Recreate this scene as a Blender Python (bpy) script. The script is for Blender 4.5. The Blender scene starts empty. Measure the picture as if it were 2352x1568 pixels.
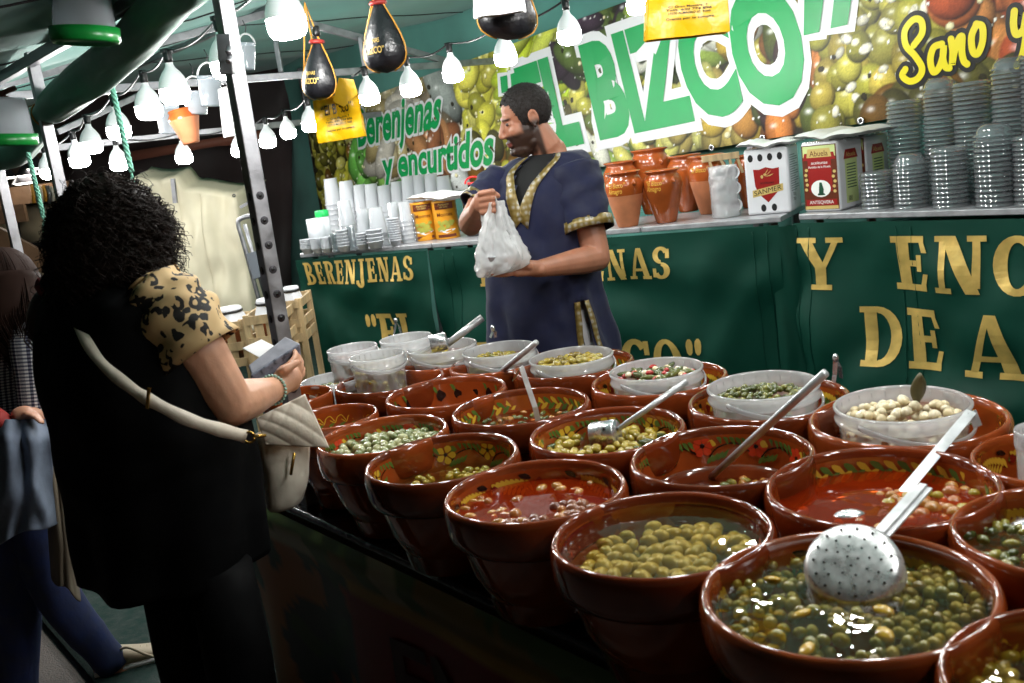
import bpy, bmesh, math, random
import numpy as np
from mathutils import Vector, Matrix, noise as mnoise
random.seed(7)
S = bpy.context.scene
C = S.collection
PI = math.pi
# ---------------------------------------------------------------- camera
PITCH, ROLL, FPX = math.radians(11.4), math.radians(7.6), 2287.0
CAM = Vector((0, 0, 1.65))
FW = Vector((0, math.cos(PITCH), -math.sin(PITCH)))
U0 = Vector((0, math.sin(PITCH), math.cos(PITCH)))
R0 = Vector((1, 0, 0))
RT = R0*math.cos(ROLL) - U0*math.sin(ROLL)
UP = R0*math.sin(ROLL) + U0*math.cos(ROLL)
cd = bpy.data.cameras.new('camera'); cam = bpy.data.objects.new('camera', cd); C.objects.link(cam)
cd.sensor_width = 36.0; cd.lens = 36.0*FPX/2352.0; cd.clip_start = .05; cd.clip_end = 500
cd.dof.use_dof = True; cd.dof.focus_distance = 3.5; cd.dof.aperture_fstop = 7.0
M = Matrix((RT, UP, -FW)).transposed().to_4x4(); M.translation = CAM
cam.matrix_world = M
S.camera = cam
# ---------------------------------------------------------------- night sky and a faint moonlike sun
w = bpy.data.worlds.new('World'); S.world = w; w.use_nodes = True
nt = w.node_tree; bg = nt.nodes['Background']
sk = nt.nodes.new('ShaderNodeTexSky'); sk.sky_type = 'NISHITA'; sk.sun_disc = False
sk.sun_elevation = math.radians(4); sk.sun_rotation = math.radians(140)
nt.links.new(sk.outputs[0], bg.inputs[0]); bg.inputs[1].default_value = 0.008
sd = bpy.data.lights.new('sun', 'SUN'); sd.energy = 0.004; sd.angle = math.radians(10); sd.color = (1, .95, .85)
so = bpy.data.objects.new('sun', sd); C.objects.link(so); so.rotation_euler = (math.radians(86), 0, math.radians(-140))
# ---------------------------------------------------------------- exposure
S.view_settings.view_transform = 'Standard'; S.view_settings.look = 'None'
S.view_settings.exposure = 0.0; S.view_settings.gamma = 1.0; S.view_settings.use_curve_mapping = False
S.render.engine = 'CYCLES'
cy = S.cycles
cy.use_denoising = True; cy.max_bounces = 5; cy.diffuse_bounces = 2; cy.glossy_bounces = 2; cy.use_adaptive_sampling = True; cy.adaptive_threshold = .03; cy.adaptive_min_samples = 16
cy.transmission_bounces = 2; cy.transparent_max_bounces = 14; cy.caustics_reflective = False; cy.caustics_refractive = False
cy.sample_clamp_indirect = 4.0; cy.use_light_tree = True
BULB = 135.0

# ---------------------------------------------------------------- small helpers
def ray(px, py):
    return RT*(px-1176) + UP*(784-py) + FW*FPX
def at(px, py, Y=None, z=None):
    d = ray(px, py)
    k = (Y-CAM.y)/d.y if Y is not None else (z-CAM.z)/d.z
    return CAM + d*k
def proj(p):
    v = Vector(p)-CAM; f = v.dot(FW)
    return 1176+v.dot(RT)/f*FPX, 784-v.dot(UP)/f*FPX
def s2l(c):
    c /= 255.0
    return c/12.92 if c <= .04045 else ((c+.055)/1.055)**2.4
def rgb(r, g, b): return (s2l(r), s2l(g), s2l(b), 1)

def mat(name, col, rough=.6, metal=0., spec=.5, var=0., vscale=8., bump=0., bscale=60., attr=False, coat=0., emit=None, estr=0., sheen=0., stretch=None):
    m = bpy.data.materials.new(name); m.use_nodes = True
    t = m.node_tree; b = t.nodes['Principled BSDF']; L = t.links.new
    b.inputs['Base Color'].default_value = col; b.inputs['Roughness'].default_value = rough
    b.inputs['Metallic'].default_value = metal; b.inputs['Specular IOR Level'].default_value = spec
    b.inputs['Coat Weight'].default_value = coat; b.inputs['Coat Roughness'].default_value = .08
    if sheen: b.inputs['Sheen Weight'].default_value = sheen
    if emit: b.inputs['Emission Color'].default_value = emit; b.inputs['Emission Strength'].default_value = estr
    src = None
    if attr:
        a = t.nodes.new('ShaderNodeAttribute'); a.attribute_name = 'Col'; src = a.outputs['Color']
        L(src, b.inputs['Base Color'])
    if var or bump:
        tc = t.nodes.new('ShaderNodeTexCoord'); co = tc.outputs['Object']
        if stretch:
            mp = t.nodes.new('ShaderNodeMapping'); mp.inputs['Scale'].default_value = stretch; L(co, mp.inputs[0]); co = mp.outputs[0]
    if var:
        n = t.nodes.new('ShaderNodeTexNoise'); n.inputs['Scale'].default_value = vscale; n.inputs['Detail'].default_value = 3
        L(co, n.inputs['Vector'])
        mr = t.nodes.new('ShaderNodeMapRange'); mr.inputs[1].default_value = .3; mr.inputs[2].default_value = .7
        mr.inputs[3].default_value = 1-var; mr.inputs[4].default_value = 1+var; L(n.outputs[0], mr.inputs[0])
        mx = t.nodes.new('ShaderNodeVectorMath'); mx.operation = 'SCALE'
        if src: L(src, mx.inputs[0])
        else: mx.inputs[0].default_value = col[:3]
        L(mr.outputs[0], mx.inputs['Scale']); L(mx.outputs[0], b.inputs['Base Color'])
        r2 = t.nodes.new('ShaderNodeMapRange'); r2.inputs[1].default_value = .3; r2.inputs[2].default_value = .7
        r2.inputs[3].default_value = max(.02, rough*(1-var)); r2.inputs[4].default_value = min(1, rough*(1+var)); L(n.outputs[0], r2.inputs[0]); L(r2.outputs[0], b.inputs['Roughness'])
    if bump:
        n2 = t.nodes.new('ShaderNodeTexNoise'); n2.inputs['Scale'].default_value = bscale; n2.inputs['Detail'].default_value = 2
        L(co, n2.inputs['Vector'])
        bp = t.nodes.new('ShaderNodeBump'); bp.inputs['Strength'].default_value = bump; bp.inputs['Distance'].default_value = .01
        L(n2.outputs[0], bp.inputs['Height']); L(bp.outputs[0], b.inputs['Normal'])
    return m

def clear_mat(name, tint, gloss=.04, rough=.03, diff=0., dcol=(1, 1, 1, 1), transl=0., ior=1.33, bump=0., bscale=20.):
    """thin clear or milky sheet: tinted see-through + fresnel gloss + a share of diffuse and translucent white"""
    m = bpy.data.materials.new(name); m.use_nodes = True
    t = m.node_tree; t.nodes.remove(t.nodes['Principled BSDF']); o = t.nodes['Material Output']; L = t.links.new
    tr = t.nodes.new('ShaderNodeBsdfTransparent'); tr.inputs[0].default_value = tint
    cur = tr.outputs[0]
    if diff:
        d = t.nodes.new('ShaderNodeBsdfDiffuse'); d.inputs[0].default_value = dcol
        mx = t.nodes.new('ShaderNodeMixShader'); mx.inputs[0].default_value = diff; L(cur, mx.inputs[1]); L(d.outputs[0], mx.inputs[2]); cur = mx.outputs[0]
    if transl:
        d = t.nodes.new('ShaderNodeBsdfTranslucent'); d.inputs[0].default_value = dcol
        mx = t.nodes.new('ShaderNodeMixShader'); mx.inputs[0].default_value = transl; L(cur, mx.inputs[1]); L(d.outputs[0], mx.inputs[2]); cur = mx.outputs[0]
    g = t.nodes.new('ShaderNodeBsdfGlossy'); g.inputs['Roughness'].default_value = rough
    fr = t.nodes.new('ShaderNodeLayerWeight'); fr.inputs[0].default_value = .5
    pw = t.nodes.new('ShaderNodeMath'); pw.operation = 'POWER'; pw.inputs[1].default_value = 4.2; L(fr.outputs['Facing'], pw.inputs[0])
    mth = t.nodes.new('ShaderNodeMath'); mth.operation = 'MULTIPLY_ADD'; mth.use_clamp = True; mth.inputs[1].default_value = .85; mth.inputs[2].default_value = gloss+((ior-1)/(ior+1))**2; L(pw.outputs[0], mth.inputs[0])
    mx = t.nodes.new('ShaderNodeMixShader'); L(mth.outputs[0], mx.inputs[0]); L(cur, mx.inputs[1]); L(g.outputs[0], mx.inputs[2])
    if bump:
        tc = t.nodes.new('ShaderNodeTexCoord'); n2 = t.nodes.new('ShaderNodeTexNoise'); n2.inputs['Scale'].default_value = bscale; L(tc.outputs['Object'], n2.inputs['Vector'])
        bp = t.nodes.new('ShaderNodeBump'); bp.inputs['Strength'].default_value = bump; bp.inputs['Distance'].default_value = .01
        L(n2.outputs[0], bp.inputs['Height']); L(bp.outputs[0], g.inputs['Normal']); L(bp.outputs[0], fr.inputs['Normal'])
    L(mx.outputs[0], o.inputs[0])
    return m

def basis(d):
    d = Vector(d).normalized(); a = Vector((0, 0, 1)) if abs(d.z) < .9 else Vector((1, 0, 0))
    x = d.cross(a).normalized(); y = x.cross(d).normalized()   # x, y span the plane across d
    return x, y, d

class MB:
    def __init__(s): s.v = []; s.f = []; s.m = []; s.uv = None; s.col = None
    def add(s, vs, fs, m=0):
        o = len(s.v); s.v += [tuple(x) for x in vs]; s.f += [tuple(i+o for i in f) for f in fs]; s.m += [m]*len(fs); return o
    def box(s, c, size, rot=None, m=0):
        hx, hy, hz = [q/2 for q in size]; c = Vector(c)
        vs = [Vector((x, y, z)) for x in (-hx, hx) for y in (-hy, hy) for z in (-hz, hz)]
        if rot is not None: vs = [rot @ q for q in vs]
        s.add([c+q for q in vs], [(0, 1, 3, 2), (4, 6, 7, 5), (0, 4, 5, 1), (2, 3, 7, 6), (0, 2, 6, 4), (1, 5, 7, 3)], m); return s
    def beam(s, a, b, w, h=None, m=0, up=(0, 0, 1)):
        a, b = Vector(a), Vector(b); d = (b-a); u = Vector(up)
        x = d.cross(u); x = x.normalized() if x.length > 1e-6 else Vector((1, 0, 0)); y = x.cross(d).normalized(); h = h or w
        q = [x*(i*w/2)+y*(j*h/2) for i, j in ((-1, -1), (1, -1), (1, 1), (-1, 1))]
        s.add([a+k for k in q]+[b+k for k in q], [(3, 2, 1, 0), (4, 5, 6, 7)]+[(i, (i+1) % 4, 4+(i+1) % 4, 4+i) for i in range(4)], m); return s
    def tube(s, path, r, n=8, m=0, cap=True, flat=None):
        P = [Vector(p) for p in path]; k = len(P); R = r if isinstance(r, (list, tuple)) else [r]*k
        T = [(P[min(i+1, k-1)]-P[max(i-1, 0)]).normalized() for i in range(k)]
        x, y, _ = basis(T[0]); vs = []
        for i in range(k):
            if i:
                x = (x-T[i]*x.dot(T[i])); x = x.normalized() if x.length > 1e-6 else basis(T[i])[0]; y = T[i].cross(x)*-1
                y = x.cross(T[i]).normalized()
            for j in range(n):
                a = 2*PI*j/n; vs.append(P[i]+x*(math.cos(a)*R[i])+y*(math.sin(a)*R[i]*(flat or 1)))
        fs = [(i*n+j, i*n+(j+1) % n, (i+1)*n+(j+1) % n, (i+1)*n+j) for i in range(k-1) for j in range(n)]
        if cap: fs += [tuple(range(n-1, -1, -1)), tuple((k-1)*n+j for j in range(n))]
        s.add(vs, fs, m); return s
    def lathe(s, prof, n=24, c=(0, 0, 0), m=0, rot=None, fn=None):
        c = Vector(c); vs = []; ring = []
        for (r, z) in prof:
            if r < 1e-6: ring.append([len(vs)]); q = Vector((0, 0, z)); vs.append(c+(rot @ q if rot is not None else q))
            else:
                ring.append(list(range(len(vs), len(vs)+n)))
                for j in range(n):
                    a = 2*PI*j/n; rr = r*(fn(a, z) if fn else 1); q = Vector((rr*math.cos(a), rr*math.sin(a), z)); vs.append(c+(rot @ q if rot is not None else q))
        fs = []
        for A, B in zip(ring[:-1], ring[1:]):
            for j in range(n):
                k = (j+1) % n
                if len(A) == 1 and len(B) == 1: continue
                if len(A) == 1: fs.append((A[0], B[k], B[j]))
                elif len(B) == 1: fs.append((A[j], A[k], B[0]))
                else: fs.append((A[j], A[k], B[k], B[j]))
        s.add(vs, fs, m); return s
    def ell(s, c, r, n=10, m=0, rot=None):
        c = Vector(c); k = max(4, n//2+1)
        r = r if isinstance(r, (list, tuple)) else (r, r, r)
        R = Matrix.Diagonal(r); R = (rot @ R) if rot is not None else R
        return s.lathe([(math.sin(PI*i/k) if 0 < i < k else 0, -math.cos(PI*i/k)) for i in range(k+1)], n, c, m, R)
    def cap(s, a, ra, b, rb, n=10, m=0):
        a, b = Vector(a), Vector(b); d = (b-a); L = d.length
        if L < 1e-6: return s.ell(a, ra, n, m)
        d /= L; P = []; R = []
        for i in range(4):
            t = PI/2*(i/3.0); P.append(a-d*ra*math.cos(t)*.999); R.append(max(ra*math.sin(t), ra*.02))
        for i in range(4):
            t = PI/2*(i/3.0); P.append(b+d*rb*math.sin(t)*.999); R.append(max(rb*math.cos(t), rb*.02))
        return s.tube(P, R, n, m)
    def quad(s, a, b, c, d, m=0): s.add([a, b, c, d], [(0, 1, 2, 3)], m); return s
    def grid(s, nu, nv, fn, m=0, keep=None, closed=False):
        o = len(s.v); w = nu if closed else nu+1
        s.v += [tuple(fn(i/nu, j/nv)) for j in range(nv+1) for i in range(w)]
        for j in range(nv):
            for i in range(nu):
                if keep and not keep((i+.5)/nu, (j+.5)/nv): continue
                k = (i+1) % w
                s.f.append((o+j*w+i, o+j*w+k, o+(j+1)*w+k, o+(j+1)*w+i)); s.m.append(m)
        return s
    def mesh(s, name, mats, smooth=True):
        me = bpy.data.meshes.new(name); me.from_pydata(s.v, [], s.f)
        for x in (mats if isinstance(mats, (list, tuple)) else [mats]): me.materials.append(x)
        me.polygons.foreach_set('material_index', s.m)
        me.polygons.foreach_set('use_smooth', [smooth]*len(s.f))
        if s.col is not None:
            a = me.color_attributes.new('Col', 'FLOAT_COLOR', 'POINT'); a.data.foreach_set('color', np.asarray(s.col, dtype=np.float32).ravel())
        if s.uv is not None:
            ul = me.uv_layers.new(name='UVMap'); li = np.zeros(len(me.loops), dtype=np.int32); me.loops.foreach_get('vertex_index', li)
            ul.data.foreach_set('uv', np.asarray(s.uv, dtype=np.float32)[li].ravel())
        me.update(); return me
    def build(s, name, mats, parent=None, smooth=True, loc=None, solid=0., bevel=0., sub=0):
        o = link(name, s.mesh(name, mats, smooth), parent)
        if loc is not None: o.location = loc
        if bevel:
            q = o.modifiers.new('b', 'BEVEL'); q.width = bevel; q.segments = 2; q.limit_method = 'ANGLE'
        if solid:
            q = o.modifiers.new('s', 'SOLIDIFY'); q.thickness = solid; q.offset = 0
        if sub:
            q = o.modifiers.new('u', 'SUBSURF'); q.levels = sub; q.render_levels = sub
        return o
def link(name, me, parent=None):
    o = bpy.data.objects.new(name, me); C.objects.link(o)
    if parent is not None: o.parent = parent; o.matrix_parent_inverse = parent.matrix_world.inverted()
    return o
def tag(o, label=None, cat=None, group=None, kind=None):
    if label: o['label'] = label
    if cat: o['category'] = cat
    if group: o['group'] = group
    if kind: o['kind'] = kind
    return o
def empty(name, loc, label, cat, group=None, rz=0.):
    o = bpy.data.objects.new(name, None); C.objects.link(o)
    o.location = loc; o.rotation_euler = (0, 0, rz); o.empty_display_size = .05
    o.matrix_world = Matrix.Translation(Vector(loc)) @ Matrix.Rotation(rz, 4, 'Z')
    return tag(o, label, cat, group)
def copy_tree(o, parent=None, Mw=None):
    c = o.copy(); C.objects.link(c)
    if parent is not None: c.parent = parent
    for ch in list(o.children): copy_tree(ch, c)
    return c
def sstep(a, b, x):
    t = min(1, max(0, (x-a)/(b-a))); return t*t*(3-2*t)
def nz(x, y=0., z=0.): return mnoise.noise(Vector((x, y, z)))
def spline(pts, n):
    P = [Vector(p) for p in pts]; out = []
    P = [P[0]*2-P[1]]+P+[P[-1]*2-P[-2]]
    for i in range(1, len(P)-2):
        for k in range(n):
            t = k/n; a, b, c, d = P[i-1:i+3]
            out.append(.5*((2*b)+(c-a)*t+(2*a-5*b+4*c-d)*t*t+(3*b-a-3*c+d)*t**3))
    out.append(P[-2]); return out
# ---------------------------------------------------------------- lettering
_tc = {}
def text_mesh(txt, offset=0., shear=0.):
    """flat triangles of a word: cap height 1, left edge 0, plus its advance width"""
    key = (txt, offset, shear)
    if key in _tc: return _tc[key]
    cu = bpy.data.curves.new('t', 'FONT'); cu.body = txt; cu.offset = offset; cu.shear = shear; cu.resolution_u = 4
    ob = bpy.data.objects.new('t', cu); C.objects.link(ob)
    bpy.context.view_layer.update()
    me = bpy.data.meshes.new_from_object(ob.evaluated_get(bpy.context.evaluated_depsgraph_get()))
    vs = [(v.co.x, v.co.y) for v in me.vertices]; fs = [tuple(p.vertices) for p in me.polygons]
    bpy.data.objects.remove(ob); bpy.data.curves.remove(cu); bpy.data.meshes.remove(me)
    _tc[key] = (vs, fs); return vs, fs
CAP = .682
def text_quad(mb, txt, quad, fn, m=0, offset=0., shear=0., base=0.):
    """word laid into a quad bl, br, tr, tl (baseline to cap height) of 2-D points; fn maps a 2-D point to space"""
    v0, _ = text_mesh(txt, 0., shear); x0 = min(v[0] for v in v0); x1 = max(v[0] for v in v0)
    vs, fs = text_mesh(txt, offset, shear); bl, br, tr, tl = [Vector((q[0], q[1])) for q in quad]; out = []
    for (x, y) in vs:
        u = (x-x0)/(x1-x0); v = y/CAP
        p = (bl*(1-u)+br*u)*(1-v)+(tl*(1-u)+tr*u)*v
        out.append(fn(p.x, p.y))
    mb.add(out, fs, m)
def text_line(mb, txt, x, y, h, fn, m=0, width=None, offset=0., shear=0., center=False):
    v0, _ = text_mesh(txt, 0., shear); x0 = min(v[0] for v in v0); x1 = max(v[0] for v in v0)
    w_ = width or (x1-x0)*h/CAP
    if center: x -= w_/2
    text_quad(mb, txt, [(x, y), (x+w_, y), (x+w_, y+h), (x, y+h)], fn, m, offset, shear)
def stroke(mb, pts, w, fn, m=0, n=6, dz=0.):
    """round-ended brush stroke along 2-D points"""
    P = spline([(p[0], p[1], 0) for p in pts], n) if len(pts) > 2 else [Vector((p[0], p[1], 0)) for p in pts]
    k = len(P); vs = []
    for i in range(k):
        t = (P[min(i+1, k-1)]-P[max(i-1, 0)]).normalized(); nn = Vector((-t.y, t.x, 0))
        wi = w if not callable(w) else w(i/(k-1))
        vs += [P[i]-nn*wi/2, P[i]+nn*wi/2]
    fs = [(2*i, 2*i+2, 2*i+3, 2*i+1) for i in range(k-1)]
    mb.add([fn(p.x, p.y) for p in vs], fs, m)
    for e, t in ((P[0], P[0]-P[1]), (P[-1], P[-1]-P[-2])):
        a0 = math.atan2(t.y, t.x); wi = (w if not callable(w) else w(0 if e is P[0] else 1))/2
        mb.add([fn(e.x, e.y)]+[fn(e.x+wi*math.cos(a0-PI/2+PI*j/6), e.y+wi*math.sin(a0-PI/2+PI*j/6)) for j in range(7)], [(0, j+1, j+2) for j in range(6)], m)
# slab-serif capitals: r = rectangle, q = quad, a = thick arc (cx, cy, rx, ry, from, to, width x, width y)
G = {
 'B': (.72, 'r 0 0 .3 .1', 'r .08 .1 .3 .9', 'r 0 .9 .3 1', 'a .3 .74 .34 .26 -90 90 .2 .11', 'a .3 .27 .42 .27 -90 90 .22 .11'),
 'E': (.68, 'r 0 0 .6 .12', 'r .09 .12 .31 .88', 'r 0 .88 .58 1', 'r .31 .45 .44 .56', 'r .44 .36 .53 .66', 'q .5 .12 .6 .12 .66 .32 .56 .32', 'q .5 .88 .58 .88 .64 .7 .54 .7'),
 'R': (.76, 'r 0 0 .36 .1', 'r .08 .1 .3 .9', 'r 0 .9 .3 1', 'a .3 .73 .38 .27 -90 90 .21 .11', 'q .34 .46 .54 .5 .74 0 .5 0', 'r .5 0 .8 .1'),
 'N': (.8, 'r 0 0 .28 .1', 'r .08 .1 .19 .9', 'r 0 .9 .3 1', 'q .1 1 .34 1 .72 0 .5 0', 'r .6 .1 .72 .9', 'r .52 .9 .82 1'),
 'J': (.55, 'r .12 .9 .52 1', 'r .22 .0 .42 .9', 'a .2 0 .22 .2 -180 0 .2 .1', 'r -.06 -.04 .12 .12'),
 'A': (.86, 'r -.02 0 .26 .1', 'r .5 0 .88 .1', 'q .08 .1 .2 .1 .44 1 .34 1', 'q .56 .1 .8 .1 .52 1 .34 1', 'r .2 .26 .62 .35'),
 'S': (.66, 'a .33 .74 .31 .26 20 270 .2 .11', 'a .33 .26 .33 .26 -160 90 .22 .11', 'r .5 .64 .64 .92', 'r .0 .06 .14 .34'),
 'Y': (.84, 'r -.02 .9 .36 1', 'r .54 .9 .86 1', 'q .06 .9 .3 .9 .52 .42 .32 .42', 'q .64 .9 .76 .9 .52 .42 .42 .42', 'r .32 .1 .52 .44', 'r .22 0 .62 .1'),
 'C': (.72, 'a .38 .5 .38 .5 40 320 .22 .12', 'r .6 .64 .73 .94', 'q .56 .22 .7 .3 .73 .26 .62 .12'),
 'U': (.8, 'r 0 .9 .34 1', 'r .52 .9 .82 1', 'r .08 .28 .29 .9', 'r .62 .28 .74 .9', 'a .41 .3 .33 .3 -180 0 .21 .12'),
 'T': (.72, 'r 0 .88 .7 1', 'r .25 .1 .46 .88', 'r .14 0 .57 .1', 'q 0 .7 .08 .7 .12 .88 0 .88', 'q .62 .7 .7 .7 .7 .88 .58 .88'),
 'I': (.42, 'r 0 0 .38 .1', 'r .08 .1 .3 .9', 'r 0 .9 .38 1'),
 'D': (.78, 'r 0 0 .34 .1', 'r .08 .1 .3 .9', 'r 0 .9 .34 1', 'a .32 .5 .44 .5 -90 90 .22 .11'),
 'O': (.8, 'a .39 .5 .39 .5 0 360 .21 .1'),
 'L': (.66, 'r 0 0 .6 .11', 'r .08 .11 .3 .9', 'r 0 .9 .38 1', 'q .48 .11 .6 .11 .64 .36 .54 .36'),
 'M': (1., 'r 0 0 .26 .1', 'r .08 .1 .18 .9', 'q .04 1 .28 1 .54 .12 .42 .12', 'q .74 1 .92 1 .54 .12 .44 .12', 'r .7 .1 .9 .9', 'r .62 0 .98 .1', 'r .74 .9 .98 1'),
 'G': (.8, 'a .39 .5 .39 .5 45 330 .22 .12', 'r .52 .06 .72 .42', 'r .44 .4 .78 .5', 'r .6 .64 .73 .94'),
 'Z': (.68, 'r .02 .88 .62 1', 'r 0 0 .64 .12', 'q 0 .12 .26 .12 .62 .88 .36 .88', 'q .56 .12 .64 .12 .64 .32 .58 .32', 'q .02 .7 .08 .7 .1 .88 .02 .88'),
}
def slab_word(emit, word, x, y, h, width, fn, m=0):
    """emit(mb) is called with one finished letter at a time"""
    mb = MB()
    tot = sum(.45 if c == ' ' else .4 if c == '"' else G[c][0]+.1 for c in word); k = width/tot; cx = x; dz = 0.
    def put(poly):
        nonlocal dz
        n_ = len(poly); mb.add([fn(cx+p[0]*k, y+p[1]*h, dz) for p in poly], [tuple(range(n_))], m); dz += .00012
    for c in word:
        if c == ' ': cx += .45*k; continue
        if c == '"':
            for q in (0, .2):
                put([(q+.08+.08*math.cos(2*PI*j/10), .86+.14*math.sin(2*PI*j/10)-.06*(1 if math.sin(2*PI*j/10) < -.5 else 0)) for j in range(10)])
            cx += .4*k; emit(mb); mb = MB(); continue
        for g in G[c][1:]:
            p = g.split(); v = [float(q) for q in p[1:]]
            if p[0] == 'r':
                nseg = max(1, int((v[3]-v[1])*h/.04)); nx = max(1, int((v[2]-v[0])*k/.05))
                for i in range(nseg):
                    for j in range(nx):
                        a, b = v[1]+(v[3]-v[1])*i/nseg, v[1]+(v[3]-v[1])*(i+1)/nseg; l, r = v[0]+(v[2]-v[0])*j/nx, v[0]+(v[2]-v[0])*(j+1)/nx
                        d0 = dz; put([(l, a), (r, a), (r, b), (l, b)]); dz = d0
                dz += .00012
            elif p[0] == 'q':
                a, b, cc, d = [(v[i], v[i+1]) for i in (0, 2, 4, 6)]; ns = max(1, int(abs(d[1]-a[1])*h/.04))
                L_ = lambda p_, q_, t: (p_[0]+(q_[0]-p_[0])*t, p_[1]+(q_[1]-p_[1])*t)
                for i in range(ns):
                    d0 = dz; put([L_(a, d, i/ns), L_(b, cc, i/ns), L_(b, cc, (i+1)/ns), L_(a, d, (i+1)/ns)]); dz = d0
                dz += .00012
            else:
                X, Y, rx, ry, a0, a1, wx, wy = v; ns = max(6, int(abs(a1-a0)/14))
                for i in range(ns):
                    q = []
                    for t, o in ((i, 0), (i+1, 0), (i+1, 1), (i, 1)):
                        a = math.radians(a0+(a1-a0)*t/ns); q.append((X+(rx-wx*o)*math.cos(a), Y+(ry-wy*o)*math.sin(a)))
                    d0 = dz; put(q); dz = d0
                dz += .00012
        cx += (G[c][0]+.1)*k; emit(mb); mb = MB()
# ================================================================ materials
GREEN = mat('green_tent_cloth', rgb(84, 142, 132), .75, var=.18, vscale=2.5, bump=.12, bscale=9, sheen=.15)
GREEN_D = mat('green_counter_cloth', rgb(0, 58, 45), .6, var=.12, vscale=3, bump=.25, bscale=6, spec=.25)
GREEN_R = mat('green_rolled_cloth', rgb(28, 116, 88), .55, var=.2, vscale=5, bump=.15, bscale=14, sheen=.3)
ALU = mat('galvanised_steel', rgb(150, 150, 154), .42, .85, var=.22, vscale=18, bump=.05, bscale=120)
STEEL = mat('stainless_steel', rgb(222, 222, 224), .26, .8, var=.15, vscale=25)
DARKM = mat('dark_metal', rgb(70, 68, 72), .5, .7, var=.3, vscale=12)
GOLD = mat('gold_foil', rgb(226, 190, 106), .36, .35, var=.2, vscale=11, bump=.5, bscale=16)
BLACKP = mat('black_plastic', rgb(16, 16, 18), .35, bump=.05, bscale=40)
WHITEP = mat('white_plastic', rgb(232, 232, 232), .35)
WOOD = mat('pine_wood', rgb(184, 158, 118), .6, var=.3, vscale=5, bump=.2, bscale=40, stretch=(6, 6, 1))
WOOD_D = mat('old_wood', rgb(112, 84, 60), .75, var=.35, vscale=4, bump=.3, bscale=30)
ASPH = mat('asphalt', rgb(92, 84, 80), .9, var=.35, vscale=60, bump=.5, bscale=150)
CARPET = mat('green_carpet', rgb(8, 42, 36), .95, var=.25, vscale=30, bump=.4, bscale=300)
NEARBLACK = mat('dark_background_cloth', rgb(26, 22, 24), .8, var=.3, vscale=2)
INKB = mat('black_print', rgb(14, 14, 14), .4)
LGREEN = mat('green_letter_print', rgb(12, 158, 84), .4, var=.06, vscale=6, bump=.08, bscale=12)
LWHITE = mat('white_letter_print', rgb(232, 232, 234), .42, bump=.08, bscale=12)
LYEL = mat('yellow_letter_print', rgb(246, 228, 40), .3)

# ================================================================ frame of the stall: T along the table, N across it towards the back
PX, PY = -.65, 2.74
T = Vector((-.606, .795, 0)).normalized(); N = Vector((T.y, -T.x, 0))
ANG_T = math.atan2(T.y, T.x)
def fr(s, k, z): return Vector((PX, PY, 0)) + T*s + N*k + Vector((0, 0, z))
def fr_px(px, py, k):
    """point of the vertical plane at offset k hit by a pixel ray -> (s, z)"""
    d = ray(px, py); o = CAM-Vector((PX, PY, 0)); t_ = (k-o.dot(N))/d.dot(N); p = CAM+d*t_
    return (p-Vector((PX, PY, 0))).dot(T), p.z

def fr_px_floor(px, py): return (at(px, py, z=0)-Vector((PX, PY, 0))).dot(N)
# ---------------------------------------------------------------- ground
mb = MB(); mb.grid(60, 60, lambda u, v: (-60+120*u, -40+120*v, .01*nz(u*90, v*90)-.012))
tag(mb.build('ground', ASPH), kind='structure')
mb = MB(); KC = fr_px_floor(140, 1480)
mb.grid(40, 60, lambda u, v: fr(-5+14*v, KC+(3.95-KC)*u, .012+.006*nz(u*9, v*20)))
tag(mb.build('carpet', CARPET, solid=.008), kind='structure')

# ---------------------------------------------------------------- tent
tent = empty('market_tent', fr(0, 0, 0), 'green canvas market tent on a square steel tube frame over the pickle stall', 'tent')
prof = [(-1.0, 2.10), (-.05, 2.25), (1.8, 2.66), (3.8, 2.70)]
def roof_z(k):
    for (a, za), (b, zb) in zip(prof[:-1], prof[1:]):
        if k <= b: return za+(zb-za)*(k-a)/(b-a)
    return prof[-1][1]
def roof(u, v):
    s, k = -3.5+11.*v, -1.+4.8*u
    sag = -.035*abs(math.sin(PI*(s-3.3)/1.65))+.018*math.sin(s*7+k*1.5+2*nz(k*2, s))*math.exp(-((k-.4)/1.)**2)+.02*nz(s*1.3, k*2.2)
    return fr(s, k, roof_z(k)+sag)
mb = MB(); mb.grid(60, 130, roof); mb.build('canopy', GREEN, tent, solid=.002)
for sv in (-1.2, .4, 2.1, 3.9, 5.6):                     # stitched seams
    mb = MB(); mb.tube([Vector(roof((i/40), (sv+3.5)/11.))-Vector((0, 0, .006)) for i in range(41)], .0035, 4)
    mb.build('seam', NEARBLACK, tent)
mb = MB(); mb.grid(110, 30, lambda u, v: fr(-3+11.4*u, 3.74+.03*nz(u*16, v*1.2)+.012*math.sin(u*55+3*nz(u*6, v)), 2.72*v))
mb.build('back_wall', GREEN, tent, solid=.002)
def post(s, k, z0, z1, tilt=(0, 0)):
    mb = MB(); mb.beam(fr(s, k, z0), fr(s+tilt[0], k+tilt[1], z1), .044, m=0, up=N); return mb
PT, PB = at(509, -15, Y=2.76), at(720, 1200, Y=2.70); PB = PB+(PB-PT)*(PB.z/(PT.z-PB.z)); PT = PT+(PT-PB)*.06
mb = MB(); mb.beam(PB, PT, .043, up=N)
p_ = mb.build('post', ALU, tent, smooth=False, bevel=.003)
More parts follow.
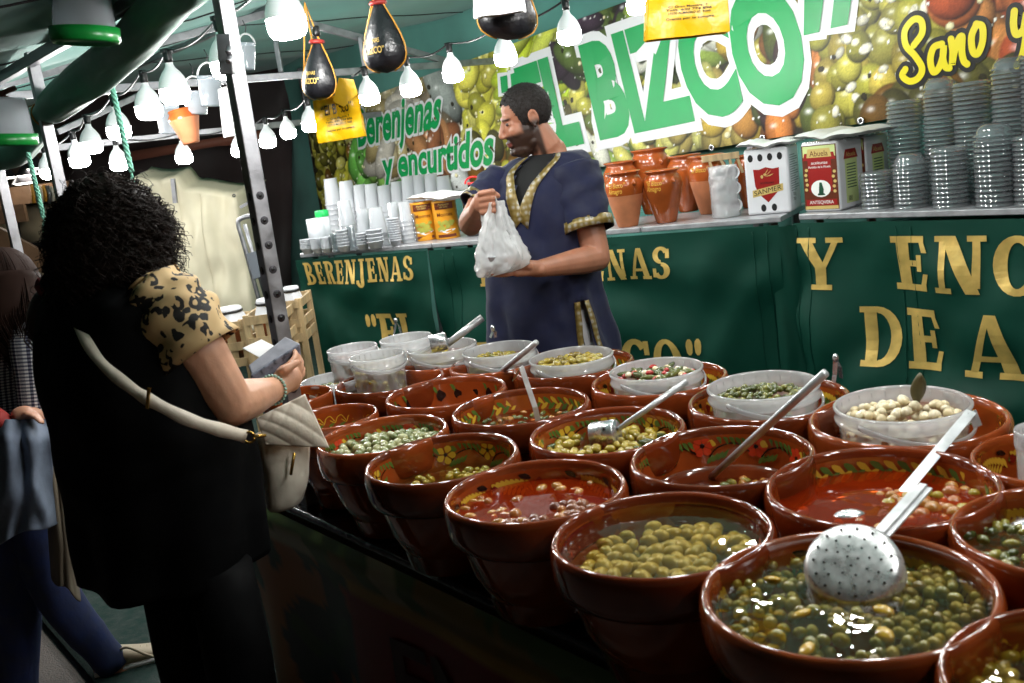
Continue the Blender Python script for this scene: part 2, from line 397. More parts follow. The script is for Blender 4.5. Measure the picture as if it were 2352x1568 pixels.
for i in range(13):                                      # row of bolt holes with worn rings
    zz = 1.59-.067*i; c = PB+(PT-PB)*(zz/PT.z)
    dv = (CAM-c); dv.z = 0; side = -T if dv.dot(-T) > abs(dv.dot(-N)) else -N
    for sd_ in (-T, -N):
        m2 = MB(); R = sd_.to_track_quat('Z', 'Y').to_matrix()
        m2.lathe([(0, .0008), (.0055, .0008), (.0055, 0)], 12, c+sd_*.0222, 0, R); m2.lathe([(.0056, .0006), (.011, .0006), (.0115, 0)], 14, c+sd_*.0222, 1, R)
        m2.build('bolt_hole', [INKB, DARKM], p_)
m2 = MB(); m2.box(at(519, 125, Y=2.69), (.035, .03, .10), Matrix.Rotation(.1, 3, 'Y')); m2.tube([at(527, 108, Y=2.66), at(523, 118, Y=2.64), at(529, 128, Y=2.66), at(524, 142, Y=2.64)], .008, 6)
m2.build('clamp_bracket', ALU, p_, smooth=False, bevel=.004)
for s in (1.84, 2.85):
    post(s, 0, 0, 2.24).build('post', ALU, tent, smooth=False, bevel=.003)
for s in (1.2, 6.6):
    post(s, 3.68, 0, 2.6).build('post', ALU, tent, smooth=False, bevel=.003)
def bar(a, b, w=.036, nm='crossbar', m=ALU):
    mb = MB(); mb.beam(a, b, w, w*1.2); return mb.build(nm, m, tent, smooth=False, bevel=.003)
for s in (3.3,):
    bar(fr(s, -.15, 2.217), fr(s, 3.66, 2.217)); bar(fr(s, 0., 2.235), fr(s, 1.8, 2.60), nm='rafter'); bar(fr(s, 1.8, 2.60), fr(s, 3.1, 2.235), nm='rafter')
    bar(fr(s-.03, 1.8, 2.24), fr(s-.03, 1.8, 2.6), .03, 'king_post'); bar(fr(s-.03, 2.4, 2.24), fr(s-.03, 2.4, 2.43), .025, 'king_post')
    for kk in (.7, 1.5, 2.3): 
        m2 = MB(); m2.beam(fr(s-.02, kk, 2.19), fr(s-.02, kk+.05, 2.19), .012, .012); m2.build('clip', STEEL, tent, smooth=False)
bar(fr(-2.5, -.02, 2.2), fr(6.2, -.02, 2.2), nm='eave_bar'); bar(fr(-2.5, 1.8, 2.62), fr(6.2, 1.8, 2.62), nm='ridge_bar')
a = at(60, 346, Y=7.3); bar(a, a+N*3.1-Vector((0, 0, .0)), .04)
a = at(131, 303, Y=7.0); bar(a, at(330, 214, Y=7.6), .034, 'rafter')
# rolled-up flap tied along the eave
pts = [(-30, 372, 4.95), (45, 340, 4.6), (100, 262, 4.25), (185, 196, 3.85), (290, 105, 3.4), (400, -10, 2.95), (470, -90, 2.7)]
path = spline([at(px, py, Y=Y) for px, py, Y in pts], 8)
mb = MB(); n_ = 28; vs = []
for i, p in enumerate(path):
    t_ = (path[min(i+1, len(path)-1)]-path[max(i-1, 0)]).normalized(); x, y, _ = basis(t_); u = i/(len(path)-1)
    pin = min(abs(u-.335)/.05, 1); pin2 = min(abs(u-.0)/.06, 1)
    for j in range(n_):
        a = 2*PI*j/n_
        r = (.056+.008*math.sin(u*3))*(.62+.38*sstep(0, 1, pin))*(.7+.3*pin2)
        r *= 1+.2*nz(math.cos(a)*1.2+u*4, math.sin(a)*1.2, u*9)+.06*math.sin(a*3+u*22)+.04*math.sin(a*7+u*40)*(1-.6*pin)
        vs.append(p+x*math.cos(a)*r+y*math.sin(a)*r*1.15)
k_ = len(path); mb.add(vs, [(i*n_+j, i*n_+(j+1) % n_, (i+1)*n_+(j+1) % n_, (i+1)*n_+j) for i in range(k_-1) for j in range(n_)])
roll = mb.build('rolled_flap', GREEN_R, tent, sub=1)
CORD = mat('orange_cord', rgb(206, 128, 40), .6); ROPE = mat('mint_rope', rgb(128, 196, 172), .7, bump=.6, bscale=260)
i0 = int(.335*(k_-1)); c0 = path[i0]; t0 = (path[i0+1]-path[i0-1]).normalized(); x, y, _ = basis(t0)
mb = MB(); mb.tube([c0+x*math.cos(a*PI/10)*.045+y*math.sin(a*PI/10)*.05 for a in range(21)], .004, 6, cap=False); mb.build('tie_cord', CORD, roll)
for (a, b, Y) in (((253, 180), (302, 395), 3.7), ((64, 350), (100, 500), 4.4)):
    A, B = at(*a, Y=Y), at(*b, Y=Y-.1); mb = MB()
    for q in range(3):
        mb.tube([A.lerp(B, i/40)+Vector((.006*math.cos(i*.8+q*2.1), .006*math.sin(i*.8+q*2.1), 0)) for i in range(41)], .0055, 5)
    for q in range(5): mb.tube([B, B+Vector((random.uniform(-.02, .02), 0, -.05-.03*random.random()))], .003, 4)
    mb.build('hanging_rope', ROPE, tent)
# forked wooden prop end at the left edge
RUST = mat('rusty_iron', rgb(96, 48, 34), .7, .3, var=.3)
tg = empty('forked_pole', at(-60, 235, Y=4.0), 'rusty forked pole end poking in at the left edge under the canopy', 'pole'); mb = MB()
A = at(-120, 218, Y=4.0); mb.beam(A, at(6, 218, Y=4.0), .03); mb.beam(at(4, 214, Y=4.), at(36, 201, Y=4.), .018); mb.beam(at(4, 222, Y=4.), at(46, 235, Y=4.), .018); mb.beam(at(3, 208, Y=4), at(5, 228, Y=4), .024)
mb.build('fork', RUST, tg, smooth=False, bevel=.003)

# ---------------------------------------------------------------- banner with printed pickles and lettering
BK = 3.65
def ban(s, z, dz=0.): 
    w_ = .025*nz(s*.9, z*1.1)+.012*nz(s*2.6+5, z*1.5)
    return fr(s, BK+w_-dz, z)
def bpx(px, py): return fr_px(px, py, BK)
banner = empty('printed_banner', fr(3, BK, 1.4), 'long printed banner of olives and pickles with green and yellow lettering on the back wall', 'banner')
def _edge(pa, pb):
    (s1, z1), (s2, z2) = bpx(*pa), bpx(*pb); k = (z2-z1)/(s2-s1); return lambda s: z1+(s-s1)*k
ztop, zbot = _edge((874, 212), (1348, 36)), _edge((1506, 362), (1978, 283))
SL, SR = bpx(716, 360)[0], bpx(2420, 150)[0]
GW, GH = 1050, 170
ss = SL+(SR-SL)*(1-(1-np.linspace(0, 1, GW))**1.0)
img = np.zeros((GH, GW, 3)); rs = np.random.RandomState(4)
uu = np.linspace(0, 1, GW)[None, :].repeat(GH, 0); vv = np.linspace(0, 1, GH)[:, None].repeat(GW, 1)
LEN = abs(SL-SR); ASP = 1.02/LEN
def srgb_lin(c): return np.array([s2l(q) for q in c])
def put_ell(u, v, a, b, ang, col, hl=.5, holes=0):
    """one printed olive: photographed shading is part of the print"""
    du = max(a, b); i0, i1 = int((u-du/LEN)*GW), int((u+du/LEN)*GW)+2; j0, j1 = int((v-du/1.02)*GH), int((v+du/1.02)*GH)+2
    i0, j0, i1, j1 = max(0, i0), max(0, j0), min(GW, i1), min(GH, j1)
    if i1 <= i0 or j1 <= j0: return
    X = (uu[j0:j1, i0:i1]-u)*LEN; Y = (vv[j0:j1, i0:i1]-v)*1.02
    x = (X*math.cos(ang)+Y*math.sin(ang))/a; y = (-X*math.sin(ang)+Y*math.cos(ang))/b; r2 = x*x+y*y
    zc = np.sqrt(np.clip(1-r2, 0, 1)); gx = (X*-.45+Y*.75)/max(a, b)
    sh = np.clip(.06+.82*zc**1.3+.42*gx, .04, 1.2); c = srgb_lin(col)[None, None, :]*sh[..., None]
    hx = ((X+.30*a*.7)/(.20*min(a, b)))**2+((Y-.38*b)/(.13*min(a, b)))**2; c = c+(hl*np.exp(-hx))[..., None]
    msk = np.clip((1-r2)*6, 0, 1)[..., None]; S_ = img[j0:j1, i0:i1]; img[j0:j1, i0:i1] = S_*(1-msk)+c*msk
img[:] = srgb_lin((30, 28, 20))
def fu(px, py=200): return (bpx(px, py)[0]-SL)/(SR-SL)
def field(u0, u1, v0, v1, n, size, asp, cols, hl=.4, ang=None):
    for _ in range(n):
        c = cols[rs.randint(len(cols))]; q = rs.uniform(.8, 1.2); a = size*q*asp; b = size*q
        put_ell(rs.uniform(u0, u1), rs.uniform(v0, v1), a, b, rs.uniform(0, PI) if ang is None else rs.normal(ang, .35), np.array(c)*rs.uniform(.8, 1.12), hl)
OLI = [(206, 196, 84), (186, 180, 62), (214, 206, 110), (166, 162, 58)]; DRK = [(96, 92, 36), (120, 84, 30), (70, 66, 30)]
GRN = [(120, 188, 88), (150, 202, 96), (96, 160, 70)]; BIG = [(148, 142, 52), (166, 158, 66), (132, 128, 46), (158, 140, 58)]
TOM = [(186, 96, 48), (206, 112, 58), (168, 74, 38), (196, 128, 66)]
field(fu(700), fu(850), 0, 1, 420, .075, 1.5, OLI+OLI+DRK); field(fu(790), fu(960), 0, .5, 90, .12, 1.7, GRN, ang=1.2)
field(fu(840), fu(1050), .3, 1, 120, .12, 2.2, [(206, 192, 150), (176, 158, 110), (188, 182, 170), (150, 130, 84)], .3, ang=.4)
field(fu(1000), fu(1140), 0, .9, 70, .13, 2.4, [(205, 208, 205), (178, 186, 180), (196, 190, 178), (120, 108, 90)], .35, ang=-.5)
field(fu(930), fu(1010), .1, .5, 18, .10, 2.2, [(150, 96, 64), (128, 80, 58), (168, 120, 80)])
field(fu(1060), fu(1180), .35, 1, 80, .1, 1.35, OLI+OLI); field(fu(1060), fu(1180), 0, .4, 40, .1, 1.3, OLI+DRK)
field(fu(1165), fu(1330), .5, 1, 70, .085, 3.0, [(200, 214, 60), (184, 204, 52), (214, 222, 92)], .4, ang=.5)
field(fu(1250), fu(1480), 0, .75, 75, .075, 1.5, OLI+DRK+GRN); field(fu(1300), fu(1700), .55, 1, 80, .085, 2.4, [(120, 140, 58), (72, 90, 40), (214, 214, 198), (90, 108, 52), (58, 44, 56)], .5)
field(fu(1290), fu(1560), 0, .35, 45, .06, 2.2, [(110, 130, 54), (206, 206, 190), (186, 180, 92), (86, 96, 44)], .5, ang=-.8)
field(fu(1480), fu(1720), 0, .4, 40, .1, 1.45, [(196, 192, 112), (178, 172, 88), (166, 148, 78)], .45, ang=1.3)
field(fu(1600), fu(1900), 0, .8, 46, .1, 1.3, [(166, 140, 52), (196, 138, 62), (120, 76, 34), (188, 176, 70)], .4)
field(fu(1760), fu(1960), 0, .55, 26, .085, 1.8, [(202, 124, 60), (120, 56, 30), (86, 96, 40), (60, 40, 40)], .45, ang=1.4)
for _ in range(2): field(fu(1880), fu(2250), 0, 1, 75, .092, 1.08, BIG, .35)
field(fu(1900), fu(2200), .05, 1, 34, .024, 1.5, [(236, 230, 206)], .2)
field(fu(2170), fu(2500), .05, 1, 60, .115, 1.15, TOM, .4); field(fu(1850), fu(2400), 0, .12, 26, .1, 1.2, DRK)
for _ in range(150):          # pits, stalk ends and pale specks of the photographed fruit
    u_, v_ = rs.uniform(0, 1), rs.uniform(.02, .98); q = rs.uniform(.010, .022); put_ell(u_, v_, q*1.2, q, rs.uniform(0, PI), (40, 36, 18) if rs.rand() < .6 else (226, 216, 170), 0.)
for _ in range(500): put_ell(rs.uniform(0, 1), rs.uniform(0, 1), rs.uniform(.004, .012), rs.uniform(.003, .008), rs.uniform(0, PI), (250, 248, 236), .6)
gx_ = rs.standard_normal((GH, GW, 1)); img *= 1+.10*gx_; low = rs.standard_normal((12, 80)); img *= 1+.16*np.kron(low, np.ones((GH//12+1, GW//80+1)))[:GH, :GW, None]*np.clip(np.abs(np.sin(uu*90+vv*7)), .2, 1)[..., None]
mb = MB(); vs = []
for j in range(GH):
    v = j/(GH-1)
    for i in range(GW): 
        s = ss[i]; vs.append(ban(s, zbot(s)+(ztop(s)-zbot(s))*v))
mb.v = [tuple(p) for p in vs]; mb.f = [(j*GW+i, j*GW+i+1, (j+1)*GW+i+1, (j+1)*GW+i) for j in range(GH-1) for i in range(GW-1)]; mb.m = [0]*len(mb.f)
mb.col = np.concatenate([np.clip(img*1.55, 0, 1).reshape(-1, 3), np.ones((GW*GH, 1))], 1)
VINYL = mat('printed_vinyl', (1, 1, 1, 1), .42, attr=True, bump=.06, bscale=8, spec=.3)
mb.build('printed_sheet', VINYL, banner)
def bq(quad): return [bpx(*q) for q in quad]
def letters(txt, quad, off_in, off_out, lift=.004, mi=LGREEN, mo=LWHITE, nm='lettering'):
    q = bq(quad)
    a = MB(); text_quad(a, txt, q, lambda s, z: ban(s, z, lift), 0, off_out); a.build(nm, mo, banner)
    a = MB(); text_quad(a, txt, q, lambda s, z: ban(s, z, lift*2), 0, off_in); a.build(nm, mi, banner)
letters('EL BIZCO', [(1228, 340), (1862, 205), (1800, -40), (1187, 168)], .05, .125)
letters('Berenjenas', [(826, 334), (1008, 289), (1020, 198), (818, 254)], .03, .085)
letters('y encurtidos', [(886, 410), (1132, 374), (1138, 290), (880, 350)], .03, .085)
for poly in ([(1848, -70), (1848, 81), (1884, 73), (1902, -70)], [(1925, -70), (1910, 65), (1949, 56), (1968, -70)], [(1148, 176), (1153, 214), (1168, 209), (1164, 172)], [(1172, 170), (1176, 208), (1190, 203), (1187, 165)]):
    c = Vector((sum(p[0] for p in poly)/4, sum(p[1] for p in poly)/4)); big = poly[0][0] > 1500; o_ = 16 if big else 8
    P2 = [Vector(p)+Vector((math.copysign(o_, p[0]-c.x), math.copysign(o_, p[1]-c.y))) for p in poly]
    a = MB(); a.add([ban(*bpx(*p), .005) for p in P2], [(0, 1, 2, 3)]); a.build('lettering', LWHITE, banner)
    a = MB(); a.add([ban(*bpx(*p), .0105) for p in poly], [(0, 1, 2, 3)]); a.build('lettering', LGREEN, banner)
D4 = lambda x, y: ((2900+x/2.119)/1.694, (y/2.119)/1.694)
script = [[(1400, 372), (1468, 270), (1462, 172), (1400, 160), (1330, 250), (1336, 370), (1410, 460), (1462, 560), (1430, 640), (1360, 668), (1302, 622), (1328, 568)],
          [(1625, 360), (1560, 390), (1530, 490), (1550, 590), (1595, 560), (1632, 460), (1640, 372), (1632, 480), (1650, 550), (1680, 560)],
          [(1700, 320), (1712, 420), (1705, 530), (1722, 440), (1758, 330), (1790, 300), (1786, 420), (1800, 500), (1826, 528)],
          [(1908, 200), (1868, 300), (1876, 420), (1916, 440), (1958, 340), (1958, 220), (1908, 196)],
          [(2225, 90), (2218, 200), (2240, 280), (2300, 240), (2330, 100), (2320, 300), (2290, 450), (2240, 540)]]
sc_ = (bpx(2100, 100)[0]-bpx(2200, 100)[0])/100/3.59
for wpx, mm, lf in ((128, INKB, .003), (54, LYEL, .0075)):
    a = MB()
    for qi, st in enumerate(script):
        stroke(a, [bpx(*D4(*p)) for p in st], wpx*abs(sc_), lambda s, z, qi=qi, lf=lf: ban(s, z, lf+qi*.0005), 0, 8)
    a.build('lettering', mm, banner)
for px, py in ((1756, 316), (1978, 277), (1640, 338), (1520, 352), (1120, 140)):
    c = ban(*bpx(px, py), .014); R = (-N).to_track_quat('Z', 'Y').to_matrix(); a = MB()
    a.lathe([(.011, 0), (.018, .003), (.02, 0)], 14, c, 0, R); a.lathe([(0, .0005), (.011, .0005)], 14, c, 1, R); a.build('eyelet', [STEEL, INKB], banner)
# ================================================================ back counters
CZ = 1.10
TOPST = mat('brushed_steel_top', rgb(196, 196, 200), .32, .55, var=.15, vscale=20)
def cpt(px, py): return at(px, py, z=CZ)
L0, L1 = cpt(688, 582), cpt(1793, 497)
dL = (L1-L0).normalized(); LL = (L1-L0).length
def along(px):
    """distance from L0 along the left counters' front edge where a pixel column meets it"""
    d = ray(px, 540); d.z = 0; nrm = Vector((d.y, -d.x, 0)); return (CAM-L0).dot(nrm)/dL.dot(nrm)
R0p = cpt(1834, 492); R1p = R0p - T*2.1
nB = Vector((-dL.y, dL.x, 0)); nB = nB if nB.y > 0 else -nB
def make_counter(name, a, b, back, label, folds, seamp=None, words=(), depth=.6, split=None, amp=1.):
    d = (b-a).normalized(); L_ = (b-a).length; ang = math.atan2(d.y, d.x)
    root = empty(name, (a.x, a.y, 0), label, 'counter', 'cloth fronted counters along the back of the stall')
    for u0, u1 in (((0, L_),) if not split else ((0, split-.005), (split+.005, L_))):
        mb = MB(); c = a+d*(u0+u1)/2+back*depth/2; mb.box((c.x, c.y, CZ-.014), (u1-u0, depth, .028), Matrix.Rotation(ang, 3, 'Z'))
        mb.build('steel_top', TOPST, root, smooth=False, bevel=.004)
    for q in (.06, L_-.06):
        for e in (.08, depth-.06):
            p = a+d*q+back*e; mb = MB(); mb.beam((p.x, p.y, 0), (p.x, p.y, CZ-.037), .035); mb.build('leg', ALU, root, smooth=False)
    sd = folds*7.3
    def cloth(s, z, dz=0.):
        h = (CZ-.03-z)
        wv = amp*(.010+.03*h)*math.sin(s*9+sd+2.2*nz(s*1.5, z*.9+sd))*sstep(0, .25, h)*.8+.09*h*nz(s*1.1+sd, z*.8)+.03*sstep(0, .2, h)*nz(s*4.2, z*2.2+sd)
        wv += amp*sstep(.02, .3, h)*(.030*math.sin(5*s+8*z+3*nz(s*1.3+sd, z*1.7))+.018*math.sin(15*s-9*z+4*nz(s*2+sd, z*2)))*(.4+.6*abs(nz(s*1.1, z*1.3+sd))*2); p = a+d*s-back*(.05+dz-wv); p.z = z; return p
    mb = MB(); n1 = max(20, int(L_*42)); mb.grid(n1, 46, lambda u, v: cloth(L_*u, .03+(CZ-.066)*v)); mb.build('cloth_front', GREEN_D, root)
    for sx in (seamp or ()):
        mb = MB()
        for e in (0, .07): mb.tube([cloth(sx+e+.006*nz(i*.3), .06+(CZ-.12)*i/40, .002) for i in range(41)], .0028, 5)
        mb.build('seam', GREEN_D, root)
    for (wd, s0, z0, h, wdt) in words:
        slab_word(lambda q: q.build('gold_letter', GOLD, root), wd, s0, z0, h, wdt, lambda s, z, dz: cloth(s, z, .004+dz))
    return root
sa = [0., along(989), along(1472), LL]
def zz_at(px, py, pa=L0, d=dL):
    dd = ray(px, py); nn = Vector((-d.y, d.x, 0)); k = (pa-CAM).dot(nn)/dd.dot(nn); p = CAM+dd*k; return (p-pa).dot(d), p.z
a0, zb = zz_at(716, 652); a1, zt = zz_at(962, 582); q0, zq = zz_at(843, 712); _, z2 = zz_at(900, 800)
make_counter('cloth_counter', L0, L0+dL*(sa[1]-.01), nB, 'green cloth counter holding the cup stacks, gold lettering at far left end', 1,
             None, [('BERENJENAS', a0, zb, zt-zb, a1-a0), ('"EL', q0, zq-.27, .25, .42)])
m0, zb = zz_at(1112, 655); m1, zt = zz_at(1552, 560); o0, zo = zz_at(1070, 770); o1, zo1 = zz_at(1625, 768)
make_counter('cloth_counter', L0+dL*sa[1], L1, nB, 'long green cloth counter behind the vendor, under the clay pots and white tin', 2, [.1, along(1735)-sa[1]],
             [('BERENJENAS', m0-sa[1], zb, zt-zb, m1-m0), ('"EL BIZCO"', o0-sa[1], zo1-.27, .27, o1-o0)], split=sa[2]-sa[1], amp=.9)
y0, zy0 = zz_at(1857, 658, R0p, -T); y1, zy1 = zz_at(1947, 541, R0p, -T)
e0, ze0 = zz_at(2064, 662, R0p, -T); e1, ze1 = zz_at(2283, 536, R0p, -T); kk = (e1-e0)/(.78+.84)
d0, zd0 = zz_at(1993, 833, R0p, -T); d1, zd1 = zz_at(2170, 709, R0p, -T); l0, _ = zz_at(2233, 833, R0p, -T)
tot = lambda w_: sum(.45 if c == ' ' else G[c][0]+.1 for c in w_)
make_counter('cloth_counter', R0p, R1p, N, 'green cloth counter at right under the clear lid stacks, large gold capitals', 4, [.02, .55],
             [('Y', y0, zy0, zy1-zy0, (y1-y0)*1.1), ('ENCURTIDOS', e0, ze0, ze1-ze0, kk*tot('ENCURTIDOS')), ('DE', d0, zd0, zd1-zd0, (d1-d0)*1.06), ('ALMAGRO', l0, zd0, zd1-zd0, kk*tot('ALMAGRO')*1.02)])

br_ = bpy.data.objects['cloth_counter.002'] if 'cloth_counter.002' in bpy.data.objects else None
ea, eb = L1-nB*.035-dL*.05, R0p-N*.04-T*.03
mb = MB(); mb.grid(14, 40, lambda u, v: ea.lerp(eb, u)+(-nB*(.02*math.sin(PI*u)+.03*nz(u*2, v*3)*math.sin(PI*u)))*1.+Vector((0, 0, .03+(CZ-.075)*v-CZ)))
mb.build('cloth_fold', GREEN_D, br_)
# ================================================================ front display table
TZ = .72
table = empty('display_table', fr(0, .55, 0), 'long display table under black plastic sheet carrying the clay bowls', 'table')
SHEET = mat('black_table_sheet', rgb(22, 20, 25), .22, var=.3, vscale=6, bump=.5, bscale=22)
def e_front(px, py): 
    p = at(px, py, z=TZ); r = p-Vector((PX, PY, 0)); return r.dot(T), r.dot(N)
fk = e_front(1100, 1362)[1]; S_END = e_front(545, 1062)[0]
mb = MB(); mb.grid(130, 40, lambda u, v: fr(-3.2+(S_END+3.2)*u, fk+1.30*v, TZ+.006*nz(u*30, v*9)+.004*nz(u*80, v*24)))
mb.build('plastic_sheet', SHEET, table)
mb = MB(); mb.box(fr((S_END-3.2)/2, fk+.65, TZ-.035), (S_END+3.2, 1.29, .03), Matrix.Rotation(ANG_T, 3, 'Z')); mb.build('tabletop', WOOD_D, table, smooth=False)
mb = MB(); mb.tube([fr(-3.2+(S_END+3.2)*i/30, fk-.006, TZ+.004*nz(i*.7)) for i in range(31)], .011, 8); mb.build('edge_roll', SHEET, table)
for s in (-2.6, -1.1, S_END-.1):
    for k in (.12, 1.15):
        mb = MB(); mb.beam(fr(s, fk+k, 0), fr(s, fk+k, TZ-.05), .04); mb.build('leg', DARKM, table, smooth=False)
# printed skirt: painted fruit and a red panel with outlined capitals
skm = mat('printed_skirt', (1, 1, 1, 1), .5, attr=True, bump=.1, bscale=12)
SKW = S_END+3.21; mb = MB(); nu, nv = 150, 30; cols = []
def skirt(u, v):
    s = -3.2+SKW*u; z = .10+.60*v
    return fr(s, fk-.022-.03*(1-v)*(math.sin(s*11)+.6*nz(s*4, z))-.02*sstep(.8, .95, v)*(1-sstep(.95, 1, v)), z)
mb.grid(nu, nv, skirt)
for j in range(nv+1):
    for i in range(nu+1):
        s = -3.2+SKW*i/nu; v = j/nv; n1 = nz(s*3, v*2); n2 = nz(s*6+9, v*4)
        if v > .86: c = (150, 140, 110) if n1 > .2 else ((70, 90, 40) if n1 > -.1 else (120, 96, 40))
        elif s < -.35: c = (120, 20, 20) if v < .8 else (160, 120, 40)
        else: c = (40, 60, 36) if n2 > .15 else ((150, 90, 40) if n1 > .2 else ((140, 50, 30) if n1 < -.25 else (36, 44, 44)))
        cols.append(rgb(*c))
mb.col = cols; sk_ = mb.build('printed_skirt', skm, table)
mb = MB()
text_line(mb, 'ENCURTIDOS', 0, .30, .20, lambda s, z: Vector(skirt(((-.55-s)+3.2)/SKW, (z-.10)/.60))-N*.006, 0, 1.9, .02)
mb.build('skirt_lettering', mat('dark_red_print', rgb(58, 8, 10), .5), table)
# ================================================================ glazed clay bowls
CLAY = mat('glazed_clay', rgb(132, 56, 22), .11, var=.34, vscale=9, coat=.6, bump=.06, bscale=14)
CLAYS = [CLAY]+[mat('glazed_clay', rgb(*q), r_, var=.34, vscale=v_, coat=.6, bump=.08, bscale=b_) for q, r_, v_, b_ in (((122, 48, 18), .08, 6, 11), ((140, 62, 24), .10, 12, 18), ((114, 48, 20), .09, 5, 9))]
CLAY_IN = mat('glazed_clay_inside', rgb(154, 68, 26), .1, var=.3, vscale=7, coat=.6, bump=.04, bscale=10)
PAINTS = [mat('paint_yellow', rgb(214, 170, 52), .25), mat('paint_green', rgb(86, 112, 46), .25), mat('paint_red', rgb(206, 62, 30), .25), mat('paint_black', rgb(30, 16, 12), .25), mat('paint_dark_red', rgb(118, 26, 18), .2)]
BH = .25; RIM = TZ+BH+.002
OUT = [(0, .02), (.25, 0), (.28, .01), (.30, .05), (.355, .38), (.405, .62), (.425, .66), (.47, .68), (.49, .71), (.497, .78), (.5, .88), (.497, .95), (.488, .985), (.476, 1.), (.464, .992), (.456, .97), (.452, .93)]
INN = [(.452, .93), (.445, .82), (.425, .62), (.39, .4), (.33, .22), (.26, .13), (0, .10)]
def inner_r(h):
    for (r0, h0), (r1, h1) in zip(INN[:-1], INN[1:]):
        if h1 <= h <= h0: return r1+(r0-r1)*(h-h1)/(h0-h1+1e-9)
    return .452
LINER = [random.random() for _ in range(64)]
def decorate(root, kind, D, rot):
    mb = MB(); n0 = 0
    def P(a, h, lift):
        h = .06+h if h < .84 else .90+(h-.84)*.25
        r = inner_r(h)*D-.0012-lift
        return Vector((r*math.cos(a+rot), r*math.sin(a+rot), h*BH))
    R_ = .42*D
    lay = [0.]
    def petal(a, h, la, lb, ang, m):
        lay[0] += .000015; c, s_ = math.cos(ang), math.sin(ang); vs = []
        for j in range(9):
            t = 2*PI*j/9; x, y = la*math.cos(t), lb*math.sin(t)*(1.25 if math.cos(t) > 0 else .8)
            vs.append(P(a+(x*c-y*s_)/R_, h+(x*s_+y*c)/BH, lay[0]))
        mb.add(vs, [tuple(range(9))], m)
    def line(pts, w_, m):
        lay[0] += .000015; l0 = lay[0]
        stroke(mb, pts, w_, lambda x, y: P(x/R_, y/BH, l0), m, 4)
    k = D/.38*1.2
    circ = 2*PI*R_
    if kind == 'wheat':
        n = 46
        for i in range(n):
            a = 2*PI*i/n
            petal(a, .80+.006*math.sin(i), .0135*k, .0042*k, .75, i % 2); petal(a+.05, .745, .0135*k, .0042*k, -.75, 1-i % 2)
    elif kind in ('flower_y', 'flower_r'):
        n = 9; fc = 0 if kind == 'flower_y' else 2; npet = 5 if fc == 0 else 6
        for i in range(n):
            a = 2*PI*i/n; hh = .77+.02*math.sin(i*2.1)
            for j in range(npet):
                t = 2*PI*j/npet+i; petal(a+.0125*k*math.cos(t)/R_, hh+.0125*k*math.sin(t)/BH, .0085*k, .0062*k, t, fc)
            petal(a, hh, .004*k, .004*k, 0, 3)
            a2 = a+PI/n
            x0, y0 = a2*R_, .77*BH
            line([(x0-.035*k, y0-.012), (x0-.01*k, y0+.006), (x0+.02*k, y0-.002), (x0+.035*k, y0-.02)], .0026*k, 3)
            for j in range(5):
                petal(a2-(.028-.011*j)*k/R_, .80+.012*j, .012*k, .0032*k, 1.0+.1*j, 1); 
                if j < 4: petal(a2+(.008+.009*j)*k/R_, .70-.012*j, .010*k, .003*k, -.9, 1)
            petal(a2+.03*k/R_, .80, .008*k, .006*k, .4, 0 if fc else 1)
    elif kind == 'zigzag':
        nn = 96; lay[0] += .00002
        vs = []; 
        for i in range(nn): vs += [P(2*PI*i/nn, .70, lay[0]), P(2*PI*i/nn, .90, lay[0])]
        mb.add(vs, [(2*i, 2*((i+1) % nn), 2*((i+1) % nn)+1, 2*i+1) for i in range(nn)], 4)
        for h in (.70, .90): line([(circ*i/72, h*BH) for i in range(73)], .0035, 3)
        line([(circ*i/60, (.72+.16*(i % 2))*BH) for i in range(61)], .0028, 3)
        for i in range(0, 30): petal(2*PI*(i*2+1.)/60, .755, .007*k, .006*k, 0, 2)
    elif kind == 'comb':
        n = 10
        for i in range(n):
            a = 2*PI*i/n
            for j in range(8):
                petal(a+.009*k*j/R_, .74+.018*j-.0015*j*j, .0125*k*(1-.04*j), .0035*k, 1.15-.05*j, 0)
                petal(a+(.012+.008*j)*k/R_, .70+.010*j, .009*k, .003*k, -1.0, 0 if i % 2 else 1)
            petal(a+.09*k/R_, .83, .013*k, .006*k, .6, 3); petal(a+.088*k/R_, .82, .006*k, .004*k, .6, 1); petal(a-.02*k/R_, .76, .008*k, .008*k, 0, 4)
    elif kind == 'wave':
        line([(circ*i/90, (.80+.05*math.sin(i/90*2*PI*14))*BH) for i in range(91)], .0028*k, 0)
        for i in range(14):
            for j in range(4): petal(2*PI*(i+.75)/14+(j-2)*.012, .745+.012*j, .013*k, .0032*k, .5+.25*j, 1)
            petal(2*PI*(i+.25)/14, .83, .010*k, .004*k, 0, 4)
    elif kind == 'ball':
        for i in range(18):
            a = 2*PI*i/18; petal(a, .74, .013*k, .013*k, 0, 3); petal(a, .745, .0105*k, .0105*k, 0, 4); petal(a+.004, .755, .003*k, .003*k, 0, 0)
            for j in range(3): petal(a+.10+(j-1)*.015, .80+.03*j, .012*k, .0034*k, 1.1, 1)
    elif kind == 'scroll':
        for i in range(22):
            a = 2*PI*i/22*R_; line([(a, .76*BH), (a+.01, .82*BH), (a+.022, .80*BH), (a+.03, .74*BH), (a+.042, .77*BH)], .003*k, 0)
            petal(a/R_+.08, .72, .012*k, .004*k, -.5, 1)
    mb.build('painted_garland', PAINTS, root)

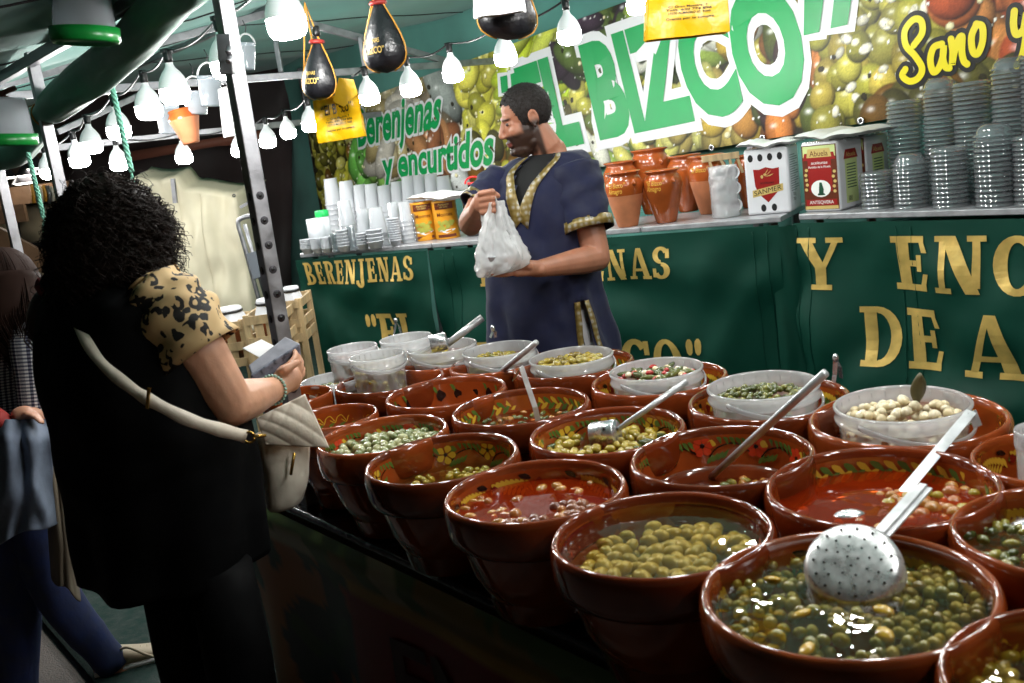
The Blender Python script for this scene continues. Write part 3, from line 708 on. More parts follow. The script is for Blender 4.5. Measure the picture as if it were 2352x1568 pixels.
def drop_in(root_xy, D, level, n, sz, seed, bias=(0, 0), spread=1.):
    """relaxed positions of n pieces in the bowl's mouth at the liquid level"""
    rs_ = random.Random(seed); R_ = inner_r(level)*D-sz*.9; P_ = []
    for _ in range(n):
        a = rs_.uniform(0, 2*PI); r = R_*spread*math.sqrt(rs_.random()); P_.append([r*math.cos(a)+bias[0]*R_, r*math.sin(a)+bias[1]*R_])
    A = np.array(P_); 
    for it in range(50):
        d = A[:, None]-A[None]; q = np.sqrt((d**2).sum(-1))+1e-6; np.fill_diagonal(q, 9)
        pu = np.clip(sz*1.75-q, 0, None); A = A+(d/q[..., None]*pu[..., None]).sum(1)*.25
        rr = np.sqrt((A**2).sum(1)); k = np.minimum(1, R_/(rr+1e-9)); A = A*k[:, None]
    return A
def food(name, col, rough=.25, var=.25): return mat(name, col, rough, var=var, vscale=40, spec=.6, coat=.3)
F_GREEN = [food('olive_green_a', rgb(146, 134, 52)), food('olive_green_b', rgb(124, 120, 48)), food('olive_green_c', rgb(164, 146, 66)), food('olive_green_d', rgb(128, 108, 44))]
F_YEL = [food('olive_yellow_a', rgb(168, 144, 48)), food('olive_yellow_b', rgb(154, 134, 42)), food('olive_yellow_c', rgb(184, 160, 66))]
F_BRN = [food('olive_brown_a', rgb(140, 84, 54)), food('olive_brown_b', rgb(118, 66, 46)), food('olive_brown_c', rgb(176, 110, 54))]
F_PALE = [food('olive_pale_a', rgb(150, 152, 104)), food('olive_pale_b', rgb(118, 126, 78)), food('olive_pale_c', rgb(172, 170, 124))]
F_TAN = [food('olive_tan_a', rgb(176, 118, 50)), food('olive_tan_b', rgb(190, 134, 62)), food('olive_tan_c', rgb(170, 96, 40))]
F_GAR = [food('garlic_a', rgb(236, 222, 190)), food('garlic_b', rgb(226, 206, 164))]
F_RED = [food('pepper_red', rgb(178, 30, 22))]
F_DK = [food('gherkin_dark', rgb(74, 80, 34)), food('gherkin_mid', rgb(98, 100, 44))]
BR = {'clear': clear_mat('brine_clear', (.93, .86, .60, 1), .01, .01, diff=.05, dcol=rgb(150, 120, 60), bump=.10, bscale=18),
      'olive': clear_mat('brine_olive', (.86, .80, .54, 1), .02, .012, diff=.06, dcol=rgb(130, 118, 56), bump=.2, bscale=20),
      'red': clear_mat('brine_red', (.95, .36, .14, 1), .01, .015, diff=.3, dcol=rgb(176, 56, 14), bump=.08, bscale=14),
      'brown': clear_mat('brine_brown', (.80, .48, .26, 1), .01, .015, diff=.3, dcol=rgb(120, 56, 22), bump=.08, bscale=18),
      'cloudy': clear_mat('brine_cloudy', (.86, .84, .66, 1), .02, .02, diff=.28, dcol=rgb(168, 160, 112), bump=.12, bscale=18)}
_ov = {}
def olive_mesh(mats, el, nseg, tagk):
    k = (tagk, el, nseg)
    if k not in _ov:
        _ov[k] = []
        for q in range(4):
            mb = MB(); m_ = mats[q % len(mats)]
            prof_ = [(0, -el)]+[(math.cos(t)*(1+.06*nz(t*2, q)), math.sin(t)*el) for t in [(-PI/2)+PI*i/6 for i in range(1, 6)]]+[(0, el*(1.06 if q % 2 else 1))]
            mb.lathe(prof_, nseg); _ov[k].append(mb.mesh('olive', m_))
    return _ov[k]
def olive_rot(rs_): return (PI/2+rs_.uniform(-.3, .3), rs_.uniform(-.25, .25), rs_.uniform(0, PI))
def bowl(px, py, wpx, deco=None, brine=None, level=.5, rot=0., label='', tilt=0.):
    c = at(px, py, z=RIM); depth = (c-CAM).dot(FW); D = wpx*depth/FPX
    root = empty('clay_bowl', (c.x, c.y, TZ+.005), label, 'bowl', 'glazed clay bowls on the display table')
    mb = MB(); wob = random.uniform(0, 6)
    fn = lambda a, z: 1+.009*math.sin(2*a+wob)+.004*math.sin(5*a+wob*2)+.0015*math.sin(11*a+z*40)
    mb.lathe([(r*D, h*BH) for r, h in OUT], 56, fn=fn); b_ = mb.build('body', CLAYS[int(px) % 4], root, loc=(0, 0, 0)); b_.matrix_parent_inverse = Matrix()
    mb = MB(); mb.lathe([(r*D, h*BH) for r, h in INN], 56, fn=fn); i_ = mb.build('inside', CLAY_IN, root); i_.matrix_parent_inverse = Matrix()
    if deco:
        n0 = len(root.children); decorate(root, deco, D, rot); root.children[-1].matrix_parent_inverse = Matrix()
    return root, c, D
def set_local(o): o.matrix_parent_inverse = Matrix(); return o
def pour(c, D, kind, level, label):
    mb = MB(); R_ = inner_r(level)*D+.001
    mb.lathe([(R_, 0)]+[(R_*q, .0008*math.sin(q*20)) for q in (.97, .8, .6, .4, .2)]+[(0, 0)], 48)
    o = mb.build('brine', BR[kind], loc=(c.x, c.y, TZ+.005+level*BH)); return tag(o, label, 'brine', kind='stuff')
def fill(c, D, level, n, sz, mats, tagk, el=1.25, single=None, label='', group='', cat='olive', name='olive', bias=(0, 0), spread=1., depth=.8, rise=0., nseg=8, under=0):
    rs_ = random.Random(int(c.x*1000)+n); A = drop_in(c, D, level, n, sz, n+3, bias, spread); ms = olive_mesh(mats, el, nseg, tagk)
    z0 = TZ+.005+level*BH; J = MB(); J2 = {}
    for (x, y) in A:
        q = rs_.uniform(.74, 1.16)*sz; zz = z0-q*depth+rs_.uniform(-.4, .25)*q+rise*max(0, 1-math.hypot(x-bias[0]*.1, y-bias[1]*.1)/(inner_r(level)*D))
        if single:
            o = bpy.data.objects.new(name, ms[rs_.randrange(4)]); C.objects.link(o); o.location = (c.x+x, c.y+y, zz); o.scale = (q, q, q); o.rotation_euler = olive_rot(rs_)
            tag(o, label, cat, group)
        else:
            from mathutils import Euler
            J.ell((c.x+x, c.y+y, zz), (q, q, q*el), nseg, rs_.randrange(len(mats)), Euler(olive_rot(rs_)).to_matrix())
    if not single:
        o = J.build(name, mats); tag(o, label, cat, kind='stuff')
    if under:
        J = MB(); from mathutils import Euler
        A = drop_in(c, D, level-.12, under, sz, n+9, bias, spread)
        for (x, y) in A: J.ell((c.x+x*.95, c.y+y*.95, z0-sz*2.3), (sz, sz, sz*el), 7, rs_.randrange(len(mats)), Euler(olive_rot(rs_)).to_matrix())
        tag(J.build(name, mats), 'lower layer of '+label, cat, kind='stuff')

# --- first row, along the customers' edge
r, c1, D1 = bowl(1942, 1352, 672, 'comb', rot=.3, label='largest front bowl of dark green olives with the skimmer resting over it')
pour(c1, D1, 'olive', .90, 'greenish brine with drifting highlights in the largest front bowl')
F_LEM = [food('lemon_piece', rgb(206, 164, 40))]
lem = olive_mesh(F_LEM, .35, 8, 'lem')
for i, (a, r_) in enumerate(((.4, .6), (2.2, .75), (3.3, .4), (4.0, .8), (4.9, .55), (5.6, .3))):
    o = bpy.data.objects.new('lemon_piece', lem[0]); C.objects.link(o); o.location = (c1.x+D1*.42*r_*math.cos(a), c1.y+D1*.42*r_*math.sin(a), TZ+.005+.90*BH-.001); o.scale = (.016, .011, .014); o.rotation_euler = (.25, .2, a)
    tag(o, 'yellow lemon scrap floating in the largest front bowl', 'lemon', 'lemon scraps in the largest bowl')
fill(c1, D1, .90, 165, .0098, F_GREEN, 'g', 1.2, True, 'small dark green olive in the largest front bowl', 'dark green olives in the largest bowl', depth=.95, nseg=10, under=90)
r, c2, D2 = bowl(1517, 1222, 514, 'zigzag', rot=.1, label='clay bowl of smooth yellow olives with red zigzag band inside')
pour(c2, D2, 'clear', .90, 'clear golden brine over the yellow olives')
fill(c2, D2, .885, 74, .0142, F_YEL, 'y', 1.42, True, 'smooth yellow olive in the bowl with the zigzag band', 'yellow olives in the zigzag bowl', depth=1.15, bias=(.05, -.12), spread=.85, nseg=10, under=30)
r, c3, D3 = bowl(1228, 1124, 426, 'comb', rot=1.0, label='clay bowl of brown olives in red sauce with yellow comb sprigs')
pour(c3, D3, 'red', .84, 'red paprika sauce over the brown olives')
fill(c3, D3, .84, 40, .0125, F_BRN, 'b', 1.1, True, 'brown olive floating in red sauce in the first row', 'brown olives in red sauce', depth=.15, bias=(.1, -.55), spread=.6, nseg=10)
fill(c3, D3, .84, 26, .010, F_TAN, 't3', 1.5, None, 'orange bits and almonds in the red sauce', depth=.5, spread=1., bias=(0, .1))
r, c4, D4_ = bowl(1015, 1051, 366, 'flower_y', rot=.2, label='clay bowl with yellow flowers and small green olives at its bottom')
pour(c4, D4_, 'clear', .71, 'clear brine over small green olives below yellow flowers')
fill(c4, D4_, .71, 95, .0095, F_YEL[:2]+F_GREEN[:1], 'yg', 1.25, None, 'small green olives in the bowl with yellow flowers', depth=.5, bias=(.1, -.1), spread=.9)
r, c5, D5 = bowl(878, 997, 306, 'flower_r', rot=.5, label='clay bowl with red flowers heaped with pale green split olives')
pour(c5, D5, 'cloudy', .82, 'foamy pale brine among the split olives')
fill(c5, D5, .83, 105, .0115, F_PALE, 'p', 1.2, None, 'pale green split olives heaped in brine', depth=.0, rise=.028)
r, c6, D6 = bowl(762, 957, 216, 'scroll', label='clay bowl of orange seasoned olives beside the quilted bag')
pour(c6, D6, 'red', .74, 'orange marinade in the bowl beside the quilted bag')
fill(c6, D6, .74, 90, .0085, F_TAN, 't', 1.3, None, 'small orange olives crowded in marinade', depth=.1)
r, c7, D7 = bowl(682, 907, 165, 'wave', label='farthest clay bowl at the steel post, small green olives inside')
pour(c7, D7, 'clear', .66, 'brine in the farthest bowl at the post'); fill(c7, D7, .66, 50, .009, F_YEL, 'y7', 1.3, None, 'green olives in the farthest bowl at the post', depth=.2)
# --- second row
r, c8, D8 = bowl(2021, 1112, 530, 'wheat', label='clay bowl of red marinade and round tan olives with wheat garland')
pour(c8, D8, 'red', .82, 'bright red marinade over the round tan olives')
fill(c8, D8, .82, 22, .0135, F_TAN+F_YEL[:1], 't8', 1.08, True, 'round tan olive bobbing in bright red marinade', 'tan olives in red marinade', depth=.25, bias=(.55, -.1), spread=.5, nseg=10)
fill(c8, D8, .82, 40, .011, F_TAN, 't8b', 1.08, None, 'scattered orange olives sunk in red marinade', depth=.7, bias=(-.15, -.3), spread=.9)
r, c9, D9 = bowl(1655, 1043, 430, 'flower_r', rot=.9, label='nearly empty clay bowl with red flowers and a long ladle')
pour(c9, D9, 'brown', .56, 'shallow brown brine in the nearly empty bowl')
fill(c9, D9, .56, 60, .0095, F_PALE[1:2]+F_GREEN[:1]+F_TAN[:1], 'm9', 1.3, None, 'few mixed olives left in shallow brine', depth=.1, bias=(.35, .1), spread=.8)
r, c10, D10 = bowl(1393, 986, 368, 'flower_y', rot=.75, label='clay bowl of yellow olives and gherkins with cup ladle lying in it')
pour(c10, D10, 'clear', .78, 'brine around yellow olives and gherkins')
fill(c10, D10, .79, 74, .0112, F_YEL[2:]+F_YEL[:1], 'y10', 1.4, None, 'plump yellow olives under the cup ladle', depth=.0, rise=.012); fill(c10, D10, .79, 14, .010, F_DK, 'd10', 2.6, None, 'dark gherkins among the yellow olives', cat='gherkin', name='gherkin', depth=.0)
r, c11, D11 = bowl(1195, 932, 322, 'wheat', rot=.4, label='clay bowl with wheat garland, brown spiced broth and a steel handle')
pour(c11, D11, 'brown', .76, 'brown spiced broth with herbs'); fill(c11, D11, .762, 70, .006, F_DK+F_TAN[:1], 'h11', 1.8, None, 'herb flakes floating on brown broth', cat='herbs', name='herb_flake', depth=.1, spread=1.)
r, c12, D12 = bowl(1024, 899, 284, 'ball', label='empty clay bowl with painted balls and sprigs crossed by a long handle')
r, c13, D13 = bowl(895, 871, 255, 'wave', rot=.2, label='empty clay bowl with a thin yellow wave line, far end')
pour(c13, D13, 'brown', .3, 'last brown brine in the far wave line bowl')
# --- third row: bowls that hold plastic tubs
T3 = [(2082, 957, 447, 'scroll', 'clay bowl holding the tub of white garlic cloves'), (1763, 913, 372, 'comb', 'clay bowl holding the tub of capers, tongs on its rim'),
      (1512, 868, 316, 'comb', 'clay bowl holding the tub of mixed gherkins and peppers'), (1315, 834, 282, 'wheat', 'clay bowl holding the tub of stuffed green olives'),
      (1142, 832, 226, 'flower_y', 'clay bowl holding the tub with thick cream rim in the third row'), (1020, 824, 226, 'scroll', 'clay bowl holding the tub with the upright cup ladle')]
B3 = [bowl(px, py, w_, d_, label=l_) for px, py, w_, d_, l_ in T3]
# --- right edge of the picture
r, c20, D20 = bowl(2442, 1050, 395, 'comb', label='clay bowl cut by the right edge, behind two others')
r, c22, D22 = bowl(2482, 1216, 562, 'comb', rot=2., label='clay bowl at the right edge with dark herbs and a steel ladle bowl')
pour(c22, D22, 'olive', .88, 'dark herb brine at the right edge'); fill(c22, D22, .88, 120, .008, F_DK+F_GREEN[:1], 'h22', 1.6, None, 'dark herbs and olives at the right edge', cat='herbs', name='herb_flake', depth=.2)
r, c23, D23 = bowl(2540, 1560, 730, 'comb', rot=.7, label='clay bowl cut by the lower right corner')
pour(c23, D23, 'clear', .85, 'clear brine in the corner bowl'); fill(c23, D23, .84, 90, .0128, F_YEL, 'y23', 1.4, None, 'yellow olives in the corner bowl', depth=1.2)

# ================================================================ translucent tubs
TUB = clear_mat('milky_tub_plastic', (.97, .97, .97, 1), .02, .12, diff=.14, dcol=(.92, .92, .93, 1), transl=.24, ior=1.4)
TUBR = clear_mat('milky_tub_rim', (.92, .92, .92, 1), .04, .12, diff=.3, dcol=(.92, .92, .94, 1), transl=.4, ior=1.4)
def tub(px, py, wpx, h, label, z=None, inb=None, base=None, lean=0., handle=-.4, contents=None, fillh=.75, nrib=26):
    zr = z if z is not None else 1.045
    c = at(px, py, z=zr)
    if inb is not None: c = at(px, py, Y=B3[inb][1].y); zr = c.z
    D = wpx*(c-CAM).dot(FW)/FPX; R_ = D/2
    root = empty('plastic_tub', (c.x, c.y, zr-h), label, 'tub', 'milky plastic tubs of pickles')
    mb = MB(); w_ = .0016
    mb.lathe([(0, .004), (R_*.80, .004), (R_*.82, 0), (R_*.845, .008), (R_*.94, h-.036), (R_*.95, h-.034)], 44); set_local(mb.build('wall', TUB, root))
    mb = MB(); mb.lathe([(R_*.95, h-.034), (R_*.99, h-.033), (R_*.995, h-.026), (R_*.972, h-.024), (R_*.976, h-.008), (R_, h-.007), (R_, h-.002), (R_*.98, h), (R_*.955, h), (R_*.945, h-.005), (R_*.93, h-.036)], 44)
    rim = set_local(mb.build('rim', TUBR, root))
    mb = MB(); mb.box((0, 0, 0), (.004, .0016, .016)); rm = mb.mesh('rib', TUBR, False)
    for i in range(nrib):
        a = 2*PI*i/nrib; q = bpy.data.objects.new('rib', rm); C.objects.link(q); q.parent = rim; q.location = (R_*.95*math.cos(a), R_*.95*math.sin(a), h-.017); q.rotation_euler = (0, 0, a)
    mb = MB(); P_ = []
    for i in range(25):
        t = -PI*.5+PI*i/24; P_.append(Vector((R_*1.0*math.sin(t), -R_*math.cos(t)*.97-.006, h-.018-.28*R_*max(0, math.cos(t)))))
    mb.tube([Matrix.Rotation(handle, 3, 'Z') @ p for p in P_], .0035, 6, flat=2.); set_local(mb.build('handle', TUBR, root))
    for i_, sd in ((0, 1), (1, -1)): pass
    if contents:
        rs_ = random.Random(int(px)); from mathutils import Euler
        for (mats, n, sz, el, nm, lb, top, top_only) in contents:
            J = MB(); rr = R_*.86
            for i in range(n):
                a = rs_.uniform(0, 2*PI); zt_ = h-.115*(1-fillh)-.02
                if top_only or rs_.random() < .55: r_ = rr*math.sqrt(rs_.random())*.96; z_ = zt_+rs_.uniform(-.4, 1.)*sz*(1-.4*r_/rr)+top*(1-(r_/rr)**2)
                else: r_ = rr*(.86+.1*rs_.random()) ; z_ = zt_-.13*rs_.random()
                J.ell((c.x+r_*math.cos(a), c.y+r_*math.sin(a), zr-h+z_), (sz, sz*rs_.uniform(.85, 1.1), sz*el), 8, rs_.randrange(len(mats)), Euler(olive_rot(rs_)).to_matrix())
            tag(J.build(nm, mats), lb, nm.replace('_', ' '), kind='stuff')
    return root, c, D
t1 = tub(2071, 924, 302, .20, 'milky tub heaped with white garlic cloves and a bay leaf', inb=0, handle=.5, fillh=.74)
rs_ = random.Random(3); cc, DD = t1[1], t1[2]; zb_ = cc.z-.125
from mathutils import Euler
gm = []
for q in range(4):
    mb = MB(); mb.lathe([(0, -1), (.55, -.85), (.95, -.3), (1., .1), (.8, .6), (.4, 1.05), (0, 1.35)], 10, fn=lambda a, z, q=q: 1+.12*math.cos(a*2+q)); gm.append(mb.mesh('garlic_clove', F_GAR[q % 2]))
for i in range(62):
    a = rs_.uniform(0, 2*PI); r_ = DD*.40*math.sqrt(rs_.random()); o = bpy.data.objects.new('garlic_clove', gm[i % 4]); C.objects.link(o)
    o.location = (cc.x+r_*math.cos(a), cc.y+r_*math.sin(a), zb_+.094+.03*(1-(r_/(DD*.42))**2)*rs_.random()); q = rs_.uniform(.0085, .0115); o.scale = (q, q, q*1.05); o.rotation_euler = olive_rot(rs_)
    tag(o, 'peeled white garlic clove in the tub with the bay leaf', 'garlic clove', 'garlic cloves in the tub')
J = MB()
for i in range(190):
    a = rs_.uniform(0, 2*PI); z_ = rs_.uniform(.008, .088); r_ = DD*.5*.87*rs_.uniform(.9, .98); J.ell((cc.x+r_*math.cos(a), cc.y+r_*math.sin(a), zb_+z_), (.0105, .010, .0135), 8, i % 2, Euler(olive_rot(rs_)).to_matrix())
tag(J.build('garlic_clove', F_GAR), 'garlic cloves pressed against the wall of their tub', 'garlic clove', kind='stuff')
BAY = mat('bay_leaf', rgb(86, 78, 46), .5, var=.3, vscale=30)
p = at(2112, 926, Y=cc.y); p2 = at(2113, 856, Y=cc.y); mb = MB(); mb.grid(6, 12, lambda u, v: p.lerp(p2, v)+Vector(((u-.5)*.034*math.sin(PI*min(1, v*.93+.07))**.8, .012*abs(u-.5)*2-.01*v, 0)))
tag(mb.build('bay_leaf', BAY, solid=.001), 'pointed dark bay leaf sticking up out of the garlic', 'leaf')
tub(1752, 882, 256, .20, 'milky tub of green capers on stalks', inb=1, handle=.6, fillh=.86, contents=[(F_DK+F_GREEN[1:2], 260, .0075, 1.25, 'caper', 'green capers filling their tub', .015, False)])
tub(1506, 845, 216, .20, 'milky tub of gherkins, onions and red peppers', inb=2, handle=.55, fillh=.92, contents=[(F_DK, 70, .009, 2.8, 'gherkin', 'gherkins in the mixed tub', .012, False), (F_GAR, 34, .009, 1.1, 'pickled_onion', 'white onions in the mixed tub', .02, False), (F_RED, 22, .008, 1.5, 'red_pepper', 'red pepper pieces in the mixed tub', .022, False)])
tub(1311, 816, 196, .20, 'milky tub of stuffed green olives, in front of the vendor', inb=3, handle=.5, fillh=.88, contents=[(F_YEL[:1]+F_GREEN[2:], 150, .0115, 1.15, 'olive', 'stuffed green olives in the tub before the vendor', .02, False)])
tub(1146, 800, 172, .20, 'milky tub of chopped olives left of the vendor', inb=4, handle=.6, fillh=.84, contents=[(F_GREEN+F_YEL[:1], 190, .0085, 1.2, 'olive', 'chopped olives in the tub left of the vendor', .005, False)])
tub(1014, 793, 163, .20, 'milky tub of large olives with the steel cup ladle standing in it', inb=5, handle=.5, fillh=.75, contents=[(F_GREEN[2:]+F_YEL[2:], 70, .0135, 1.2, 'olive', 'large olives in the tub with the cup ladle', .0, False)])
tub(865, 814, 130, .27, 'milky tub of yellow brine at the far end of the table', handle=.6, fillh=.8, contents=[(F_YEL[:1]+F_GREEN[:1], 120, .009, 1.2, 'olive', 'olives under yellow brine at the far end', .0, False)])
tub(808, 797, 117, .27, 'milky tub of red spiced olives at the far left corner', handle=.6, fillh=.8, contents=[(F_BRN+F_RED+F_TAN[:1], 130, .009, 1.2, 'olive', 'red spiced olives at the far corner', .0, False)])
tub(931, 774, 122, .27, 'milky tub holding a folded pair of tongs at the rear corner', handle=.4, fillh=.5, contents=[(F_YEL[:1]+F_TAN[:1], 90, .010, 1.2, 'olive', 'olives in the tub with the tongs', .0, False)])
tub(765, 868, 150, .24, 'low wide tub of pickle strips beside the post', z=TZ+.25, handle=.4, fillh=.8, contents=[(F_DK, 18, .008, 2.6, 'gherkin', 'gherkins in the low tub', .01, True), (F_PALE, 40, .006, 3.5, 'pickle_strip', 'pale pickle strips in the low tub', .012, True)])
tub(2400, 985, 130, .26, 'milky tub cut by the right edge', handle=.4, fillh=.5)
# yellow liquid in the far tub
BR['yellow'] = clear_mat('brine_yellow', (.95, .86, .35, 1), .02, .03, diff=.3, dcol=rgb(214, 196, 90))

# ================================================================ utensils
SATIN = mat('satin_steel', rgb(206, 206, 208), .34, .55, var=.15, vscale=30)
def handle_rod(mb, a, b, r0=.006, r1=.0075, n=10): mb.tube([a, a.lerp(b, .5), b], [r0, r1, r1], n)
def thing_at(name, loc, label, cat): return empty(name, loc, label, cat, 'steel serving tools in the bowls')
def zat(px, py, c, dz=0.): return at(px, py, Y=c.y+dz)
def cup(mb, a, d, R_, h, n=20):
    rot = d.to_track_quat('Z', 'Y').to_matrix(); mb.lathe([(0, 0), (R_*.9, 0), (R_, .004), (R_, h), (R_*.94, h), (R_*.94, .006), (0, .006)], n, a, 0, rot)
# cup ladle lying in the yellow olive bowl
t_ = thing_at('cup_ladle', c10, 'steel cup ladle lying on its side on the yellow olives', 'ladle')
A = at(1420, 985, z=TZ+.78*BH+.045); B = at(1577, 876, z=TZ+BH+.07); d_ = (A-B).normalized()
mb = MB(); handle_rod(mb, A-d_*.0, B); mb.build('handle', SATIN, t_)
cd_ = (at(1350, 1000, z=TZ+.78*BH+.028)-at(1420, 990, z=TZ+.78*BH+.04)).normalized(); mb = MB(); cup(mb, at(1418, 992, z=TZ+.78*BH+.038), cd_, .031, .062); mb.build('cup', STEEL, t_)
for a in range(4):
    x, y, _ = basis(cd_); q = at(1418, 992, z=TZ+.78*BH+.038)+cd_*.02+(x*math.cos(a*PI/2+.9)+y*math.sin(a*PI/2+.9))*.0312; mb = MB(); mb.ell(q, .0042, 8); mb.build('drain_hole', INKB, t_)
# long ladle in the nearly empty bowl
t_ = thing_at('cup_ladle', c9, 'long steel ladle leaning out of the nearly empty bowl', 'ladle')
A, B = at(1630, 1098, z=TZ+.58*BH), at(1896, 856, z=TZ+BH+.17); mb = MB(); handle_rod(mb, A, B, .007, .0085); mb.build('handle', SATIN, t_)
mb = MB(); cup(mb, at(1592, 1108, z=TZ+.5*BH), Vector((0, -.2, 1)).normalized(), .03, .02); mb.build('cup', STEEL, t_)
# far ladles
t_ = thing_at('cup_ladle', c12, 'long steel ladle leaning across the empty bowl with painted balls', 'ladle')
A, B = at(1070, 920, z=TZ+.5*BH), at(1232, 786, z=TZ+BH+.11); mb = MB(); handle_rod(mb, A, B, .006, .0085); mb.build('handle', SATIN, t_)
mb = MB(); cup(mb, A-Vector((0, 0, .04)), Vector((0, 0, 1)), .03, .05); mb.build('cup', STEEL, t_)
t_ = thing_at('cup_ladle', B3[5][1], 'thick handled steel cup ladle standing in a far tub', 'ladle')
A, B = at(1028, 790, Y=B3[5][1].y), at(1108, 729, Y=B3[5][1].y+.03); mb = MB(); handle_rod(mb, A, B, .011, .0125); mb.build('handle', SATIN, t_)
mb = MB(); cup(mb, A+Vector((.0, 0, .012)), (at(985, 800, Y=B3[5][1].y)-A).normalized(), .03, .055); mb.build('cup', STEEL, t_)
# bent flat handles
def strip(mb, P_, w_, t=.002):
    for a, b in zip(P_[:-1], P_[1:]): mb.beam(a, b, w_, t, up=(0, -.3, 1))
t_ = thing_at('ladle', c11, 'ladle with a folded flat steel handle standing in the brown broth', 'ladle')
q0, q1, q2 = at(1229, 935, Y=c11.y-.02), at(1197, 842, Y=c11.y), at(1180, 872, Y=c11.y+.03); mb = MB(); strip(mb, [q0-Vector((-.005, 0, .06)), q0, q1], .014); strip(mb, [q1, q2], .014); mb.build('handle', SATIN, t_, smooth=False)
mb = MB(); mb.lathe([(0, -.02), (.03, -.012), (.038, .004), (.036, .004), (.028, -.01), (0, -.017)], 20, q0-Vector((-.01, .0, .075))); mb.build('ladle_bowl', STEEL, t_)
t_ = thing_at('ladle', c8, 'ladle with a long flat bent handle in the red marinade', 'ladle')
q0, q1, q2 = at(2068, 1140, z=TZ+.82*BH), at(2232, 944, z=TZ+BH+.05), at(2246, 980, z=TZ+BH+.02); mb = MB(); strip(mb, [q0, q1], .021); strip(mb, [q1, q2], .021); mb.build('handle', SATIN, t_, smooth=False, bevel=.0006)
mb = MB(); mb.ell(at(1950, 1186, z=TZ+.82*BH), (.03, .02, .012), 14); mb.build('ladle_bowl', STEEL, t_)
def tongs(loc, a, apex, b, label):
    t_ = thing_at('tongs', loc, label, 'tongs')
    for q in (a, b):
        mb = MB(); P_ = [q, q.lerp(apex, .5)+Vector((.004, 0, .004)), apex]; strip(mb, P_, .011, .002); mb.build('arm', STEEL, t_, smooth=False)
    mb = MB(); mb.ell(apex, (.008, .008, .012), 10); mb.build('hinge', STEEL, t_)
Y_ = at(911, 760, z=TZ+.2).y
tongs(at(911, 780, Y=Y_), at(903, 776, Y=Y_), at(909, 736, Y=Y_), at(922, 772, Y=Y_+.02), 'thin folded tongs standing in the rear corner tub')
Y_ = B3[1][1].y+.1
tongs(at(1910, 880, Y=Y_), at(1909, 908, Y=Y_), at(1919, 822, Y=Y_), at(1932, 868, Y=Y_+.03), 'steel tongs clipped over the rim of the caper bowl')
tongs(at(1130, 775, Y=B3[4][1].y+.12), at(1126, 775, Y=B3[4][1].y+.12), at(1132, 754, Y=B3[4][1].y+.12), at(1138, 775, Y=B3[4][1].y+.14), 'small tongs behind the tub left of the vendor')
# perforated skimmer over the largest bowl
t_ = thing_at('skimmer', c1, 'perforated steel skimmer with pitted dome over the largest bowl', 'skimmer')
sc0 = at(1958, 1290, z=RIM+.015); nrm = (Vector((-.28, -.62, .95))).normalized(); x, y, _ = basis(nrm); R_ = 112*(sc0-CAM).dot(FW)/FPX
rot = nrm.to_track_quat('Z', 'Y').to_matrix(); mb = MB()
mb.lathe([(0, .006), (R_*.5, .004), (R_*.86, 0), (R_*.95, -.006), (R_, -.02), (R_*1.02, -.045), (R_*1.03, -.062), (R_*1.0, -.062), (R_*.93, -.02), (R_*.82, -.006), (0, 0)], 48, sc0, 0, rot); mb.build('dome', mat('worn_steel', rgb(226, 224, 224), .3, .6, var=.25, vscale=60), t_)
for ring_, cnt in ((.12, 3), (.34, 8), (.56, 12), (.77, 15)):
    for i in range(cnt):
        a = 2*PI*i/cnt+ring_*3; q = rot @ Vector((R_*ring_*math.cos(a), R_*ring_*math.sin(a), .0058-.004*ring_)); mb = MB(); mb.lathe([(0, .0012), (.0017, .001), (.0022, -.002)], 8, sc0+q, 0, rot); mb.build('hole', INKB, t_)
A = sc0+(at(2030, 1222, z=RIM+.02)-sc0)*.9; B = at(2122, 1118, z=RIM+.055); mb = MB(); mb.beam(A, B, .030, .004); mb.beam(A+Vector((0, 0, .004)), B+Vector((0, 0, .004)), .013, .005); mb.build('handle', SATIN, t_, smooth=False, bevel=.001)
t_ = thing_at('ladle', c22, 'steel ladle bowl sticking into the picture at the right edge', 'ladle')
mb = MB(); mb.ell(at(2372, 1240, z=TZ+.8*BH), (.05, .04, .035), 18); mb.build('ladle_bowl', STEEL, t_); mb = MB(); handle_rod(mb, at(2390, 1240, z=TZ+.85*BH), at(2520, 1100, z=RIM+.15)); mb.build('handle', SATIN, t_)

# ================================================================ light strings
BH_W = mat('bulb_housing', rgb(236, 238, 240), .35)
_t = BH_W.node_tree; _tl = _t.nodes.new('ShaderNodeBsdfTranslucent'); _tl.inputs[0].default_value = (1, 1, 1, 1); _mx = _t.nodes.new('ShaderNodeMixShader'); _mx.inputs[0].default_value = .0022   # light from inside seeps through the thin plastic
_t.links.new(_t.nodes['Principled BSDF'].outputs[0], _mx.inputs[1]); _t.links.new(_tl.outputs[0], _mx.inputs[2]); _t.links.new(_mx.outputs[0], _t.nodes['Material Output'].inputs[0])
BH_W2 = 0; SOCK = mat('black_socket', rgb(18, 18, 20), .4)
GLOW = mat('lit_diffuser', (1, 1, 1, 1), .4, emit=(1, .985, .96, 1), estr=BULB)
br = .058
mbs = MB(); mbs.lathe([(0, .205), (.014, .205), (.018, .195), (.018, .165), (.0165, .15), (0, .15)], 14); mbs.box((0, 0, .195), (.045, .02, .016)); ME_S = mbs.mesh('socket', SOCK)
mbs = MB(); mbs.lathe([(.0155, .15), (.016, .14), (.022, .128), (.036, .112), (.048, .092), (.0555, .07), (.058, .05)], 24); ME_H = mbs.mesh('housing', BH_W)
mbs = MB(); mbs.lathe([(.058, .05), (.0575, .02), (.055, .008), (.046, -.004), (.028, -.0105), (0, -.0125)], 20); ME_D = mbs.mesh('diffuser', GLOW)
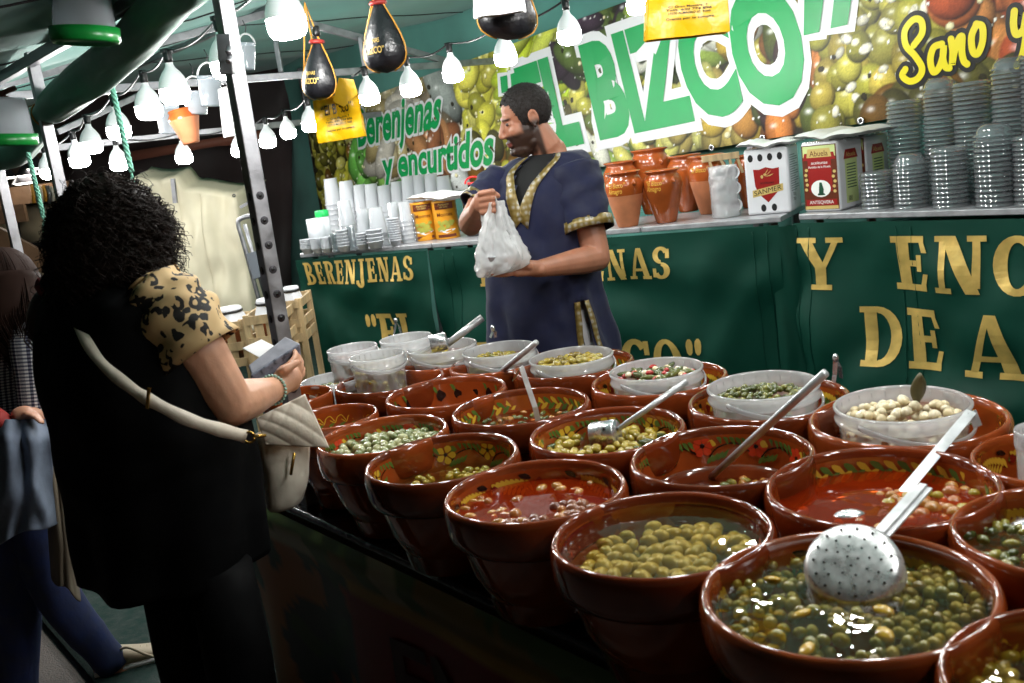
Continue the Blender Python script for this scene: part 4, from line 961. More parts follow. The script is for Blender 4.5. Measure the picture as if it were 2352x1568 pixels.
def bulb(p, label, tilt=0.):
    root = empty('hanging_bulb', p, label, 'light bulb', 'white light bulbs strung under the canopy')
    for nm, me in (('socket', ME_S), ('housing', ME_H), ('diffuser', ME_D)):
        o = bpy.data.objects.new(nm, me); C.objects.link(o); o.parent = root
    root.rotation_euler = (random.uniform(-.05, .05), random.uniform(-.05, .05), random.uniform(0, 6)); return root
def bulb_px(px, py, wpx, label):
    Yd = .116*FPX/wpx; d = ray(px, py); p = CAM+d*(Yd/FPX); bulb(p-Vector((0, 0, .05)), label); return p+Vector((0, 0, .15))
SA = [bulb_px(657, 40, 92, 'largest white bulb, hanging nearest the camera at the top'), bulb_px(521, 140, 76, 'bulb half hidden behind the steel post'), bulb_px(400, 203, 67, 'bulb second nearest on the front string, left of the post'),
      bulb_px(340, 243, 60, 'bulb between the hanging mint rope and the larger bulb'), bulb_px(271, 292, 54, 'bulb crossed by the mint rope'), bulb_px(208, 327, 48, 'bulb just above the curly hair, front string'),
      bulb_px(182, 360, 46, 'bulb partly behind another above the curly hair'), bulb_px(112, 388, 43, 'bulb at the far left below the rolled flap')]
SB = [bulb_px(1465, 4, 52, 'bulb at the top edge beside the yellow bags'), bulb_px(1307, 72, 55, 'bulb above the first big letters of the banner'), bulb_px(1160, 124, 52, 'bulb under the napkins and wineskin'),
      bulb_px(1040, 163, 48, 'bulb in front of the upper banner edge'), bulb_px(943, 195, 49, 'bulb above the word on the left of the banner'), bulb_px(848, 216, 47, 'bulb right of the yellow bag, back string'),
      bulb_px(713, 280, 42, 'bulb half hidden by the hanging yellow bag'), bulb_px(661, 299, 36, 'small bulb right of the pair in the far corner'), bulb_px(614, 319, 38, 'small bulb in the far corner right of the post'),
      bulb_px(549, 340, 37, 'small bulb peeping out left of the post'), bulb_px(421, 356, 38, 'small bulb under the hanging clay pot'), bulb_px(272, 370, 41, 'small bulb behind the mint rope near the curly hair')]
SA0 = [at(838, -95, Y=2.5)+Vector((0, 0, .15))]+[fr(-.9-.6*i, .62, 2.32) for i in range(4)]
for i, p in enumerate(SA0): bulb(p-Vector((0, 0, .2)), 'bulb of the front string above the table, beyond the top of the picture')
SB0 = [Vector(q) for q in ((1.0, 4.5, 2.54), (1.25, 3.85, 2.52), (1.5, 3.15, 2.5), (1.75, 2.45, 2.48))]
for i, p in enumerate(SB0): bulb(p-Vector((0, 0, .2)), 'bulb of the back string at upper right, beyond the top of the picture')
CABLE = mat('black_cable', rgb(24, 24, 26), .4)
for pts, lb in ((SA0[::-1]+SA, 'twisted black light cable along the front of the canopy'), (SB0[::-1]+SB, 'black light cable running above the banner to the far corner')):
    P_ = []
    for a, b in zip(pts[:-1], pts[1:]):
        for i in range(8): P_.append(a.lerp(b, i/8)-Vector((0, 0, .03*math.sin(PI*i/8))))
    P_.append(pts[-1]); mb = MB(); mb.tube(P_, .0055, 6); tag(mb.build('light_cable', CABLE), lb, 'cable')
# ================================================================ goods on the back counters
def on(px, py): return at(px, py, z=CZ)
def mpp(p): return (p-CAM).dot(FW)/FPX
CUPM = clear_mat('clear_cup_plastic', (.93, .94, .95, 1), .03, .1, diff=.38, dcol=(.9, .92, .95, 1), transl=.4, ior=1.4)
LIDM = clear_mat('clear_lid_plastic', (.80, .83, .85, 1), .15, .09, diff=.17, dcol=(.72, .75, .77, 1), ior=1.5)
CUPW = mat('white_tub_plastic', rgb(222, 226, 232), .35)
def cup_mesh(up, m, nm, hh=.135):
    mb = MB(); p = [(.0, 0), (.033, 0), (.045, hh-.006), (.049, hh-.005), (.05, hh), (.0465, hh)]
    if not up: p = [(r, hh-z) for r, z in p]
    mb.lathe(p, 20); return mb.mesh(nm, m)
ME_CUP = cup_mesh(True, CUPM, 'cup'); ME_CUPI = cup_mesh(False, CUPM, 'cup'); ME_TUBW = cup_mesh(True, CUPW, 'tub', .045)
mb = MB(); mb.lathe([(0, .006), (.040, .006), (.042, .011), (.046, .011), (.049, .004), (.051, .0), (.051, .003)], 22, fn=lambda a, z: 1+.004*math.cos(a*11)); ME_LID = mb.mesh('lid', LIDM)
mb = MB(); mb.lathe([(0, .03), (.030, .03), (.041, .016), (.043, .006), (.049, .004), (.051, 0)], 22); ME_DOME = mb.mesh('lid', LIDM)
def stack(px, base, top, wpx, me, step, label, grp, cat='cup stack', name='cup_stack', ch=.135, back=0., lean=.0, alt=None, sc=None):
    p = on(px, base)+back*nB; k = mpp(p); D = wpx*k; H = (base-top)*k*1.02; sc = D/.10
    root = empty(name, (p.x, p.y, CZ+.001), label, cat, grp); rs_ = random.Random(int(px*7+base)); z = 0.; n = 0; dx = dy = 0.
    cnt = max(1, int((H-ch*sc*(1 if ch > .02 else 0))/(step*sc))+1)
    for i in range(cnt):
        o = bpy.data.objects.new(me.name.split('.')[0], (alt if alt is not None and i >= cnt-2 else me)); C.objects.link(o); o.parent = root
        dx += rs_.uniform(-.0009, .0009)+lean*.001; dy += rs_.uniform(-.0007, .0007); o.location = (dx, dy, step*sc*i); o.scale = (sc, sc, sc); o.rotation_euler = (rs_.uniform(-.015, .015), rs_.uniform(-.015, .015), rs_.uniform(0, 6))
    return root
D2 = lambda x, y=0: ((1000+x/2.119)/1.694, (640+y/2.119)/1.694)
cg = 'stacks of plastic cups at the left counter'
ordn = ['first', 'second', 'third', 'fourth', 'fifth', 'sixth', 'seventh', 'eighth', 'ninth', 'tenth', 'eleventh', 'twelfth']
for i, (x, b, t, w_) in enumerate([(568, 600, 145, 105), (690, 600, 150, 110), (800, 590, 180, 100), (890, 585, 160, 100), (1000, 575, 168, 105), (1105, 565, 140, 100), (1200, 560, 125, 100), (1295, 550, 112, 100), (1390, 545, 106, 100), (1490, 540, 108, 105)]):
    stack(*D2(x, b), D2(0, t)[1], w_*1.5/3.59, ME_CUPI, .026, 'tall stack of clear cups in the rear row, %s from the left' % ordn[i], cg, back=.16)
for i, (x, b, t, w_) in enumerate([(735, 690, 310, 120), (875, 685, 365, 110), (985, 680, 360, 130), (1125, 660, 300, 95), (1220, 655, 308, 95)]):
    stack(*D2(x, b), D2(0, t)[1], w_*1.25/3.59, ME_CUPI, .03, 'clear cup stack in the middle row, %s from the left' % ordn[i], cg, back=.05)
for i, (x, b, t, w_, s_) in enumerate([(425, 735, 612, 100, .012), (505, 730, 600, 90, .011), (585, 726, 590, 85, .011), (655, 720, 575, 60, .010), (800, 706, 515, 62, .010), (725, 716, 520, 100, .022), (880, 700, 555, 95, .02), (985, 692, 520, 125, .022), (1150, 668, 440, 95, .018), (1300, 636, 418, 85, .009), (600, 560, 300, 110, .03)]):
    stack(*D2(x, b), D2(0, t)[1], w_*1.15/3.59, ME_TUBW if i not in (3, 4, 9) else ME_LID, s_, 'white tub and lid stack at the front of the counter, %s in line' % ordn[i], cg, ch=.045 if i not in (3, 4, 9) else .01, name='tub_stack', cat='tub stack', back=.0 if i < 10 else .1)
lg = 'clear lid stacks on the right counter'
for i, (x, b, t, w_, bk) in enumerate([(1100, 1712, 1425, 225, 0), (1372, 1708, 1345, 235, 0), (1700, 1700, 1250, 250, 0), (2070, 1692, 1130, 270, 0), (2390, 1680, 1150, 270, 0), (1290, 1690, 905, 235, .22), (1590, 1690, 800, 230, .22), (1870, 1690, 775, 245, .22), (2200, 1690, 635, 250, .22), (2430, 1685, 560, 250, .22)]):
    q = D4(x, b); stack(q[0], q[1], D4(0, t)[1], w_*1.2/3.59, ME_LID, .0125, 'stack of clear lids in the %s row, %s from the left' % ('front' if not bk else 'rear', ordn[i % 5]), lg, 'lid stack', 'lid_stack', .01, bk, alt=ME_DOME if i in (1, 3, 6, 8) else None, lean=random.uniform(-.3, .3))

# ---------------------------------------------------------------- printed tins
TINW = mat('white_tin', rgb(226, 226, 230), .3, var=.05); INKR = mat('red_print', rgb(150, 24, 20), .35); INKG = mat('pale_green_print', rgb(206, 220, 150), .35)
INKGO = mat('gold_print', rgb(206, 180, 110), .35); INKO = mat('orange_print', rgb(222, 150, 34), .35); INKBR = mat('brown_print', rgb(96, 40, 16), .35); INKOL = mat('olive_print', rgb(168, 166, 72), .35); INKGR = mat('grey_print', rgb(120, 120, 126), .4); INKW = mat('white_print', rgb(240, 240, 236), .35); INKDG = mat('dark_green_print', rgb(20, 74, 50), .4)
def box_tin(name, corner, dirv, w_, d_, h, label):
    dirv = Vector((dirv.x, dirv.y, 0)).normalized(); bk = Vector((-dirv.y, dirv.x, 0)); bk = bk if bk.y > 0 else -bk
    root = empty(name, corner, label, 'tin'); c = corner+dirv*w_/2+bk*d_/2+Vector((0, 0, h/2+.001)); R = Matrix((dirv, bk, Vector((0, 0, 1)))).transposed()
    mb = MB(); mb.box(c, (w_, d_, h), R); mb.build('can', TINW, root, smooth=False, bevel=.012)
    mb = MB(); mb.box(c+Vector((0, 0, h/2)), (w_-.012, d_-.012, .006), R); mb.build('seam_rim', STEEL, root, smooth=False, bevel=.002)
    F = lambda lift=.0: (lambda x, y: corner+dirv*x-bk*(.0008+lift)+Vector((0, 0, y)))
    Sd = lambda lift=.0: (lambda x, y: corner+dirv*(w_+.0008+lift)+bk*x+Vector((0, 0, y)))
    return root, F, Sd
def flat(root, polys, fn, m, nm='print'):
    for p in polys: mb = MB(); mb.add([fn(*q) for q in p], [tuple(range(len(p)))]); mb.build(nm, m, root)
def disc(x, y, rx, ry, n=16, a0=0, a1=2*PI): return [(x+rx*math.cos(a0+(a1-a0)*j/n), y+ry*math.sin(a0+(a1-a0)*j/n)) for j in range(n)]
def words(root, items, fn, m, nm='print_text'):
    mb = MB()
    for (t, x, y, h, w_) in items: text_line(mb, t, x, y, h, fn, 0, w_, .004, 0., True)
    return mb.build(nm, m, root)
A_, B_ = on(1716, 497), on(1806, 488); dv = (B_-A_); dv.normalize()
root, F, Sd = box_tin('white_tin', A_+nB*.02, dL, .225, .225, .335, 'white tin with a red shield and black olives on its front')
flat(root, [disc(.035+.05*i, .292, .0135, .019) for i in range(4)]+[disc(.085+.055*i, .035, .0135, .019) for i in range(2)], F(), INKB)
flat(root, [[(.045, .235), (.075, .232), (.11, .242), (.145, .232), (.178, .235), (.174, .15), (.16, .11), (.112, .062), (.064, .11), (.05, .15)]], F(), INKR); flat(root, [[(.034, .128), (.192, .154), (.192, .118), (.034, .092)]], F(.0006), INKGO)
mb = MB(); text_quad(mb, 'SANMER', [(.042, .1), (.184, .124), (.184, .148), (.042, .124)], F(.0012)); mb.build('print_text', INKB, root)
flat(root, [disc(.088, .195, .007, .009), disc(.104, .205, .008, .006), [(.1, .19), (.13, .215), (.138, .225), (.122, .212)], [(.1, .198), (.12, .225), (.122, .232), (.108, .214)], [(.104, .194), (.14, .205), (.15, .206), (.13, .196)]], F(.0012), INKGO)
words(root, [('aceitunas', .112, .158, .012, .07)], F(.0012), INKB)
flat(root, [[(.03, .29-.012*i), (.03+.16*(1 if i % 3 else .7), .29-.012*i), (.03+.16*(1 if i % 3 else .7), .286-.012*i), (.03, .286-.012*i)] for i in range(16)], Sd(), INKGR); words(root, [('7920 g', .09, .08, .016, .06), ('7920 r', .09, .055, .016, .06)], Sd(), INKB)
def abuela(corner, dirv, label, w_=.20, d_=.235, h=.34):
    root, F, Sd = box_tin('olive_tin', corner, dirv, w_, d_, h, label); W = w_
    flat(root, [[(.006, .012), (W-.006, .012), (W-.006, h-.012), (.006, h-.012)]], F(), INKBR); flat(root, [[(.012, h-.07), (W-.012, h-.07), (W-.012, h-.016), (.012, h-.016)]], F(.0005), INKG)
    flat(root, [[(W*.18, .1), (W*.82, .1), (W*.82, h-.075), (W*.18, h-.075)]], F(.0005), INKR); flat(root, [disc(W/2, .115, W*.27, .042)], F(.0009), INKW)
    flat(root, [[(W*.08, .062), (W*.92, .062), (W*.92, .032), (W*.08, .032)], [(W*.1, h-.05), (W*.9, h-.05), (W*.94, h-.085), (W*.06, h-.085)]], F(.0012), INKR); flat(root, [[(W*.2, h-.03), (W*.8, h-.03), (W*.84, h-.072), (W*.16, h-.072)], [(W*.05, .014), (W*.95, .014), (W*.95, .03), (W*.05, .03)]], F(.0015), INKGO)
    flat(root, [disc(W*(.12 if i % 2 else .88)+.004*math.sin(i*5), .1+.012*i, .009, .008, 9) for i in range(10)], F(.0013), INKGO)
    words(root, [('Abuela', W/2, h-.066, .026, W*.5)], F(.0019), INKBR); words(root, [('aceitunas', W/2, h-.105, .014, W*.44), ('Partidas de la Abuela', W/2, h-.124, .011, W*.6)], F(.001), INKW); words(root, [('ANTEQVERA', W/2, .04, .016, W*.66)], F(.0019), INKW)
    flat(root, [[(W*.44, .085), (W*.56, .085), (W*.58, .11), (W*.53, .145), (W*.47, .145), (W*.45, .115)], [(W*.4, .082), (W*.62, .082), (W*.58, .092), (W*.42, .092)]], F(.0014), INKDG)
    flat(root, [[(.06, .03), (d_-.06, .03), (d_-.06, h-.06), (.06, h-.06)]], Sd(), INKG); flat(root, [[(.07, h-.05), (d_-.07, h-.05), (d_-.05, h-.095), (.05, h-.095)]], Sd(.0006), INKR); words(root, [('Abuela', d_/2, h-.085, .022, .09)], Sd(.0012), INKGO)
    flat(root, [[(.075, h-.12-.014*i), (d_-.075, h-.12-.014*i), (d_-.075, h-.125-.014*i), (.075, h-.125-.014*i)] for i in range(9)], Sd(.0006), INKDG); flat(root, [[(.08+.005*i, .04), (.0825+.005*i, .04), (.0825+.005*i, .065), (.08+.005*i, .065)] for i in range(7)], Sd(.0006), INKB)
    return root
A_, B_ = on(1843, 489), on(1932, 484); dv = (B_-A_); dv.z = 0
abuela(A_+N*.02, Vector((math.cos(-.86), math.sin(-.86), 0)), 'tall printed olive tin with brown and red label at left of the lid stacks')
P2_ = A_+N*.26+T*.0; abuela(P2_, Vector((math.cos(-.86), math.sin(-.86), 0)), 'rear printed tin showing only its pale green side')
# round orange cans with olives
def can(px, base, wpx, hpx, label):
    p = on(px, base); k = mpp(p); R_, H = wpx*k/2, hpx*k; root = empty('orange_can', p, label, 'can'); mb = MB(); pr = [(0, 0), (R_, 0), (R_, .006)]
    for i in range(12): pr += [(R_*.985, .02+H*.9*i/12), (R_, .03+H*.9*i/12)]
    pr += [(R_, H-.006), (R_, H), (R_*.95, H), (R_*.95, H-.005), (0, H-.005)]; mb.lathe(pr, 28, p+Vector((0, R_, .001))); mb.build('can', INKO, root)
    fn = lambda lift: (lambda x, y: p+Vector((0, R_, .001))+Vector((math.sin(x/R_)*(R_+.001+lift), -math.cos(x/R_)*(R_+.001+lift), y)))
    rs_ = random.Random(int(px))
    flat(root, [[(-R_*.8+R_*1.6*i/8, H*.78) for i in range(9)]+[(R_*.8-R_*1.6*i/8, H*.95) for i in range(9)]], fn(0), INKBR); flat(root, [[(-R_*.8+R_*1.6*i/8, .012) for i in range(9)]+[(R_*.8-R_*1.6*i/8, .03) for i in range(9)]], fn(0), INKBR)
    flat(root, [[(-R_*.75+R_*1.5*i/8, .035+.02*abs(i-4)/4) for i in range(9)]+[(R_*.75-R_*1.5*i/8, H*.25) for i in range(9)]], fn(.0004), INKW)
    for q in range(20): flat(root, [disc(rs_.uniform(-.6, .6)*R_, H*rs_.uniform(.24, .46), .013, .011, 8)], fn(.001+.0002*q), INKOL, 'printed_olive') if q < 20 else None
    words(root, [('Montes', 0, H*.6, .022, R_*1.3)], fn(.0006), INKBR); words(root, [('Aceitunas', 0, H*.885, .012, R_*.9), ('con Sabor', 0, H*.82, .012, R_*.7)], fn(.0012), INKGO); return root
can(979, 553, 56, 88, 'left one of two orange olive cans under the white pack'); can(1029, 549, 57, 88, 'right one of two orange olive cans under the white pack')
PACK = mat('white_bag_pack', rgb(226, 226, 224), .4, var=.06, bump=.4, bscale=30)
def pack(a, b, dep, th, label, z):
    a, b = Vector((a.x, a.y, z)), Vector((b.x, b.y, z)); d = b-a; L_ = d.length; d.normalize(); bk = Vector((-d.y, d.x, 0)); bk = bk if bk.y > 0 else -bk; mb = MB()
    top = lambda u, v, s_: a+d*L_*u+bk*dep*v+Vector((0, 0, th*.5+s_*th*.5*(min(1, 6*min(u, 1-u, v, 1-v)))**.5+.006*nz(u*9, v*6)+.02*nz(u*3)))
    mb.grid(30, 12, lambda u, v: top(u, v, 1)); mb.grid(30, 12, lambda u, v: top(u, 1-v, -1)); return tag(mb.build('bag_pack', PACK), label, 'pack')
k = mpp(on(979, 553)); pack(on(955, 552)-nB*.05, on(1120, 545)-nB*.05, .26, .035, 'flat white pack of bags lying on the orange cans', CZ+88*k+.008)
A_ = on(1706, 497); pack(A_-nB*.03, A_+dL*.30-nB*.03, .27, .03, 'flat white pack of bags on the white shield tin', CZ+.345); 
A_ = on(1843, 489); pack(A_-Vector((.03, -.02, 0)), A_+Vector((.20, -.26, 0)), .42, .035, 'flat white pack of bags on the printed olive tins', CZ+.352)
# white cans and the green lid at the far left
def plain_can(px, base, wpx, hpx, m, label, lid=None):
    p = on(px, base)+nB*.1; k = mpp(p); R_, H = wpx*k/2, hpx*k; root = empty('white_can', p, label, 'can'); mb = MB(); mb.lathe([(0, 0), (R_, 0), (R_, H*.3), (R_*.97, H*.32), (R_, H*.34), (R_, H), (R_*.9, H), (0, H-.004)], 24, p+Vector((0, 0, .001))); mb.build('can', m, root)
    if lid: mb = MB(); mb.lathe([(R_*1.06, H-.03), (R_*1.08, H-.02), (R_*1.06, H), (R_*.98, H+.012), (0, H+.012)], 24, p); mb.build('lid', lid, root)
plain_can(713, 575, 42, 68, CUPW, 'plain white can at the far left end of the counter'); plain_can(730, 572, 30, 80, CUPW, 'white jar with a bright green screw lid', mat('green_lid', rgb(40, 190, 96), .3))
# black jugs with red handles
for i, (px, b) in enumerate(((1080, 545), (1130, 542))):
    p = on(px, b)+nB*.12; k = mpp(p); root = empty('black_jug', p, ('left' if not i else 'right')+' black molasses jug with a red swing handle behind the vendor', 'jug'); R_ = .085; H = .31
    mb = MB(); pr = [(0, 0), (R_*.92, 0)]+[(R_*(1-.03*(j % 2)), .01+.2*j/14) for j in range(15)]+[(R_*.9, .24), (R_*.6, .275), (R_*.42, .29), (R_*.42, H), (0, H)]; mb.lathe(pr, 26, p+Vector((0, 0, .001))); mb.build('body', mat('black_glass', rgb(12, 10, 10), .08, coat=.5), root)
    mb = MB(); c = p+Vector((0, 0, H+.005)); mb.tube([c+Vector((.05*math.cos(a), 0, .04*math.sin(a)+.002)) for a in [PI*j/10 for j in range(11)]], .006, 6); mb.box(c+Vector((0, 0, .004)), (.07, .05, .012)); mb.build('handle', mat('red_plastic', rgb(206, 22, 26), .3), root)
# glazed storage pots
TERR = mat('raw_terracotta', rgb(190, 118, 78), .75, var=.15, vscale=14, bump=.1); GLZ = mat('honey_glaze', rgb(160, 78, 32), .2, var=.25, vscale=9, coat=.35, bump=.05, bscale=20); INKPOT = mat('yellow_slip', rgb(226, 176, 70), .3)
def pot(px, base, top, wpx, half, label, back=0., text=None, tz=0.):
    p = on(px, base)+nB*back; k = mpp(p); R_ = wpx*k/2; H = (base-top)*k; root = empty('storage_pot', (p.x, p.y, CZ+.001), label, 'pot', 'glazed clay pots on the middle counter')
    fn = lambda a, z: 1+.01*math.sin(a*2+px); lo = [(0, 0), (.50, 0), (.53, .02), (.68, .22), (.85, .46), (.93, .58)]; hi = [(.93, .58), (1., .72), (.97, .82), (.82, .90), (.76, .925), (.78, .95), (.90, .975), (.93, .99), (.90, 1.), (.82, .985), (.72, .94), (.6, .8)]
    mb = MB(); mb.lathe([(r*R_, z*H) for r, z in lo], 30, fn=fn); set_local(mb.build('lower_body', TERR if half else GLZ, root)); mb = MB(); mb.lathe([(r*R_, z*H) for r, z in hi], 30, fn=fn); set_local(mb.build('glazed_shoulder', GLZ, root))
    va = math.atan2(CAM.y-p.y, CAM.x-p.x)
    for s_ in (.55, .55+PI):
        mb = MB(); a = va+s_; mb.ell((R_*.99*math.cos(a), R_*.99*math.sin(a), H*.8), (.014, .014, .02), 8); mb.ell((R_*1.06*math.cos(a), R_*1.06*math.sin(a), H*.785), (.009, .009, .012), 8); set_local(mb.build('lug', GLZ, root))
    if text:
        mb = MB(); f_ = lambda x, y: Vector(((R_*1.012)*math.cos(va-.25+x/R_), (R_*1.012)*math.sin(va-.25+x/R_), y))
        text_line(mb, text[0], -.02, H*.735, .026, f_, 0, R_*1.0, .004, .2, True); text[1] and text_line(mb, text[1], -.03, H*.63, .026, f_, 0, R_*.8, .004, .2, True); set_local(mb.build('slip_lettering', INKPOT, root))
pot(1440, 521, 396, 88, True, 'front storage pot nearest the vendor, honey glaze over raw clay', .02, ('“El Bizco”', 'Almagro')); pot(1527, 512, 392, 90, False, 'fully glazed storage pot in front, second from the vendor', .03, ('“El Bizco”', 'Almagro'))
pot(1625, 493, 360, 90, True, 'large storage pot with raw clay base beside the wooden stand', .06, ('“El Bizco”', '')); pot(1462, 505, 358, 94, False, 'rear storage pot with knotted string on its rim', .3); pot(1548, 498, 370, 84, False, 'rear storage pot between two front pots', .26); pot(1398, 515, 385, 80, False, 'storage pot half hidden behind the vendor', .25); pot(1690, 492, 372, 70, False, 'storage pot hidden behind the wooden stand', .3)
p = on(1462, 505)+nB*.1; mb = MB(); q = at(1532, 355, Y=p.y+.05); mb.tube(spline([q, q+Vector((.02, -.02, -.03)), q+Vector((.01, -.03, -.05)), q+Vector((.05, -.03, -.045)), q+Vector((.08, -.03, -.05))], 5), .004, 6); tag(mb.build('string', mat('jute_string', rgb(200, 176, 130), .8)), 'knotted jute string dangling over the rear storage pot', 'string')
root = empty('wooden_stand', on(1660, 490), 'slatted wooden stand leaning behind the wrapped cups', 'stand'); Yb = on(1660, 490).y-.02
mb = MB(); mb.beam(at(1612, 366, Y=Yb), at(1697, 355, Y=Yb), .02, .035); mb.build('rail', WOOD, root, smooth=False, bevel=.002)
for (a, b) in (((1630, 372), (1664, 478)), ((1656, 368), (1674, 400)), ((1676, 366), (1684, 398)), ((1694, 364), (1706, 396))):
    mb = MB(); mb.beam(at(*a, Y=Yb), at(*b, Y=Yb), .018, .014); mb.build('slat', WOOD, root, smooth=False, bevel=.002)
WRAP = clear_mat('crinkled_wrap', (.9, .9, .92, 1), .12, .12, diff=.4, dcol=(.9, .9, .92, 1), bump=.9, bscale=60)
p = on(1672, 499); k = mpp(p); root = empty('wrapped_cups', p, 'shrink wrapped pack of white cups left of the shield tin', 'cups')
for i, zz in enumerate((.055, .145, .225)):
    for x in (-.02, .045): mb = MB(); mb.lathe([(.018, -.045), (.03, .035), (.034, .04), (.034, .045), (.031, .045), (.026, .01), (.018, -.03), (0, -.03)], 18, p+Vector((x, .03, zz)), 0, Matrix.Rotation(PI/2-.15, 3, 'X')); mb.build('cup', WHITEP, root)
mb = MB(); mb.grid(24, 20, lambda u, v: p+Vector((.075*math.cos(2*PI*u)*(1+.15*nz(u*8, v*6)), .07*math.sin(2*PI*u)*(1+.15*nz(u*8, v*6, 3))+.03, .005+.265*v)), closed=True); mb.build('wrap', WRAP, root)

# ================================================================ things hanging from the canopy
LEA = mat('black_leather', rgb(22, 22, 26), .38, var=.25, vscale=30, bump=.2, bscale=90); GOLDC = mat('gold_cord', rgb(206, 146, 52), .5); REDC = mat('red_band', rgb(150, 40, 34), .5)
def wineskin(neck, bottom, Y, wpx, label, words_=True, hook=None, turn=0.):
    a, b = at(*neck, Y=Y), at(*bottom, Y=Y); L_ = (a-b).length; R_ = wpx*Y/FPX/2*1.0; d = (b-a).normalized(); root = empty('wineskin', b, label, 'wineskin', 'black leather wineskins under the canopy')
    x = Vector((1, 0, 0)); x = (x-d*x.dot(d)).normalized(); y = d.cross(x).normalized()
    if y.y > 0: y = -y
    x2 = x*math.cos(turn)+y*math.sin(turn); y2 = y*math.cos(turn)-x*math.sin(turn)
    pr = [(0, .13), (.06, .15), (.16, .30), (.32, .56), (.5, .82), (.66, .98), (.78, 1.), (.88, .88), (.95, .6), (.985, .3), (1., 0)]
    S_ = lambda t, a_: (lambda r: a+d*L_*t+x2*math.cos(a_)*r*R_*(1+.16*math.cos(a_)**8)+y2*math.sin(a_)*r*R_*.72)(np.interp(t, [q[0] for q in pr], [q[1] for q in pr]))
    mb = MB(); mb.grid(28, 26, lambda u, v: S_(v, 2*PI*u), closed=True); mb.build('leather_body', LEA, root)
    for s_ in (0, PI):
        mb = MB(); 
        for off in (-.035, .035): mb.tube([S_(.05+.93*i/30, s_+off/max(.3, np.interp(.05+.93*i/30, [q[0] for q in pr], [q[1] for q in pr])))+(S_(.05+.93*i/30, s_)-(a+d*L_*(.05+.93*i/30))).normalized()*.003 for i in range(31)], .0016, 5)
        mb.build('seam_cord', GOLDC, root)
    mb = MB(); mb.lathe([(.0, 0), (.012, 0), (.013, .012), (.010, .03), (.008, .034), (0, .034)], 12, a-d*.0, 0, (-d).to_track_quat('Z', 'Y').to_matrix()); mb.build('spout', INKB, root)
    mb = MB(); mb.tube([a+d*L_*.08+x*math.cos(t)*.02+y*math.sin(t)*.018 for t in [2*PI*j/12 for j in range(13)]], .007, 6); mb.build('neck_band', REDC, root)
    hk = at(*hook, Y=Y) if hook else a+Vector((0, 0, .15)); mb = MB(); mb.tube([S_(.1, 0), hk, S_(.12, PI)], .0035, 6); mb.tube([S_(.5, PI)-x2*.004, hk], .003, 6); mb.build('shoulder_cord', GOLDC, root)
    if words_:
        mb = MB(); f_ = lambda q, v: S_(v, PI/2-q/(R_*.9)+turn*.0)+y*.004
        text_quad(mb, 'BERENJENAS', [(-R_*.85, .60), (R_*.25, .60), (R_*.25, .545), (-R_*.85, .545)], f_, 0, .01); text_quad(mb, 'EL BIZCO”', [(-R_*.8, .74), (R_*.45, .74), (R_*.45, .655), (-R_*.8, .655)], f_, 0, .02); mb.build('gold_lettering', GOLD, root)
wineskin((727, 84), (735, 231), 3.35, 78, 'smaller black wineskin in front of the yellow bag', hook=(700, 6), turn=.5); wineskin((866, -8), (890, 168), 3.0, 97, 'large black wineskin hanging at the top centre', hook=(868, -60), turn=.55); wineskin((1166, -90), (1166, 93), 2.75, 116, 'black wineskin half hidden by white napkins', False, hook=(1166, -150), turn=-.3)
YB = mat('yellow_bag_plastic', rgb(240, 186, 18), .3, var=.08, vscale=10, bump=.3, bscale=24)
def bags(quad, Y, label, lines, n=10, m=YB, name='bag_bundle', cat='bags', th=.004):
    P_ = [at(*q, Y=Y) for q in quad]; root = empty(name, P_[3], label, cat)   # quad: tl, tr, br, bl
    nrm = (P_[1]-P_[0]).cross(P_[3]-P_[0]).normalized(); nrm = nrm if nrm.y < 0 else -nrm
    f_ = lambda u, v, q=0: (P_[0]*(1-u)+P_[1]*u)*(1-v)+(P_[3]*(1-u)+P_[2]*u)*v+nrm*(-.004*q+.010*nz(u*3, v*3, q*.3)+.006*nz(u*8, v*2, q)+.006*math.sin(u*9)*v)+Vector((.004*math.sin(q*2), 0, -.004*math.sin(q*3.1)))*(1 if v > .5 else 0)
    for q in range(n):
        mb = MB(); mb.grid(14, 16, lambda u, v: f_(u, v, q)); mb.build('bag', m, root)
    for (t, u0, u1, v0, v1) in lines: mb = MB(); text_quad(mb, t, [(u0, v0), (u1, v0), (u1, v1), (u0, v1)], lambda u, v: f_(u, v)+nrm*.003, 0, .012); mb.build('bag_print', INKB, root)
    return root
L1_ = [('“El Bizco”', .16, .84, .40, .18), ('C/ Gran Maestre, 7', .25, .75, .52, .475), ('Telfs. 630 774 896', .22, .8, .59, .545), ('13270 ALMAGRO (C. Real)', .25, .78, .66, .615), ('Gracias por su compra', .22, .82, .78, .73)]
bags([(718, 232), (818, 205), (838, 312), (732, 329)], 3.45, 'bundle of yellow printed bags hanging behind the small wineskin', L1_, 8)
mb = MB(); q_ = [at(*p, Y=3.44) for p in ((765, 232), (778, 178), (812, 182), (822, 215), (790, 246))]; mb.add(q_, [(0, 1, 2, 3, 4)]); bl = [o for o in C.objects if o.name.startswith('bag_bundle') and o.parent is None][-1]; mb.build('folded_handle', YB, bl)
bags([(1494, -110), (1665, -120), (1674, 72), (1487, 92)], 2.9, 'thick bundle of yellow printed bags at the top edge', [(t, a, b, c * .55+.37, d * .55+.37) for t, a, b, c, d in L1_[1:]]+[('“El Bizco”', .15, .85, .5, .3)], 14)
NAP = mat('white_paper_bags', rgb(236, 236, 236), .6, bump=.15, bscale=30)
